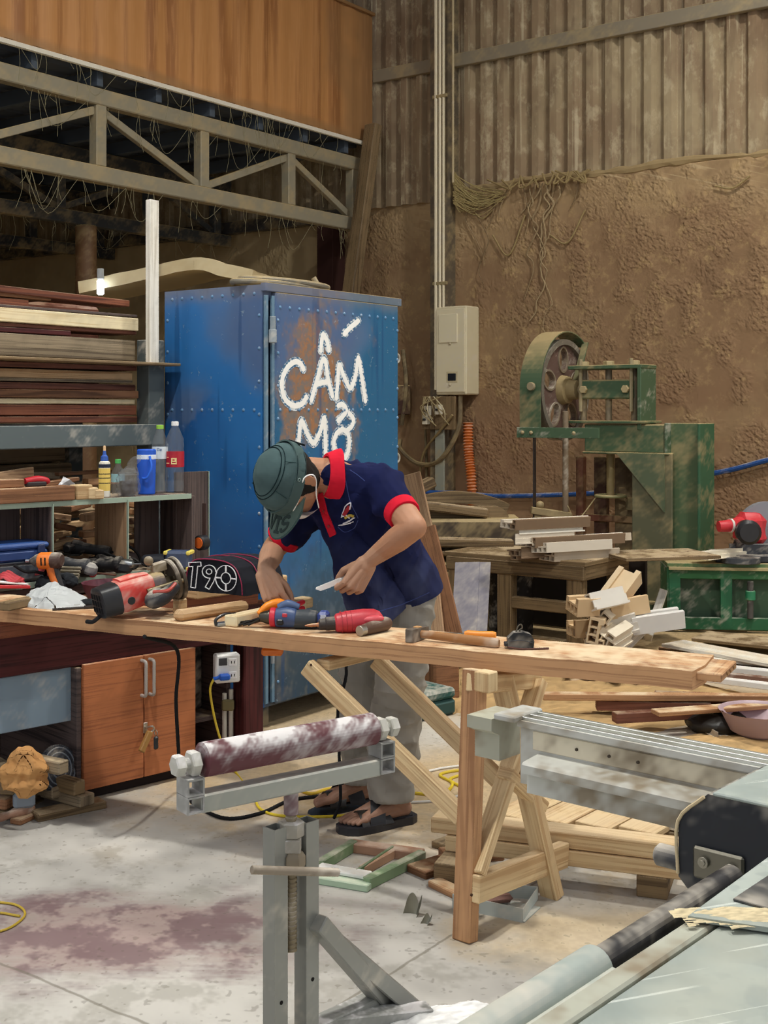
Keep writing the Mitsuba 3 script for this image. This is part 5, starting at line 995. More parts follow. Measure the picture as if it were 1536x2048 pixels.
for s in (1, -1):
    put('eye', ball(.012, 2).t(Hd(s * .031, .083, .004)).col('#e8e4dc'), 'gloss', mk); put('iris', ball(.006, 2).t(Hd(s * .031, .0925, .003)).col('#2a1a10'), 'gloss', mk)
    put('eyebrow', tube([Hd(s * .016, .103, .02), Hd(s * .032, .099, .025), Hd(s * .048, .084, .02)], [.004, .0045, .002], 6, 5).col('#16120f'), 'matte', mk)
for t, d, nn in tipR + tipL: put('fingernail', ell(.006, .0045, .0015, 2).t(t + unit(nn) * .0066, x=d, z=nn).col('#c9a08c'), 'satin', mk)
# hair
hair = mh((Hd(0, -.026, .035), .0795), (Hd(0, .03, .035), .0715), (Hd(.02, -.012, -.012), .064), (Hd(-.02, -.012, -.012), .064))
hair = hair.trim_by_plane(list(map(float, -hf + hu * .55)), float(np.dot(-hf + hu * .55, Hd(0, .028, -.012)) / np.linalg.norm(-hf + hu * .55))).trim_by_plane(list(map(float, hu)), float(np.dot(hu, Hd(0, 0, -.055))))
side = manifold3d.Manifold.batch_boolean([mh((Hd(s * .071, .014, .02), .009), (Hd(s * .066, .04, .02), .009), (Hd(s * .069, .018, -.022), .006)) for s in (1, -1)], manifold3d.OpType.Add)
hg = melt(hair + side, .009, 4); put('hair', rough(hg, .004, 60).col(np.array(lin('#191512')) * (.7 + .8 * meshkit.fbm(hg.v * 60, 2, 2)[:, None])), 'matte', mk, angle=60)
# cap
co = .012
crown = mh((Hd(0, -.028, .045), .085), (Hd(0, .038, .045), .078), (Hd(0, .0, .062), .083), (Hd(0, -.01, .075), .074)).trim_by_plane(list(map(float, hu + hf * .12)), float(np.dot(hu + hf * .12, Hd(0, .0, .022)) / np.linalg.norm(hu + hf * .12)))
cg = melt(crown, .009, 3); cn = meshkit.fbm(cg.v * 22, 3, 9)[:, None]
ckc = np.array(lin('#475a5b')) * (.75 + .5 * cn); ck_ = put('cap', rough(cg, .003, 26, 4).col(ckc), 'cloth', mk, angle=50)
def capring(u, grow=0.0, f0=-.115, f1=.118, n=48, w=.0855):
    out = []
    for t in np.linspace(0, 2 * np.pi, n): out.append(Hd((w + grow) * math.sin(t), .002 + (.118 + grow) * math.cos(t), u - .1185 * math.cos(t) * .12))
    return out
put('cap_band', sweep(capring(.042, -.0005), [(-.003, -.02), (.002, -.02), (.002, .02), (-.003, .02)], up=hu).col('#465857'), 'cloth', ck_)
def oncap(pts, lift=.0012):
    c = Hd(0, .004, .045); w = cg.v - c; l = np.linalg.norm(w, axis=1); w = w / l[:, None]; r_ = []; ds = [unit(p - c) for p in pts]
    for d in ds: k = np.argsort(-(w @ d))[:4]; r_.append(l[k].mean())
    r_ = np.convolve(np.r_[r_[-4:], r_, r_[:4]], np.ones(5) / 5, 'same')[4:-4] if len(r_) > 12 else r_
    return [c + d * (q + lift) for d, q in zip(ds, r_)]
for u in (.026, .060): put('seam', tube(oncap(capring(u, .0025)), .0016, 5, 0).col('#18282b'), 'cloth', ck_)
rr = [Hd(.066 * math.sin(t), -.002 + .09 * math.cos(t), .118) for t in np.linspace(0, 2 * np.pi, 40)]; put('seam', tube(oncap(rr), .0018, 5, 0).col('#18282b'), 'cloth', ck_); rr = [Hd(.073 * math.sin(t), -.002 + .098 * math.cos(t), .108) for t in np.linspace(0, 2 * np.pi, 40)]; put('seam', tube(oncap(rr), .0016, 5, 0).col('#18282b'), 'cloth', ck_)
for t in np.radians((60, 120, 240, 300)): put('seam', tube([Hd(.086 * math.sin(t), .002 + .118 * math.cos(t), .062), Hd(.074 * math.sin(t), .098 * math.cos(t), .106)], .0013, 5, 0).col('#24383a'), 'cloth', ck_)
put('eyelet', tm(trimesh.creation.torus(.005, .0014, major_sections=12, minor_sections=6)).t(Hd(.0885, -.008, .05), z=hl).col('#8fa09c'), 'cloth', ck_)
put('strap', bar(Hd(.03, -.118, .035), Hd(-.03, -.118, .035), .006, .024, up=hu).col('#1c2426'), 'cloth', ck_)
def vis(t, e): a = math.radians(t); return Hd(.082 * math.sin(a) * (1 - .04 * e), .112 * math.cos(a) + .086 * e * math.cos(a * .75), .02 - .010 * e - .02 * math.sin(a) ** 2 - .012 * math.cos(a))
ts = np.linspace(-72, 72, 25); es = np.linspace(0, 1, 6); vv = [vis(t, e) for t in ts for e in es]; vt = np.array(vv + [p - hu * .005 for p in vv]); f = []; N = len(vv)
for i in range(24):
    for j in range(5): q = i * 6 + j; f += [[q, q + 6, q + 7], [q, q + 7, q + 1], [N + q, N + q + 7, N + q + 6], [N + q, N + q + 1, N + q + 7]]
for i in range(24): q = i * 6 + 5; f += [[q, q + 6, N + q + 6], [q, N + q + 6, N + q]]
vk_ = put('visor', G(vt, f).col('#54655f'), 'cloth', ck_, angle=60)
put('visor_edge', tube([vis(t, 1) - hu * .0025 for t in ts], .0035, 6, 0).col('#3f5352'), 'cloth', ck_)
tx = text('VIS', .042, .0025, True); w_ = tx.v[:, 0].max(); tv = []
for x, y, z in tx.v: q = vis((x / w_ - .5) * 74, .80 - y / .042 * .62); tv.append(q + hu * (z + .0004))
put('visor_lettering', G(np.array(tv), tx.f).col('#333f3e'), 'cloth', ck_)
# mask and its loops
mpts = []
for u in np.linspace(-.10, .0, 8):
    for l in np.linspace(-.05, .05, 13): mpts.append(Hd(l, .105 + .014 * (1 - (abs(u + .03) / .07) ** 2) - 9 * l * l - max(0, -.075 - u) * .9, u))
mv = np.array(mpts); f = [[i * 13 + j, i * 13 + j + 1, (i + 1) * 13 + j + 1] for i in range(7) for j in range(12)] + [[i * 13 + j, (i + 1) * 13 + j + 1, (i + 1) * 13 + j] for i in range(7) for j in range(12)]
mkk = put('mask', G(mv + hf * .002, f).col('#d5d6d6'), 'cloth', mk)
for s in (1, -1):
    e_ = 12 if s > 0 else 0
    put('ear_loop', tube([mpts[7 * 13 + e_], Hd(s * .075, .05, .015), Hd(s * .083, .005, .03), Hd(s * .09, -.022, .032), Hd(s * .094, -.036, .01), Hd(s * .089, -.024, -.016), Hd(s * .074, .02, -.05), mpts[e_]], .0024, 6, 6).col('#eeeeec'), 'cloth', mkk)
# polo shirt
ex = .016
hem_a, hem_b = at(872, 1160, 4.46), at(695, 1248, 4.22); hn = unit(np.cross(hem_b - hem_a, Lp)); hn = hn if hn[2] > 0 else -hn
lsl, rsl = Lsh + (Lel - Lsh) * .70, Rsh + (Rel - Rsh) * .80
fr = at(716, 1230, 4.24)
parts_ = [[(pelv + Lp * .06 + V(.02, .02, -.05), .125), (waist + Lp * .05, .112)], [(pelv - Lp * .06 + V(.02, .02, -.05), .12), (waist - Lp * .05, .112)], [(pelv + V(.03, .02, -.12), .13), (waist, .115)], [(waist, .115), (chest, .116)], [(waist + Lp * .04, .108), (chest + Lc * .075, .10)], [(waist - Lp * .05, .108), (chest - Lc * .08, .10)],
    [(chest, .116), (neck + V(.012, .01, -.005), .068)], [(Lsh, .073), (neck, .060)], [(Rsh, .073), (neck, .060)], [(Lsh, .073), (chest + Lc * .06, .1), ], [(Lsh, .073), (waist + Lp * .05, .1)], [(Rsh, .073), (chest - Lc * .06, .1)],
    [(Lsh, .074), (lsl, .049)], [(Rsh, .072), (rsl, .055)]]
sh = manifold3d.Manifold.batch_boolean([chain(parts_), mh((fr, .03), (at(760, 1240, 4.15), .04), (at(705, 1190, 4.2), .03), (waist - Lp * .04, .09), (chest - Lc * .05 + V(0, -.03, -.05), .07), (pelv, .11))], manifold3d.OpType.Add)
hs = manifold3d.Manifold.sphere(.01)
for a_, b_ in ((Lsh, lsl), (Rsh, rsl)):
    d = unit(b_ - a_)
    clip = manifold3d.Manifold.cylinder(.2, .14, .14, 24).translate([0, 0, 0]); x_ = unit(np.cross(d, V(0, 0, 1))); y_ = np.cross(d, x_); M_ = np.column_stack([x_, y_, d, b_]); sh = sh - clip.transform(M_[:3].tolist())
sg = melt(sh, .011, 10)
def folds(v):
    q = (v - chest) @ unit(pelv - chest); l = (v - chest) @ Lc
    w = np.sin((q * 1.0 + l * 1.6) * 46 + 6 * meshkit.fbm(v * 6, 2, 1)) * .5 + .5
    rd_ = 1 - np.abs(2 * meshkit.noise(np.stack([(q + l * .8) * 26, l * 7, v[:, 1] * 3], -1), 6) - 1)
    return (rd_ ** 3 - .25) * .013 + (meshkit.fbm(np.stack([v[:, 0] * 9 + v[:, 2] * 7, v[:, 1] * 9, v[:, 2] * 4], -1), 3, 5) - .5) * .034 + (w - .5) * .007 * np.clip((q - .02) / .1, 0, 1)
m = trimesh.Trimesh(sg.v, sg.f, process=False); fall = np.clip((np.abs((sg.v - hem_b) @ hn) - .01) / .11, 0, 1)
sg = G(sg.v + m.vertex_normals * (folds(sg.v) * (.25 + .75 * fall))[:, None], sg.f)
sg = mf(manifold3d.Manifold(manifold3d.Mesh(sg.v.astype(np.float32), sg.f.astype(np.uint32))).trim_by_plane(list(map(float, hn)), float(np.dot(hn, hem_b))))
dn = meshkit.fbm(sg.v * 9, 4, 8)[:, None]; lowm = np.clip((1.06 - sg.v[:, 2:3]) / .25, 0, 1); topm = np.clip((sg.v[:, 2:3] - 1.22) / .08, 0, 1)
scol = np.array(lin('#161b3e')) * (.8 + .4 * meshkit.fbm(sg.v * 30, 2, 4)[:, None]); mxx = np.clip((dn - .45) * 3, 0, 1) * (.45 * lowm + .22 * topm) + .12 * lowm; scol = scol * (1 - mxx) + np.array(lin('#565e7c')) * mxx
tk_ = put('polo_shirt', sg.col(scol), 'cloth', mk, angle=60)
_sv = sg.v[sg.f]
def cast(px, py, tri=None, lift=.003):
    tri = _sv if tri is None else tri; o = V(0, 0, EYE); d = unit(at(px, py, 1.0) - o); e1, e2 = tri[:, 1] - tri[:, 0], tri[:, 2] - tri[:, 0]; p = np.cross(d, e2); det = (e1 * p).sum(1); ok = np.abs(det) > 1e-14; inv = np.where(ok, 1 / np.where(ok, det, 1), 0)
    s = o - tri[:, 0]; u = (s * p).sum(1) * inv; q = np.cross(s, e1); w = (q @ d) * inv; t = (e2 * q).sum(1) * inv; hitm = ok & (u >= 0) & (w >= 0) & (u + w <= 1) & (t > .1)
    if not hitm.any(): return None, None
    i = np.where(hitm)[0][np.argmin(t[hitm])]; n = unit(np.cross(e1[i], e2[i])); n = n if n @ d < 0 else -n
    return o + d * t[i] + n * lift, n
def ribbon(pts, w, lift=.004):
    """A strip on the shirt through photographed points; w its width in pixels."""
    q = spline([np.append(np.array(a, float), 0) for a in pts], 6)[:, :2]; L = []; R_ = []
    t = np.gradient(q, axis=0); t /= np.linalg.norm(t, axis=1, keepdims=True)
    for a, d in zip(q, t):
        l, n1 = cast(a[0] - d[1] * w / 2, a[1] + d[0] * w / 2, lift=lift); r_, n2 = cast(a[0] + d[1] * w / 2, a[1] - d[0] * w / 2, lift=lift)
        if l is not None and r_ is not None: L.append(l); R_.append(r_)
    k = len(L)
    if k < 2: return None
    v = np.array(L + R_); n0 = unit(np.cross(v[1] - v[0], v[k] - v[0])); n0 = n0 if n0[1] < 0 else -n0
    v = np.vstack([v, v - n0 * .006]); f = []
    for i in range(k - 1):
        for o in (0, 2 * k): f += [[o + i, o + i + 1, o + k + i + 1], [o + i, o + k + i + 1, o + k + i]]
        f += [[i, 2 * k + i + 1, i + 1], [i, 2 * k + i, 2 * k + i + 1], [k + i, k + i + 1, 3 * k + i + 1], [k + i, 3 * k + i + 1, 3 * k + i]]
    return G(v, f)
RED = '#c81f33'
for nm, pts, w, c_ in (('placket', [(640, 985), (648, 1020), (656, 1045), (667, 1072)], 13, RED),):
    g = ribbon(pts, w)
    if g is not None: put(nm, g.col(c_), 'cloth', tk_)
# collar round the neck, with its left leaf
na = unit(Hd(0, -.03, -.03) - neck)
pc = neck + na * .0 + V(.0, -.006, .002)
k_ = 40; rings = []
lx = unit(np.cross(na, V(0, -1, 0))); ly = np.cross(na, lx)
for r_, h_ in ((.058, .004), (.062, .016), (.070, .016), (.084, -.006), (.090, -.022), (.084, -.026), (.062, -.006)):
    rings.append([pc + lx * r_ * math.cos(t) + ly * r_ * math.sin(t) * 1.02 + na * (h_ + (-.012 if h_ < .01 else 0) * (1 + math.cos(3 * t)) * .3) for t in np.linspace(0, 2 * np.pi, k_, endpoint=False)])
rings.append(rings[0]); put('collar', loft([np.array(r_) for r_ in rings], False).col(RED), 'cloth', tk_, angle=50)
for a_, b_, r_ in ((Lsh, lsl, .051), (Rsh, rsl, .058)): d = unit(b_ - a_); put('sleeve_cuff', lathe([(.040, .003), (r_ + .002, .003), (r_ + .0045, -.002), (r_ + .006, -.032), (r_ - .004, -.034)], 36, False).t(b_, z=d).col(RED), 'cloth', tk_)
for pts, w, c_ in (([(684, 1032), (692, 1012), (702, 1006), (700, 1018)], 2.2, '#d8d8e0'), ([(688, 1030), (700, 1012)], 7, '#a03038'), ([(683, 1034), (693, 1030), (699, 1036)], 2, '#e0e0e4'), ([(690, 1036), (700, 1030), (708, 1032)], 4.5, '#b8a04a'), ([(686, 1047), (698, 1042), (710, 1034)], 2, '#e0e0e4'), ([(678, 1050), (694, 1047), (708, 1042)], 2, '#e0e0e4')):
    g = ribbon(pts, w)
    if g is not None: put('emblem', g.col(c_), 'cloth', tk_)
for pts in ([(676, 1054), (690, 1064), (708, 1056), (716, 1040)], [(700, 940), (715, 950), (730, 962)], [(690, 955), (700, 1000), (716, 1036)], [(858, 1185), (800, 1210), (740, 1228)]):
    g = ribbon(pts, 1.6, .0015)
    if g is not None: put('seam', g.col('#3a4470'), 'cloth', tk_)
for py in (1022, 1052):
    q, n = cast(650 + (py - 1022) * .3, py, lift=.0055)
    if q is not None: put('button', cyl(.005, .002, 14).t(q, z=n).col('#8f1422'), 'satin', tk_)
# trousers
pz = [[(pelv + Lp * .05, .096), (Lhip + V(0, 0, -.05), .094), (Lkn, .082), (Lan + V(.0, 0, .10), .078), (Lan + V(.0, .0, -.0), .080)], [(pelv - Lp * .05, .096), (Rhip + V(0, 0, -.05), .094), (Rkn, .080), (Ran + V(0, 0, .1), .076), (Ran, .078)], [(pelv + Lp * .05, .096), (pelv - Lp * .05, .096)]]
tr = chain(pz).trim_by_plane([0, 0, 1], .092).trim_by_plane(list(map(float, -hn)), float(np.dot(-hn, hem_b + hn * .06)))
tg = melt(tr, .012, 8); m = trimesh.Trimesh(tg.v, tg.f, process=False); v = tg.v
wr = (meshkit.fbm(np.stack([v[:, 0] * 10 + v[:, 2] * 5, v[:, 1] * 10, v[:, 2] * 7], -1), 3, 12) - .5) * .045 + (np.sin(v[:, 2] * 34 + v[:, 0] * 30 + 5 * meshkit.fbm(v * 5, 2, 2)) * .005) * np.exp(-((v[:, 2] - .40) / .16) ** 2)
wr = wr + ((1 - np.abs(2 * meshkit.noise(np.stack([v[:, 0] * 8 + v[:, 2] * 6, v[:, 1] * 8, v[:, 2] * 17], -1), 8) - 1)) ** 3 - .25) * .014
tg = G(v + m.vertex_normals * wr[:, None] * np.clip((v[:, 2:3] - .09) / .05, .15, 1), tg.f)
put('trousers', tg.col(np.array(lin('#8d8981')) * (.82 + .36 * meshkit.fbm(tg.v * 14, 3, 5)[:, None])), 'cloth', mk, angle=60)
# sandals
def sandal(an, f, lft):
    s = V(-f[1], f[0], 0) * (1 if lft else -1); k = thing('sandal', ('black strap sandal on the front left foot' if lft else 'black strap sandal on the rear right foot') + ' of the man', 'sandal') if False else put('sandal', G(*(lambda g: (g.v, g.f))(prism(Polygon([(-.085, -.02), (-.07, -.036), (-.02, -.038), (.06, -.042), (.13, -.055), (.17, -.05), (.2, -.03), (.205, -.005), (.19, .025), (.16, .045), (.1, .048), (0, .036), (-.06, .036), (-.085, .02)]).buffer(.006), .026).t(V(an[0], an[1], .001), x=f, y=s))).col('#23242a'), 'satin', mk, label='black strap sandal')
    def X(a, b, z): return V(an[0], an[1], 0) + f * a + s * b + Z * z
    for (a0, a1, w, c_) in ((.03, .085, .06, '#17181d'), (.11, .05, .06, '#1b1a1b'), (.125, .13, .03, '#1f1b18')):
        hts = np.linspace(0, math.pi, 14); pts = [X(a0 + (a1 - a0) * i / 13, -.050 + .1 * i / 13, .02 + (.062 if a0 < .1 else .045) * math.sin(t) ** .8 + (.012 if a0 < .05 else 0) * math.sin(t)) for i, t in enumerate(hts)]
        put('strap', sweep(pts, [(-w / 2, -.002), (w / 2, -.002), (w / 2, .002), (-w / 2, .002)], up=f).col(c_) if False else loft([np.array([p + f * w / 2, p + f * w / 2 + Z * .004, p - f * w / 2 + Z * .004, p - f * w / 2]) for p in pts]).col(c_), 'satin', k)
    put('footbed', prism(Polygon([(-.07, -.028), (.06, -.034), (.15, -.04), (.185, -.02), (.18, .01), (.14, .036), (0, .028), (-.07, .026)]), .004).t(V(an[0], an[1], .026), x=f, y=s).col('#2d2c2e'), 'matte', k)
sandal(Lan, fdir, True); sandal(Ran, fdr, False)
# the knife he holds
k0, k1 = tipL[0][0] * .4 + QL(.09, .03, -.03) * .6, at(632, 1179, 3.98); kd = unit(k1 - k0); kl = np.linalg.norm(k1 - k0)
kk = thing('knife', 'small white curved knife held in the left hand of the man', 'knife')
kp = [(0, -.008), (kl * .5, -.011), (kl * .85, -.010), (kl, .001), (kl * .96, .006), (kl * .6, .007), (0, .008)]
put('blade', prism(kp, .003).t(k0, x=kd, y=Z).col('#f1f0ec'), 'satin', kk); put('knife_handle', rod(k0 - kd * .09, k0 + kd * .004, .009, 12).col('#dcdad4'), 'satin', kk)
# ================================================================ tools on the plank
X, Y_ = V(1, 0, 0), V(0, 1, 0)
def along(a, b, z): p, q = on(*a, z), on(*b, z); return p, q, unit(q - p)
# the big red router lying on its side
rk = thing('router', 'large red and black plunge router lying on the left end of the plank', 'power tool')
r0, r1 = on(214, 1238, PT) + Z * .06, on(316, 1237, PT) + Y_ * .11 + Z * .105; rx = unit(r1 - r0); L = np.linalg.norm(r1 - r0); ry = unit(np.cross(Z, rx)); rz = np.cross(rx, ry)
def sec(a, w, h, o=0, n=28, pw=3.2):
    t = np.arange(n) * 2 * np.pi / n; c, s = np.cos(t), np.sin(t); e = 2 / pw
    return r0 + rx * a + np.outer(np.sign(c) * np.abs(c) ** e * w, ry) + np.outer(np.sign(s) * np.abs(s) ** e * h + o, rz)
put('end_cap', loft([sec(-.035, .04, .038), sec(-.03, .052, .05), sec(.03, .056, .054), sec(.034, .052, .05)]).col('#1f2024'), 'satin', rk, angle=40)
for i in range(4):
    for j in range(3): put('vent_slot', box(.003, .009, .018, .001).t(r0 - rx * .0355 + ry * (-.03 + .02 * i) + rz * (-.022 + .022 * j), x=rx, y=ry).col('#0c0c0e'), 'matte', rk)
put('motor_housing', loft([sec(.03, .053, .051), sec(.05, .056, .054), sec(.12, .052, .05), sec(.155, .045, .045), sec(.16, .04, .04)]).col('#c23a33'), 'used', rk, angle=40)
put('housing_ridge', loft([sec(.045, .030, .008, .052), sec(.10, .028, .008, .052), sec(.15, .022, .006, .046)]).col('#cf4a40'), 'used', rk)
put('brush_cap', cyl(.013, .006, 18).t(r0 + rx * .06 - ry * .052 + rz * -.012, z=-ry).col('#191a1c'), 'satin', rk)
put('gear_neck', loft([sec(.155, .043, .042), sec(.18, .05, .045), sec(.20, .04, .038)]).col('#6b6262'), 'dusty', rk, angle=40)
put('base_plate', lathe([(.03, 0), (.072, 0), (.075, .004), (.075, .010), (.03, .012)], 36).t(r0 + rx * .25, z=rx).col('#4d4438'), 'used', rk)
put('base_ring', tm(trimesh.creation.torus(.064, .008, major_sections=36, minor_sections=8)).t(r0 + rx * .237, z=rx).col('#5c5244'), 'used', rk)
for a in (-1, 1): put('guide_column', rod(r0 + rx * .12 + rz * .0 + ry * .055 * a, r0 + rx * .262 + ry * .06 * a, .009, 12).col('#9d8f74'), 'metal', rk)
put('collet', lathe([(.02, 0), (.02, .03), (.012, .04), (.012, .06)], 6).t(r0 + rx * .195, z=rx).col('#7f7360'), 'metal', rk)
put('depth_stop', cat([rod(r0 + rx * .16 + rz * .06, r0 + rx * .26 + rz * .06, .006, 10), box(.05, .03, .03).t(r0 + rx * .2 + rz * .055, x=rx, y=ry), ball(.016, 2).t(r0 + rx * .17 + rz * .085)]).col('#7c6d55'), 'used', rk)
for s in (-1, 1):
    h = tube([r0 + rx * .16 + ry * .05 * s - rz * .012, r0 + rx * .12 + ry * .085 * s - rz * .025, r0 + rx * .15 + ry * .105 * s - rz * .02, r0 + rx * .21 + ry * .085 * s - rz * .005], [.02, .028, .027, .018], 14, 6)
    hk = put('side_handle', h.col('#2b2d31'), 'used', rk); put('handle_inlay', tube([r0 + rx * .12 + ry * .10 * s + rz * .004, r0 + rx * .16 + ry * .126 * s + rz * .0, r0 + rx * .2 + ry * .108 * s + rz * .01], .006, 8, 5).col('#a8453c'), 'satin', hk)
put('power_cord', tube([r0 - rx * .03 - rz * .04, r0 - rx * .06 - rz * .052, r0 - rx * .07 - rz * .053 + ry * .03], .007, 8, 5).col('#1b1b1d'), 'matte', rk)
def lie(name, a, b, w, h, c_, label, cat_='wood piece', z=PT, ch=.004): p, q, d = along(a, b, z); put(name, cut(bar(p + Z * h / 2, q + Z * h / 2, w, h, ch=ch), c_, p, d), 'wood', label=label, cat=cat_)
lie('walnut_offcut', (352, 1243), (492, 1222), .05, .036, 12, 'chamfered brown wood offcut lying beside the router on the plank', ch=.012)
lie('pine_strip', (460, 1254), (602, 1222), .05, .036, 5, 'long pale pine strip clamped on the plank')
lie('pine_workpiece', (540, 1228), (616, 1213), .05, .035, 1, 'short pine piece under the right hand of the man', z=PT + .004)
lie('small_wood_block', (8, 1222), (62, 1210), .045, .03, 9, 'small grey brown block at the left end of the plank')
lie('wood_chip', (352, 1226), (368, 1222), .03, .045, 1, 'small pine chip against the chamfered wood offcut')
# spring clamps
ok = thing('orange_clamp', 'orange spring clamp gripping the pine strip', 'clamp'); p, q, d = along((517, 1228), (584, 1222), PT + .035)
put('jaw', tube([p, p + d * .03 + Z * .022, p + d * .075 + Z * .028, q], [.008, .013, .016, .011], 12, 6).col('#f08a1c'), 'satin', ok); put('lower_jaw', tube([p + d * .01 - Z * .012, p + d * .05 + Z * .002, q - Z * .01], [.007, .011, .009], 10, 6).col('#d97414'), 'satin', ok); put('pivot', rod(p + d * .085 - Y_ * .018 + Z * .008, p + d * .085 + Y_ * .018 + Z * .008, .006, 10).col('#2d2622'), 'satin', ok)
ok = thing('red_clamp', 'red handled clamp behind the blue drill', 'clamp'); p, q, d = along((558, 1232), (606, 1216), PT + .03)
put('handle', tube([p, p + d * .03 + Z * .012, q + Z * .02], [.007, .012, .008], 12, 6).col('#c9303a'), 'satin', ok); put('handle', tube([p - Z * .014, p + d * .04 - Z * .006, q + Z * .0], [.007, .011, .008], 12, 6).col('#c9303a'), 'satin', ok)
ck = thing('metal_clip', 'dark bent metal clip beside the pine strip', 'clip'); p, q, d = along((432, 1253), (462, 1250), PT)
put('loop', tube([p + Z * .004, p + Z * .022, p + d * .03 + Z * .036, q + Z * .034 + d * .015], .005, 8, 6).col('#4b4a4a'), 'metal', ck); put('clip_base', box(.04, .03, .012, .003).t(p + d * .02 + Z * .006, x=d).col('#9ea2a4'), 'metal', ck)
# blue drill with its chuck
dk = thing('blue_drill', 'blue and black cordless drill lying in the middle of the plank', 'power tool'); p, q, d = along((545, 1256), (650, 1258), PT); p, q = p + Z * .034, q + Z * .03; s = np.cross(Z, d)
put('motor_body', loft([p + d * a + np.outer(np.cos(t := np.arange(24) * 2 * np.pi / 24) * r_, s) + np.outer(np.sin(t) * r_ * 1.0 + o, Z) for a, r_, o in ((.008, .024, 0), (.015, .031, 0), (.05, .034, .003), (.075, .031, 0), (.08, .025, 0))]).col('#3a4d74'), 'satin', dk)
put('grip', loft([p + d * a + np.outer(np.cos(t) * r_, s) + np.outer(np.sin(t) * r_ * 1.05 + o, Z) for a, r_, o in ((.06, .024, -.003), (.075, .029, -.004), (.11, .029, -.004), (.14, .026, -.004), (.145, .02, -.004))]).col('#3b4046'), 'used', dk)
put('battery', box(.035, .05, .052, .008).t(p + d * .162 - Z * .004, x=d).col('#3a4a8a'), 'satin', dk); put('battery_label', box(.018, .002, .03, .0005).t(p + d * .165 - s * .0255 - Z * .002, x=d).col('#c9ced8'), 'satin', dk)
put('red_ring', rod(p - d * .006, p + d * .012, .030, 24).col('#c7283a'), 'satin', dk); put('switch', box(.016, .004, .012, .002).t(p + d * .045 - s * .034 + Z * .012, x=d).col('#b83240'), 'satin', dk); put('trigger', box(.022, .012, .018, .004).t(p + d * .03 - s * .03 - Z * .010, x=d).col('#15161a'), 'satin', dk)
put('chuck', lathe([(.02, 0), (.022, .008), (.019, .02), (.014, .034), (.008, .038)], 16).t(p - d * .004, z=-d).col('#57534c'), 'metal', dk); put('top_shroud', tube([p + Z * .03 + d * .02, p + Z * .042 + d * .05, p + Z * .034 + d * .085], [.012, .014, .009], 12, 5).col('#4a5d82'), 'satin', dk)
for i in range(4): put('drill_bit', rod(p - d * .03 + s * (i - 1.5) * .006 - Z * .008 * (i % 2), p - d * (.075 + .018 * i) + s * (i - 1.5) * .009 - Z * (.024 + .002 * (i % 3)), .0035, 8).col('#3b3a38'), 'metal', dk)
# red die grinder
dk = thing('die_grinder', 'red pen shaped die grinder with a pointed bit on the plank', 'power tool'); p, q, d = along((637, 1266), (765, 1262), PT); p = p + Z * .026; q = q + Z * .038; d = unit(q - p); Lg = np.linalg.norm(q - p)
put('body', lathe([(.021, .05), (.028, .055), (.034, .09), (.036, .14), (.033, .175), (.024, Lg - .008), (.012, Lg)], 28).t(p, z=d).col('#bf3a44'), 'satin', dk); put('collar', lathe([(.012, .0), (.017, .004), (.017, .02), (.021, .024), (.021, .055)], 20).t(p, z=d).col('#3a3432'), 'used', dk)
put('bit', lathe([(.002, -.042), (.006, -.022), (.006, -.006), (.008, 0)], 12).t(p, z=d).col('#c08a6c'), 'metal', dk); put('thumb_rest', ell(.035, .014, .012, 2).t(p + d * .17 + V(0, -.028, .006), x=d).col('#d0525a'), 'satin', dk)
for a in (.07, .085, .10, .115, .13): put('grip_ring', tm(trimesh.creation.torus(.0335, .0016, major_sections=24, minor_sections=6)).t(p + d * a, z=d).col('#a83039'), 'satin', dk)
hk = thing('file_handle', 'worn dark wooden tool handle lying beside the red die grinder', 'tool handle'); p, q, d = along((724, 1272), (790, 1258), PT); p, q = p + Z * .017, q + Z * .026
put('grip', lathe([(.013, 0), (.017, .01), (.020, .06), (.022, .11), (.017, .125)], 20).t(p, z=q - p).col('#5a4436'), 'used', hk); put('ferrule', rod(p - unit(q - p) * .012, p + unit(q - p) * .012, .0165, 18).col('#b4afa4'), 'metal', hk)
# hammer, chisel, tape
hk = thing('hammer', 'cross peen hammer with a worn wooden handle at the right of the plank', 'hammer'); p, q, d = along((838, 1281), (998, 1296), PT); p, q = p + Z * .02, q + Z * .013
hp_ = p - d * .005; hd = unit(V(.45, .9, 0)); hd = unit(on(858, 1270, PT) - on(812, 1284, PT))
put('head', loft([hp_ + hd * a + np.outer(np.array([-w, w, w, -w]), np.cross(hd, Z)) + np.outer(np.array([-h, -h, h, h]), Z) for a, w, h in ((-.05, .012, .018), (-.045, .0135, .0195), (.0, .0125, .018), (.022, .0115, .017), (.06, .004, .013))]).col('#5d5349'), 'used', hk, angle=20)
put('handle', loft([p + (q - p) * a + np.outer(np.cos(t) * w, np.cross(d, Z)) + np.outer(np.sin(t) * h, Z) for a, w, h in ((-.02, .007, .010), (.08, .0085, .012), (.4, .010, .013), (.7, .0125, .0145), (.97, .013, .015), (1, .009, .011))]).col('#9b6d43'), 'used', hk)
put('handle_eye', box(.022, .018, .004, .001).t(hp_ + Z * .0195, x=hd).col('#b58a5c'), 'satin', hk)
ck = thing('chisel', 'chisel with an orange handle lying behind the hammer handle', 'chisel'); p, q, d = along((880, 1276), (992, 1281), PT); p, q = p + Z * .010 + Y_ * .02, q + Z * .012 + Y_ * .02
put('blade', bar(p - d * .02, p + (q - p) * .5, .018, .005).col('#8f8f8d'), 'metal', ck); put('handle', lathe([(.009, 0), (.0125, .01), (.011, .05), (.0125, .085), (.009, .095)], 16).t(p + (q - p) * .45, z=q - p).col('#e08a2c'), 'satin', ck)
tk_ = thing('tape_measure', 'black tape measure with a clip and strap on the plank', 'tape measure'); p = on(1041, 1298, PT)
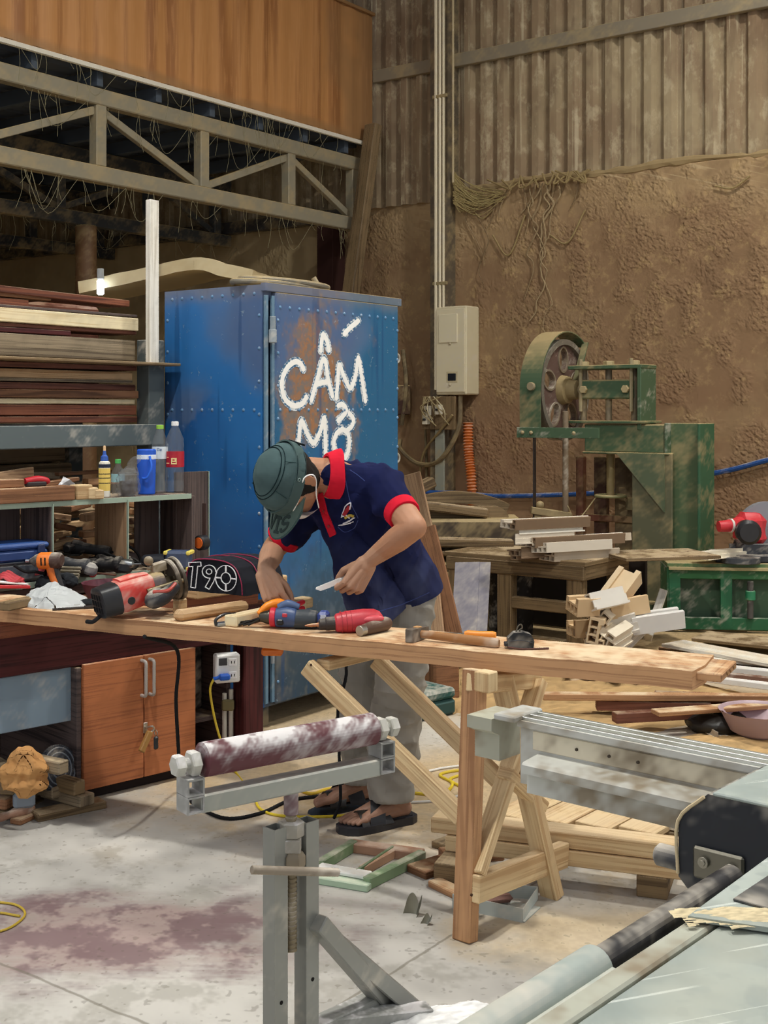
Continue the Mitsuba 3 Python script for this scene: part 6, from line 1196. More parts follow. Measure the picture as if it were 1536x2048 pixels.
put('case', rough(fine(prism(Polygon([(-.033, 0), (.034, 0), (.036, .02), (.028, .036), (.008, .043), (-.018, .041), (-.034, .026)]).buffer(.003), .034).t(p + V(0, .03, .003), z=-Y_, y=Z), .02), .001, 30).col('#1d1f24'), 'used', tk_)
put('belt_clip', tube([p + V(-.012, .012, .044), p + V(-.006, .012, .062), p + V(.003, .012, .068), p + V(.006, .012, .058), p + V(-.002, .012, .052), p + V(.004, .012, .046)], .0025, 6, 6).col('#6d665a'), 'metal', tk_); put('wrist_strap', tube([p + V(-.036, -.004, .006), p + V(0, -.016, .003), p + V(.045, -.012, .003), p + V(.08, -.006, .003)], .0028, 6, 6).col('#5a3f39'), 'matte', tk_); put('tape_lip', box(.012, .022, .012, .002).t(p + V(-.04, .012, .012)).col('#2a2b2e'), 'satin', tk_); put('seam', tube([p + V(-.034, -.0045, .022), p + V(0, -.0055, .026), p + V(.035, -.0045, .018)], .0012, 5, 5).col('#3c3e44'), 'satin', tk_)
# plastic bag, bowl and bits on the left of the plank and bench
def crumple(g, L, amp, freq, seed=1): return rough(rough(fine(g, L), amp, freq, seed), amp * .5, freq * 2.7, seed + 3)
pb = on(108, 1213, PT); bg_ = hull([pb + V(-.115, .02, .0), pb + V(-.05, -.03, .002), pb + V(.02, -.05, 0), pb + V(.10, -.01, 0), pb + V(-.10, .08, .045), pb + V(-.03, .10, .062), pb + V(.03, .07, .045), pb + V(-.02, -.02, .028), pb + V(.10, .05, .01)])
put('plastic_bag', crease(crease(bg_, .010, .008, 14), .008, .006, 32, 4).col('#b4b8b8'), 'satin', label='white crumpled plastic bag of powder lying on the plank', cat='bag', angle=60)
put('wine_bowl', lathe([(.06, 0), (.09, .012), (.108, .06), (.112, .068), (.104, .066), (.086, .016), (.05, .01)], 36).t(Bn(.20, .16, BT)).col('#5b2f3a'), 'satin', label='wine red plastic bowl standing on the workbench', cat='bowl')
p, q, d = along((105, 1222), (186, 1217), PT); put('pencil_knife', cat([rod(p + Z * .005, q + Z * .005, .004, 8), rod(q + Z * .006 - d * .03, q + Z * .006 + d * .005, .006, 8)]).col('#2b2624'), 'satin', label='thin dark marking tool lying in front of the plastic bag', cat='marking tool')
p = on(165, 1215, PT); put('black_cloth', crumple(ell(.05, .03, .012, 3).t(p + V(.02, .05, .01)), .01, .008, 30).col('#26292b'), 'cloth', label='small black rag behind the marking tool', cat='rag')
put('bench_side_board', cut(bar(Bn(.42, .06, BT + .002 + .025), Bn(.90, .10, BT + .027), .3, .048, ch=.005), 12, Bn(0, 0, 0), B1), 'wood', label='thick brown board on the workbench under the black bag', cat='board')
# black sports bag with its lettering
tb = thing('sports_bag', 'black bag with wine red piping and white outlined lettering T90', 'bag'); zb = BT + .052
q0 = on(374, 1183, zb); q1 = on(488, 1192, zb); d = unit(q1 - q0); n2 = V(-d[1], d[0], 0); wb = np.linalg.norm(q1 - q0)
prof2 = np.array([(-.002, 0), (-.006, .03), (.0, .08), (.02, .115), (.055, .128), (wb * .5, .130), (wb - .07, .122), (wb - .03, .10), (wb - .005, .05), (wb, 0)])
rings = []
for t_, s_ in ((0, .97), (.012, 1.0), (.07, 1.03), (.13, 1.02), (.19, .98), (.205, .9)):
    c_ = np.array([wb / 2, .06]); pf = (prof2 - c_) * s_ + c_; rings.append(np.array([q0 + d * x + n2 * t_ + Z * max(y, 0) + X * t_ * .25 for x, y in pf]))
put('bag_body', rough(fine(loft(rings), .02), .006, 14).col('#222329'), 'cloth', tb, angle=50)
for t_, s_ in ((.0, .96), (.075, 1.04), (.13, 1.03)):
    c_ = np.array([wb / 2, .06]); pf = (prof2 - c_) * s_ + c_; put('piping', tube([q0 + d * x + n2 * (t_ - .004) + Z * max(y, .003) + X * t_ * .25 for x, y in pf], .0024, 6, 6).col('#8a2444'), 'satin', tb)
sp = prism(shapely.box(-.012, 0, wb * 1.05, .135), .003)
def flatmark(poly): return prism(poly, .003).t(q0 - n2 * .0075 + d * .0 + Z * .0, x=d, y=Z)
sh_ = lambda pts: LineString(pts)
Tm = shapely.union_all([LineString([(.012, .103), (.056, .108)]).buffer(.0075, cap_style=2), LineString([(.036, .10), (.028, .018)]).buffer(.0085, cap_style=2)])
nine = shapely.affinity.skew(shapely.union_all([Point(.084, .082).buffer(.024), LineString([(.1045, .085), (.096, .05), (.082, .02)]).buffer(.008, cap_style=2)]).difference(Point(.084, .082).buffer(.010)), 4, 0, origin=(.084, .06))
oo = shapely.affinity.scale(Point(.146, .062).buffer(.042, 24), .88, 1.12).difference(shapely.affinity.scale(Point(.146, .062).buffer(.019, 20), .9, 1.1)).difference(shapely.box(.1445, -1, .1475, 1)).difference(shapely.box(0, .0605, 1, .0635))
kx = wb / .205
for poly in (Tm, nine, oo): put('lettering', flatmark(shapely.affinity.scale(poly.buffer(.0016).difference(poly.buffer(-.0012)), kx, 1, origin=(0, 0))).col('#e4e4e6'), 'cloth', tb, label='white outlined lettering T90')
put('zip_pull', box(.006, .004, .022, .001).t(q0 + d * (wb + .022) + n2 * .09 + Z * .06, x=d).col('#b9bcbd'), 'metal', tb)
# ================================================================ things in and on the shelf unit
def Sx(px): return (hit(px, 1080, S(0, .0, 0), B2) - S(0, 0, 0)) @ B1
def SS(px, b, z=None):
    """A point b metres behind the shelf's front edge, on the lower shelf."""
    h = hit(px, 1100, S(0, b, 0), B2); return V(h[0], h[1], (zs + .011) if z is None else z)
def ptool(name, label, p, d, L, r_, c1, c2, head='disc', cat_='power tool'):
    k = thing(name, label, cat_); d = unit(d); s = np.cross(Z, d); up = np.cross(d, s)
    t = np.arange(20) * 2 * np.pi / 20
    put('body', loft([p + d * L * a + np.outer(np.cos(t) * r_ * m, s) + np.outer(np.sin(t) * r_ * m, up) for a, m in ((0, .6), (.03, .85), (.2, .95), (.45, .8), (.7, .9), (.8, 1.15), (.95, 1.15), (1, .8))]).col(c1), 'used', k)
    put('gear_head', lathe([(r_ * .9, 0), (r_ * 1.1, .01), (r_ * 1.0, r_ * 1.2), (r_ * .5, r_ * 1.6)], 18).t(p + d * L * 1.02 - up * r_ * 1.0, z=up + d * .2).col(c2), 'used', k)
    if head == 'disc': put('guard', lathe([(r_ * .4, 0), (r_ * 1.9, 0), (r_ * 2.0, r_ * .3), (r_ * 1.9, r_ * .3), (r_ * 1.8, .004)], 28).t(p + d * L * 1.05 - up * r_ * 1.3, z=up).col('#33322f'), 'used', k)
    if head == 'bit': put('chuck', lathe([(r_ * .7, 0), (r_ * .75, .02), (r_ * .45, .045), (.004, .05), (.004, .08)], 14).t(p + d * L * 1.0, z=d).col('#8b8f92'), 'metal', k)
    put('side_grip', rod(p + d * L * .92 + s * r_, p + d * L * .92 + s * (r_ + .07), .014, 12).col('#1b1c1e'), 'used', k)
    put('cord', tube([p, p - d * .03 + up * .0, p - d * .05 + s * .05 - Z * .01, p + s * .09 + Z * .01], .0045, 8, 6).col('#151517'), 'matte', k); return k
ptool('angle_grinder', 'black dusty angle grinder lying topmost in the middle shelf compartment', SS(222, .10) + Z * .075, V(-.9, .1, .12), .17, .026, '#232427', '#2a2b2e')
ptool('angle_grinder', 'black angle grinder lying rightmost in the middle shelf compartment', SS(262, .06) + Z * .03, V(-.8, -.45, .05), .15, .03, '#1d1e20', '#303134', 'none')
ptool('angle_grinder', 'dark grey grinder with a shiny head behind the orange driver', SS(118, .06) + Z * .06, V(.93, -.2, -.12), .13, .027, '#3b3d41', '#6f7073', 'none')
ptool('trim_router', 'black small router under the topmost grinder', SS(190, .04) + Z * .035, V(.9, -.2, .05), .12, .03, '#17181a', '#222326', 'bit')
put('cable_loop', tube([SS(262, .02) + Z * .02 + V(.03 * math.cos(t), 0, .022 * math.sin(t) + .01) for t in np.linspace(0, 9, 20)], .005, 6, 4).col('#2a2927'), 'matte', label='small loop of black cable at the right of the grinders', cat='cable')
put('cable_loop', tube([SS(235, .16) + Z * (.01 + .09 * math.sin(t)) + X * .10 * math.cos(t) for t in np.linspace(0, 3.1, 10)], .006, 6, 5).col('#1b1b1c'), 'matte', label='thick black cable arching behind the grinders', cat='cable')
sk = thing('screwdriver', 'screwdriver with a red and black handle on the shelf below the grinders', 'screwdriver'); p = SS(158, -.0) + Z * .02; d = unit(V(.95, -.25, 0))
put('handle', lathe([(.012, 0), (.019, .01), (.019, .055), (.012, .07)], 16).t(p, z=d).col('#26272a'), 'satin', sk); put('handle_end', ball(.0195, 2).t(p + d * .058).col('#b8383c'), 'satin', sk); put('shaft', rod(p + d * .07, p + d * .16 - Z * .006, .004, 10).col('#8c6a58'), 'metal', sk)
for i in range(4): p = SS(118 + 2 * i, .0) + Z * (.008 + .012 * i); put('drill_rod', rod(p, p + V(.08, -.02, 0), .006, 10).col('#7d7360'), 'used', label=('lowest', 'second lowest', 'second highest', 'top')[i] + ' dusty steel rod in the small bundle beside the orange driver', cat='rod', group='steel rods beside the orange driver')
# orange impact driver
ik = thing('impact_driver', 'orange and black cordless impact driver standing at the shelf front', 'power tool'); p = SS(66, -.03) + Z * .085; d = unit(V(.97, -.2, .04)); s = np.cross(Z, d); t = np.arange(20) * 2 * np.pi / 20
def rg(a, r_, o=0): return p + d * a + np.outer(np.cos(t) * r_, s) + np.outer(np.sin(t) * r_ + o, Z)
put('nose', loft([rg(-.012, .009), rg(.0, .016), rg(.012, .024), rg(.03, .03)]).col('#3c3b3c'), 'used', ik); put('motor_housing', loft([rg(.028, .030), rg(.034, .033), rg(.075, .033), rg(.08, .031)]).col('#e0792c'), 'satin', ik); put('rear_housing', loft([rg(.08, .031), rg(.085, .032), rg(.112, .03), rg(.12, .022)]).col('#4b3a34'), 'used', ik)
put('chuck', rod(p - d * .03, p - d * .005, .007, 10).col('#d5d6d8'), 'metal', ik)
for a in (-.012, .004): put('vent', box(.006, .002, .03, .0008).t(p + d * (.055 + a) - s * .0335 * -1 * 0 - Y_ * .0335, x=d).col('#2a1d14'), 'matte', ik)
put('grip', tube([p + d * .075 - Z * .025, p + d * .085 - Z * .06, p + d * .10 - Z * .10], [.02, .018, .02], 14, 6).col('#cf6d28'), 'satin', ik); put('grip_pad', tube([p + d * .092 - Z * .03, p + d * .104 - Z * .065, p + d * .116 - Z * .10], [.012, .012, .012], 10, 6).col('#2b2b2d'), 'satin', ik); put('trigger', box(.014, .014, .026, .004).t(p + d * .066 - Z * .048, x=d).col('#7a1f22'), 'satin', ik); put('battery', box(.075, .05, .026, .006).t(p + d * .09 - Z * .075 - Z * .035, x=d).col('#26272a'), 'satin', ik)
# blue case, grey case, red clamps, cables, notebook, gloves
zc = zs + .012
gk = thing('grey_case', 'grey translucent case at the left of the shelf, under the blue case', 'case'); p = SS(18, .08); put('case_body', box(.22, .16, .075, .012).t(p + Z * .04, x=B1, y=B2).col('#444b55'), 'used', gk); put('rim', box(.225, .165, .008, .002).t(p + Z * .078, x=B1, y=B2).col('#2b3038'), 'satin', gk)
bk_ = thing('blue_case', 'dark blue latched tool case at the left of the shelf', 'case'); p = SS(20, .08) + Z * .082; put('case_body', box(.24, .17, .045, .010).t(p + Z * .022, x=B1, y=B2).col('#223a6b'), 'satin', bk_); put('lid', box(.245, .175, .022, .008).t(p + Z * .058, x=B1, y=B2).col('#2a4a86'), 'satin', bk_); put('latch', box(.03, .012, .035, .004).t(p + Z * .045 + B1 * .085 - B2 * .09, x=B1, y=B2).col('#1b2d55'), 'satin', bk_)
for i in range(2): put('red_bar_clamp', cat([bar(SS(62, .02) + Z * .02 + X * .02 * i, SS(58, .05) + Z * (.12 - .02 * i), .02, .028), bar(SS(58, .05) + Z * (.12 - .02 * i), SS(78, .0) + Z * (.075 - .03 * i) + X * .02 * i, .022, .03)]).col(('#b3262c', '#c4535a')[i]), 'satin', label=('deep red', 'faded red')[i] + ' clamp arm behind the orange driver', cat='clamp')
ps = []
for i in range(7): a = SS(-12 + 2 * i, -.02 + .01 * i) + Z * (.012 + .006 * (i % 3)); ps.append(tube([a, a + V(.035, -.01, .025), a + V(.07, -.015, .008), a + V(.10, -.02, .015 - .004 * i)], .006, 7, 6))
put('red_cable', cat(ps).col('#c2474d'), 'satin', label='bundle of red cable at the left end of the shelf', cat='cable')
put('black_cable', tube([SS(28, -.03) + Z * .075, SS(50, -.05) + Z * .05, SS(70, -.05) + Z * .045, SS(88, -.05) + Z * .035], .006, 8, 6).col('#17181b'), 'matte', label='black cable draped over the orange driver', cat='cable')
nb = thing('red_folder', 'thin red folder with white sheets at the left edge of the shelf', 'folder'); p = SS(14, -.06) - Z * .0; put('cover', box(.14, .10, .012, .002).rot((0, 1, 0), 6).t(p + Z * .005, x=B1, y=B2).col('#b92a30'), 'satin', nb); put('sheets', box(.13, .09, .006, .001).rot((0, 1, 0), 9).t(p + Z * .018, x=B1, y=B2).col('#d4d4d0'), 'matte', nb)
put('black_glove', crumple(ell(.06, .04, .035, 3).t(Bn(.0, .26, BT + .06)), .012, .016, 26).col('#1f2226'), 'cloth', label='crumpled black work glove hanging over the shelf front', cat='glove')
put('black_glove', crumple(ell(.05, .035, .03, 3).t(Bn(.07, .28, BT + .075)), .012, .014, 26, 5).col('#2a2d31'), 'cloth', label='dark grey glove beside the orange driver grip', cat='glove')
# yellow drill, pine block, hanging tape
yk = thing('yellow_drill', 'black and yellow drill lying in the right shelf compartment', 'power tool'); p = SS(285, .05) + Z * .035; d = unit(V(.96, -.1, 0))
put('body', lathe([(.018, 0), (.024, .01), (.028, .06), (.03, .10), (.02, .11)], 20).t(p, z=d).col('#23262d'), 'satin', yk); put('battery', box(.10, .075, .075, .01).t(p + d * .155 + Z * .006, x=d).col('#3a4660'), 'satin', yk)
for dx in (-.048, .048):
    for dz in (-.028, .036): put('yellow_corner', box(.018, .08, .016, .004).t(p + d * (.155 + dx) + Z * dz, x=d).col('#d3c25a'), 'satin', yk)
lie2 = SS(338, -.02); put('pine_block', cut(bar(lie2 + Z * -.03, lie2 + Z * .062, .05, .035, up=B1), 5, lie2, Z), 'wood', label='pale pine block standing in front of the yellow drill battery', cat='block')
tk2 = thing('orange_tape_roll', 'black roll with an orange face hanging on the shelf side panel', 'tape roll'); p = hit(397, 1086, S(ea, .055, 0), B2)
put('roll', cyl(.033, .045, 28, .006).t(p + B2 * .0, z=V(.55, .83, 0)).col('#1f1f22'), 'satin', tk2); put('face', cyl(.024, .004, 28, .001).t(p - V(.55, .83, 0) * .003, z=V(.55, .83, 0)).col('#e8702a'), 'satin', tk2); put('hanging_strap', bar(p + Z * .03 + V(.02, .03, 0), p + Z * .17 + V(.02, .03, 0), .01, .016, up=X).col('#3b2b28'), 'matte', tk2)
# ---------------- on top of the shelf unit
ZT = ztop + .011
def TT(px, b): h = hit(px, 990, S(0, b, 0), B2); return V(h[0], h[1], ZT)
p, q = TT(-60, .03), TT(139, .03); put('long_wood_block', cut(bar(p + Z * .028, q + Z * .028, .09, .056, ch=.003), 3, p, q - p), 'wood', label='long reddish brown block on top of the shelf unit', cat='block')
p, q = TT(-60, .06), TT(43, .06); put('short_wood_block', cut(bar(p + Z * .0725, q + Z * .0725, .05, .032, ch=.003), 3, p, q - p), 'wood', label='shorter brown block lying on the long block', cat='block')
stp = thing('red_stapler', 'red and black hand tool lying on the long wood block', 'hand tool'); p = TT(50, .06) + Z * .058; d = B1
put('red_cover', tube([p + Z * .02, p + d * .05 + Z * .026, p + d * .09 + Z * .02, p + d * .10 + Z * .01], [.012, .014, .013, .008], 12, 5).col('#b3202d'), 'satin', stp); put('lower_body', box(.085, .03, .022, .006).t(p + d * .045 + Z * .008, x=d, y=B2).col('#2a2224'), 'satin', stp)
put('paper_scrap', crumple(hull([TT(118, .12) + Z * .05, TT(152, .12) + Z * .05, TT(126, .12) + Z * .088, TT(140, .1) + Z * .075, TT(135, .16) + Z * .05]), .01, .006, 40).col('#d9dadc'), 'matte', label='crumpled white paper behind the long wood block', cat='paper')
for i, (a, b, h0, h1, l) in enumerate(((146, 178, .0, .058, 'front pale pine wedge'), (172, 190, .0, .046, 'middle pine wedge'), (186, 202, .0, .036, 'lowest pine wedge'))):
    p, q = TT(a, .02 - .008 * i), TT(b, .02 - .008 * i); put('pine_wedge', cut(bar(p + Z * h1 / 2, q + Z * (h1 / 2 - .0), .06, h1, ch=.004).rot((0, 0, 1), -6 * i, p), 1, p, q - p), 'wood', label=l + ' beside the glue bottle on the shelf unit', cat='wedge')
gb_ = thing('glue_bottle', 'white and yellow wood glue bottle with a blue nozzle on the shelf unit', 'bottle'); p = TT(209, .07)
hb = (995 - 893) * np.linalg.norm(p[:2]) / F * .98; r_ = .0235
put('bottle', lathe([(r_ * .95, 0), (r_, .004), (r_, hb * .62), (r_ * .92, hb * .68), (.009, hb * .72)], 28).t(p).col('#dcd9cc'), 'satin', gb_); put('label_band', lathe([(r_ * 1.015, hb * .12), (r_ * 1.015, hb * .56)], 28, False).t(p).col('#dcc067'), 'matte', gb_)
put('label_stripe', lathe([(r_ * 1.03, hb * .57), (r_ * 1.03, hb * .64)], 28, False).t(p).col('#2a3040'), 'matte', gb_)
for z0 in (.36, .26, .44): put('label_line', lathe([(r_ * 1.025, hb * z0), (r_ * 1.025, hb * (z0 + .018))], 28, False).t(p).col('#5a5038'), 'matte', gb_)
put('cap', lathe([(.015, hb * .70), (.016, hb * .71), (.0145, hb * .79), (.008, hb * .82), (.006, hb * .90)], 18).t(p).col('#2f56a8'), 'satin', gb_); put('nozzle', lathe([(.006, hb * .89), (.0055, hb * .98), (.003, hb)], 12).t(p).col('#d9b58a'), 'satin', gb_)
# blue insulated jug
jk = thing('blue_jug', 'blue plastic jug with a white band on the shelf unit', 'jug'); p = TT(293, .10); hj = (990 - 902) * np.linalg.norm(p[:2]) / F
put('jug_body', lathe([(.034, 0), (.036, .004), (.0395, hj * .72), (.0395, hj * .98), (.036, hj), (.034, hj * .99), (.033, hj * .2)], 32).t(p).col('#1f57c4'), 'satin', jk); put('band', lathe([(.0402, hj * .78), (.0406, hj * .79), (.0406, hj * .87), (.0402, hj * .88)], 32, False).t(p).col('#d4dfef'), 'satin', jk); put('handle', tube([p + V(.02, -.036, hj * .85), p + V(.03, -.05, hj * .6), p + V(.012, -.052, hj * .38), p + V(-.01, -.045, hj * .36)], .005, 8, 6).col('#2a66d6'), 'satin', jk)
# clear drink bottles
scene['pet'] = {'type': 'blendbsdf', 'weight': .06, 'a': {'type': 'thindielectric', 'int_ior': 1.4}, 'b': two(pr(rgbt('#dfe6ea'), .25))}
def pet(px, b, y0, y1, capc, labc, label, lz, red):
    k = thing('drink_bottle', label, 'bottle'); p = TT(px, b); D_ = p[1]; h = (y1 - y0) * D_ / F; r_ = .039 if red else .034
    pf = [(r_ * .75, 0), (r_ * .95, .006), (r_, .03), (r_ * .93, .06), (r_, .085), (r_ * .96, h * .40), (r_ * .96, h * .62), (r_, h * .66), (r_ * .94, h * .76), (r_ * .6, h * .87), (.0145, h * .93), (.0135, h * .95)]
    put('bottle', lathe(pf, 28, False).t(p), 'pet', k); put('cap', lathe([(.0155, h * .94), (.016, h * .95), (.016, h * .995), (.013, h)], 20).t(p).col(capc), 'satin', k)
    put('label_band', lathe([(r_ * 1.0, h * lz[0]), (r_ * 1.01, h * (lz[0] + .01)), (r_ * 1.01, h * lz[1])], 28, False).t(p).col(labc), 'satin', k)
    if red:
        put('label_print', cat([prism(shapely.box(-.012, 0, .012, .028).difference(shapely.box(-.008, .006, .008, .011)).difference(shapely.box(-.006, .016, .003, .022)), .001).t(p + V(.002, -r_ * 1.02, h * lz[0] + .012), x=X, y=Z), prism(shapely.box(-.03, .004, -.018, .007).union(shapely.box(-.029, .03, -.02, .032)), .001).t(p + V(0, -r_ * .98, h * lz[0] + .012), x=X, y=Z)]).col('#e0cc8e'), 'satin', k)
    else: put('label_print', text('Oa', .012, .001).t(p + V(-.008, -r_ * 1.02, h * (lz[0] + .12)), x=X, y=Z).col('#2a4a7a'), 'satin', k)
    put('water', lathe([(r_ * .9, .008), (r_ * .93, .02), (r_ * .93, .05)], 24).t(p).col('#b9c2c6'), 'pet', k)
pet(320, .14, 853, 988, '#8fc246', '#d3dde2', 'clear plastic bottle with a green cap and pale label', (.50, .68), False)
pet(350, .10, 846, 988, '#e8e8e8', '#a81c2c', 'clear plastic bottle with a white cap and red label', (.36, .58), True)
sb = thing('small_bottle', 'small clear bottle with a green cap behind the plastic bag', 'bottle'); p = TT(236, .2); put('bottle', lathe([(.025, 0), (.028, .01), (.028, .09), (.012, .12), (.011, .13)], 24, False).t(p), 'pet', sb); put('cap', cyl(.013, .018, 16).t(p + Z * .128).col('#4fae5a'), 'satin', sb); put('tint_band', lathe([(.0285, .05), (.0285, .085)], 24, False).t(p).col('#8fb6bb'), 'satin', sb)
cp = thing('takeaway_cup', 'clear plastic cup of dark drink inside a thin plastic bag', 'cup'); p = TT(256, .04); put('cup', lathe([(.028, 0), (.03, .004), (.038, .085), (.04, .09)], 28, False).t(p), 'pet', cp); put('drink', lathe([(.026, .004), (.033, .062), (.0, .062)], 24).t(p).col('#3a2a28'), 'satin', cp); put('lid', lathe([(.041, .088), (.041, .096), (.034, .10), (.03, .112), (.0, .116)], 28).t(p), 'pet', cp)
bag = crumple(loft([p + V(0, 0, z) + np.stack([np.cos(t) * rx_ + ox, np.sin(t) * ry_, 0 * t], 1) for z, rx_, ry_, ox in ((.001, .04, .03, 0), (.02, .05, .038, 0), (.07, .047, .04, 0), (.105, .035, .03, .006), (.125, .018, .014, .015), (.15, .024, .012, .03), (.165, .018, .006, .035))]), .012, .012, 30); put('bag', bag, 'pet', cp, angle=60, label='thin clear plastic bag')
# ================================================================ under the bench
ob = thing('outlet_box', 'white surface outlet box on the bench post with a blue plug', 'outlet box'); p = hit(453, 1335, Bn(.74, -.005, 0), B2); ox = unit(V(.93, .36, 0)); oy = V(-.36, .93, 0)
put('box_body', box(.10, .05, .115, .006).t(p, x=ox, y=oy).col('#d3d3cf'), 'satin', ob); put('face_plate', box(.094, .006, .108, .003).t(p - oy * .027, x=ox, y=oy).col('#dededb'), 'satin', ob)
for a, z in ((.018, .026), (.018, -.026), (-.022, .03)):
    so = put('socket', box(.034, .004, .03, .002).t(p - oy * .031 + ox * a + Z * z, x=ox, y=oy).col('#eeeeec' if a > 0 else '#3a3a3d'), 'satin', ob)
    if a > 0:
        for s in (-.006, .006): put('slot', box(.003, .002, .011, .0005).t(p - oy * .0335 + ox * (a + s) + Z * z, x=ox, y=oy).col('#1d1d1f'), 'matte', so)
pl = thing('yellow_cable', 'yellow cord with a blue plug running from the outlet box to the floor', 'cord'); pp = p - oy * .045 - ox * .02 - Z * .028
put('plug', box(.045, .03, .024, .006).t(pp, x=ox, y=oy).col('#1f5fc9'), 'satin', pl); put('plug_neck', rod(pp - ox * .02, pp - ox * .045 - Z * .004, .007, 10).col('#1f5fc9'), 'satin', pl)
put('wire', tube([pp - ox * .04, pp - ox * .055 - Z * .03, at(421, 1390, 4.95), at(430, 1440, 4.95), at(445, 1490, 4.95), on(470, 1545) + Z * .005, on(505, 1590) + Z * .005, on(520, 1620) + Z * .005, on(560, 1634) + Z * .005, on(640, 1636) + Z * .005, on(712, 1632) + Z * .005], .0048, 8, 7).col('#cdb62f'), 'satin', pl)
for i, x in enumerate((449, 462)): put('white_pipe', rod(at(x, 1485, 5.15), at(x, 1378 + 8 * (1 - i), 5.15), .010, 12).col('#cfcdc4'), 'used', label=('left' if i == 0 else 'right') + ' white plastic pipe standing beside the bench post', cat='pipe')
put('pipe_tape', box(.05, .03, .045, .006).t(at(456, 1410, 5.14)).col('#7a7252'), 'matte', label='brown tape wound around the white pipes', cat='tape')
put('black_case', box(.16, .2, .28, .01).t(Bn(.61, .34, .34), x=B1, y=B2).col('#1b1c1f'), 'used', label='black box standing in the dark gap beside the cupboard', cat='box'); put('black_case_shelf', cut(bar(Bn(.5, .3, .18), Bn(.72, .3, .18), .3, .02), 6, Bn(0, 0, 0), B1), 'wood', label='dark shelf in the gap beside the cupboard', cat='shelf')
put('red_cloth', crumple(ell(.07, .05, .03, 3).t(Bn(.60, .08, .03)), .012, .014, 24).col('#a02440'), 'cloth', label='crumpled red cloth on the floor in the gap beside the cupboard', cat='cloth')
cable('bench_cable', [P(.62, -.005, PT - .05), at(354, 1300, 4.28), at(352, 1400, 4.30), at(357, 1500, 4.40), on(362, 1580) + Z * .006, on(390, 1612) + Z * .006, on(450, 1640) + Z * .006, on(520, 1630) + Z * .006, on(580, 1604) + Z * .006, on(650, 1594) + Z * .006, on(700, 1585) + Z * .006], .0065, '#17181a', 'black power cable hanging from the plank and looping over the floor')
cable('hanging_cable', [P(1.02, .24, PT - .055), at(688, 1322, 4.15), at(676, 1420, 4.20), at(678, 1500, 4.25), at(681, 1580, 4.28), at(679, 1610, 4.30), at(668, 1636, 4.33)], .0055, '#15161a', 'thin black cord hanging behind the plank beside the trousers')
cable('floor_cable', [on(560, 1558) + Z * .005, on(600, 1545) + Z * .005, on(585, 1570) + Z * .005, on(620, 1590) + Z * .005, on(660, 1580) + Z * .005, on(705, 1590) + Z * .005, on(650, 1600) + Z * .005], .006, '#c4a62c', 'yellow cord coiled on the floor behind the roller', 'cord', 'satin')
cable('floor_cable', [on(820, 1588) + Z * .005, on(880, 1592) + Z * .005, on(905, 1570) + Z * .005, on(880, 1552) + Z * .005, on(925, 1543) + Z * .005, on(990, 1548) + Z * .005, on(930, 1552) + Z * .005, on(900, 1562) + Z * .005, on(930, 1580) + Z * .005], .006, '#c9b02e', 'yellow cord coiled on the floor behind the trestle', 'cord', 'satin')
cable('floor_cable', [on(830, 1552) + Z * .005, on(890, 1538) + Z * .005, on(960, 1533) + Z * .005, on(1040, 1545) + Z * .005], .005, '#d5d3cc', 'white cord on the floor behind the trestle', 'cord', 'satin')
cable('floor_cable', [on(790, 1608) + Z * .005, on(850, 1606) + Z * .005, on(900, 1600) + Z * .005, on(960, 1575) + Z * .005], .005, '#c6c5c1', 'pale cord on the floor from the sandals to the trestle', 'cord', 'satin')
cable('floor_cable', [on(-30, 1805) + Z * .004, on(30, 1812) + Z * .004, on(50, 1832) + Z * .004, on(20, 1858) + Z * .004, on(-20, 1866) + Z * .004, on(-10, 1830) + Z * .004, on(40, 1835) + Z * .004], .0035, '#b59a34', 'thin yellow cord loop at the left edge of the floor', 'cord', 'satin')
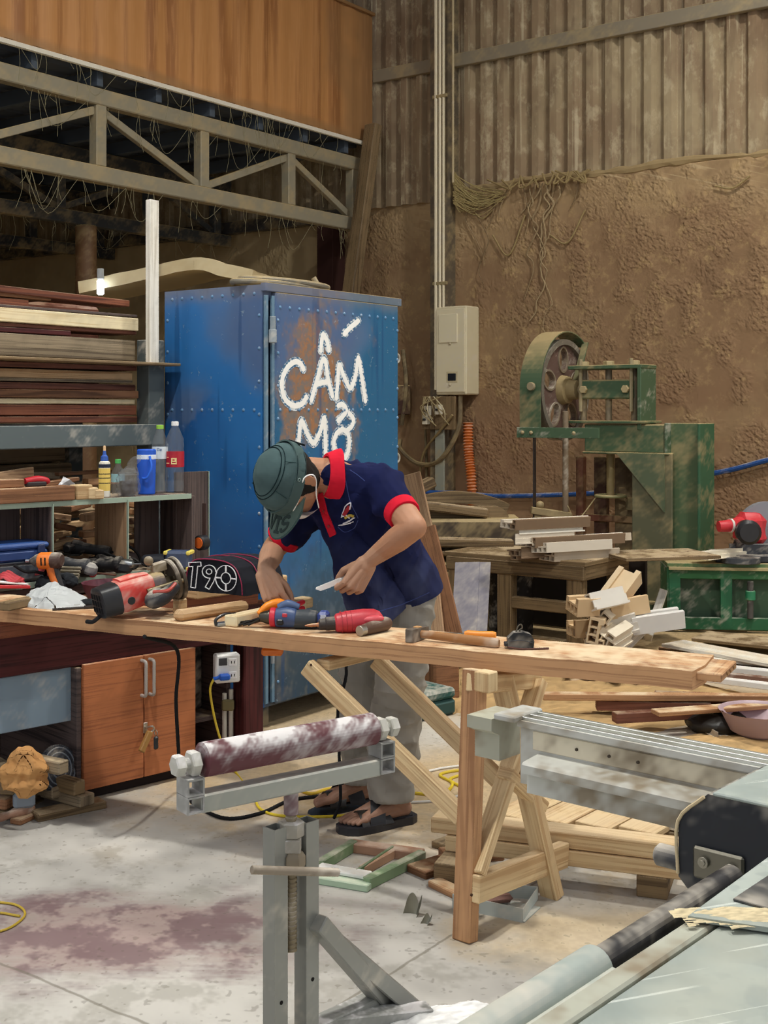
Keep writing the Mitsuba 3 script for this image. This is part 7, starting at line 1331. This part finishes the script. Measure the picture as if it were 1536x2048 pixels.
# heap of scraps in the open bay of the bench
sbk = thing('saw_disc', 'dark toothed disc leaning against the board under the bench', 'disc'); p = Bn(-.095, .05, .14); dn_ = unit(-B2 + B1 * .25 + Z * .25)
teeth = Polygon([((.082 + .004 * (i % 2)) * math.cos(2 * np.pi * i / 96), (.082 + .004 * (i % 2)) * math.sin(2 * np.pi * i / 96)) for i in range(96)]).difference(Point(0, 0).buffer(.012))
put('disc_body', prism(teeth, .02).t(p, z=dn_).col('#2e323c'), 'used', sbk)
for r_ in (.074, .056, .034): put('disc_ring', tm(trimesh.creation.torus(r_, .003, major_sections=40, minor_sections=6)).t(p + dn_ * .02, z=dn_).col('#6d7480'), 'used', sbk)
put('orange_cloth', crease(rough(fine(ell(.078, .05, .074, 3), .011), .045, 8, 3), .006, .020, 22).t(at(54, 1550, 4.33)).col('#b98a58'), 'cloth', label='crumpled orange cloth on the scrap heap under the bench', cat='cloth', angle=60)
SC = [((95, 1590), (175, 1612), .07, .04, .03, 4, 'grooved grey moulding piece nearest the cupboard'), ((68, 1640), (205, 1612), .075, .028, .0, 9, 'flat grey green board lying in front of the scrap heap'), ((0, 1560), (118, 1595), .06, .04, .05, 4, 'weathered stick low in the scrap heap'),
    ((10, 1590), (60, 1560), .06, .05, .09, 9, 'grey brown block at the left of the orange cloth'), ((40, 1530), (128, 1548), .05, .045, .19, 4, 'weathered stick crossing in front of the toothed disc'), ((-20, 1540), (30, 1570), .06, .05, .14, 4, 'grey block at the far left of the scrap heap'),
    ((0, 1620), (40, 1600), .05, .04, .04, 3, 'reddish block by the wooden dowel'), ((85, 1568), (160, 1590), .05, .05, .07, 9, 'dark block behind the grooved moulding'), ((30, 1650), (70, 1632), .05, .02, .0, 3, 'small red brown strip by the wooden dowel'), ((0, 1640), (75, 1600), .06, .03, .0, 9, 'board under the grey plastic piece')]
for a, b, w, h, z, c_, l in SC: p, q = on(*a, z), on(*b, z); put('scrap_piece', cut(bar(p + Z * h / 2, q + Z * h / 2, w, h, ch=.004), c_, p, q - p), 'wood', label=l + ' under the bench', cat='scrap wood')
p = on(48, 1622, .03); put('grey_piece', box(.075, .04, .055, .01).rot((0, 0, 1), 25).t(p + Z * .04).col('#7d8894'), 'satin', label='grey plastic piece lying on the scrap heap', cat='plastic piece')
p, q = on(-10, 1656, .0), on(64, 1632, .0); put('dowel', lathe([(.012, 0), (.015, .02), (.013, .06), (.022, .10), (.024, .13), (.016, .16)], 16).t(p + Z * .03, z=q - p).col('#a07b66'), 'used', label='turned wooden dowel lying in front of the scrap heap', cat='dowel')
# orange clamp foot under the plank and the latch rod on the cabinet
put('clamp_foot', box(.07, .05, .025, .006).t(at(545, 1302, 4.14) ).col('#d9701c'), 'satin', label='orange clamp foot sticking out under the plank', cat='clamp')
put('latch_rod', rod(C(.035, -.03, .30), C(.035, -.03, .74), .009, 10).col('#8d949a'), 'used', 'steel_cabinet')
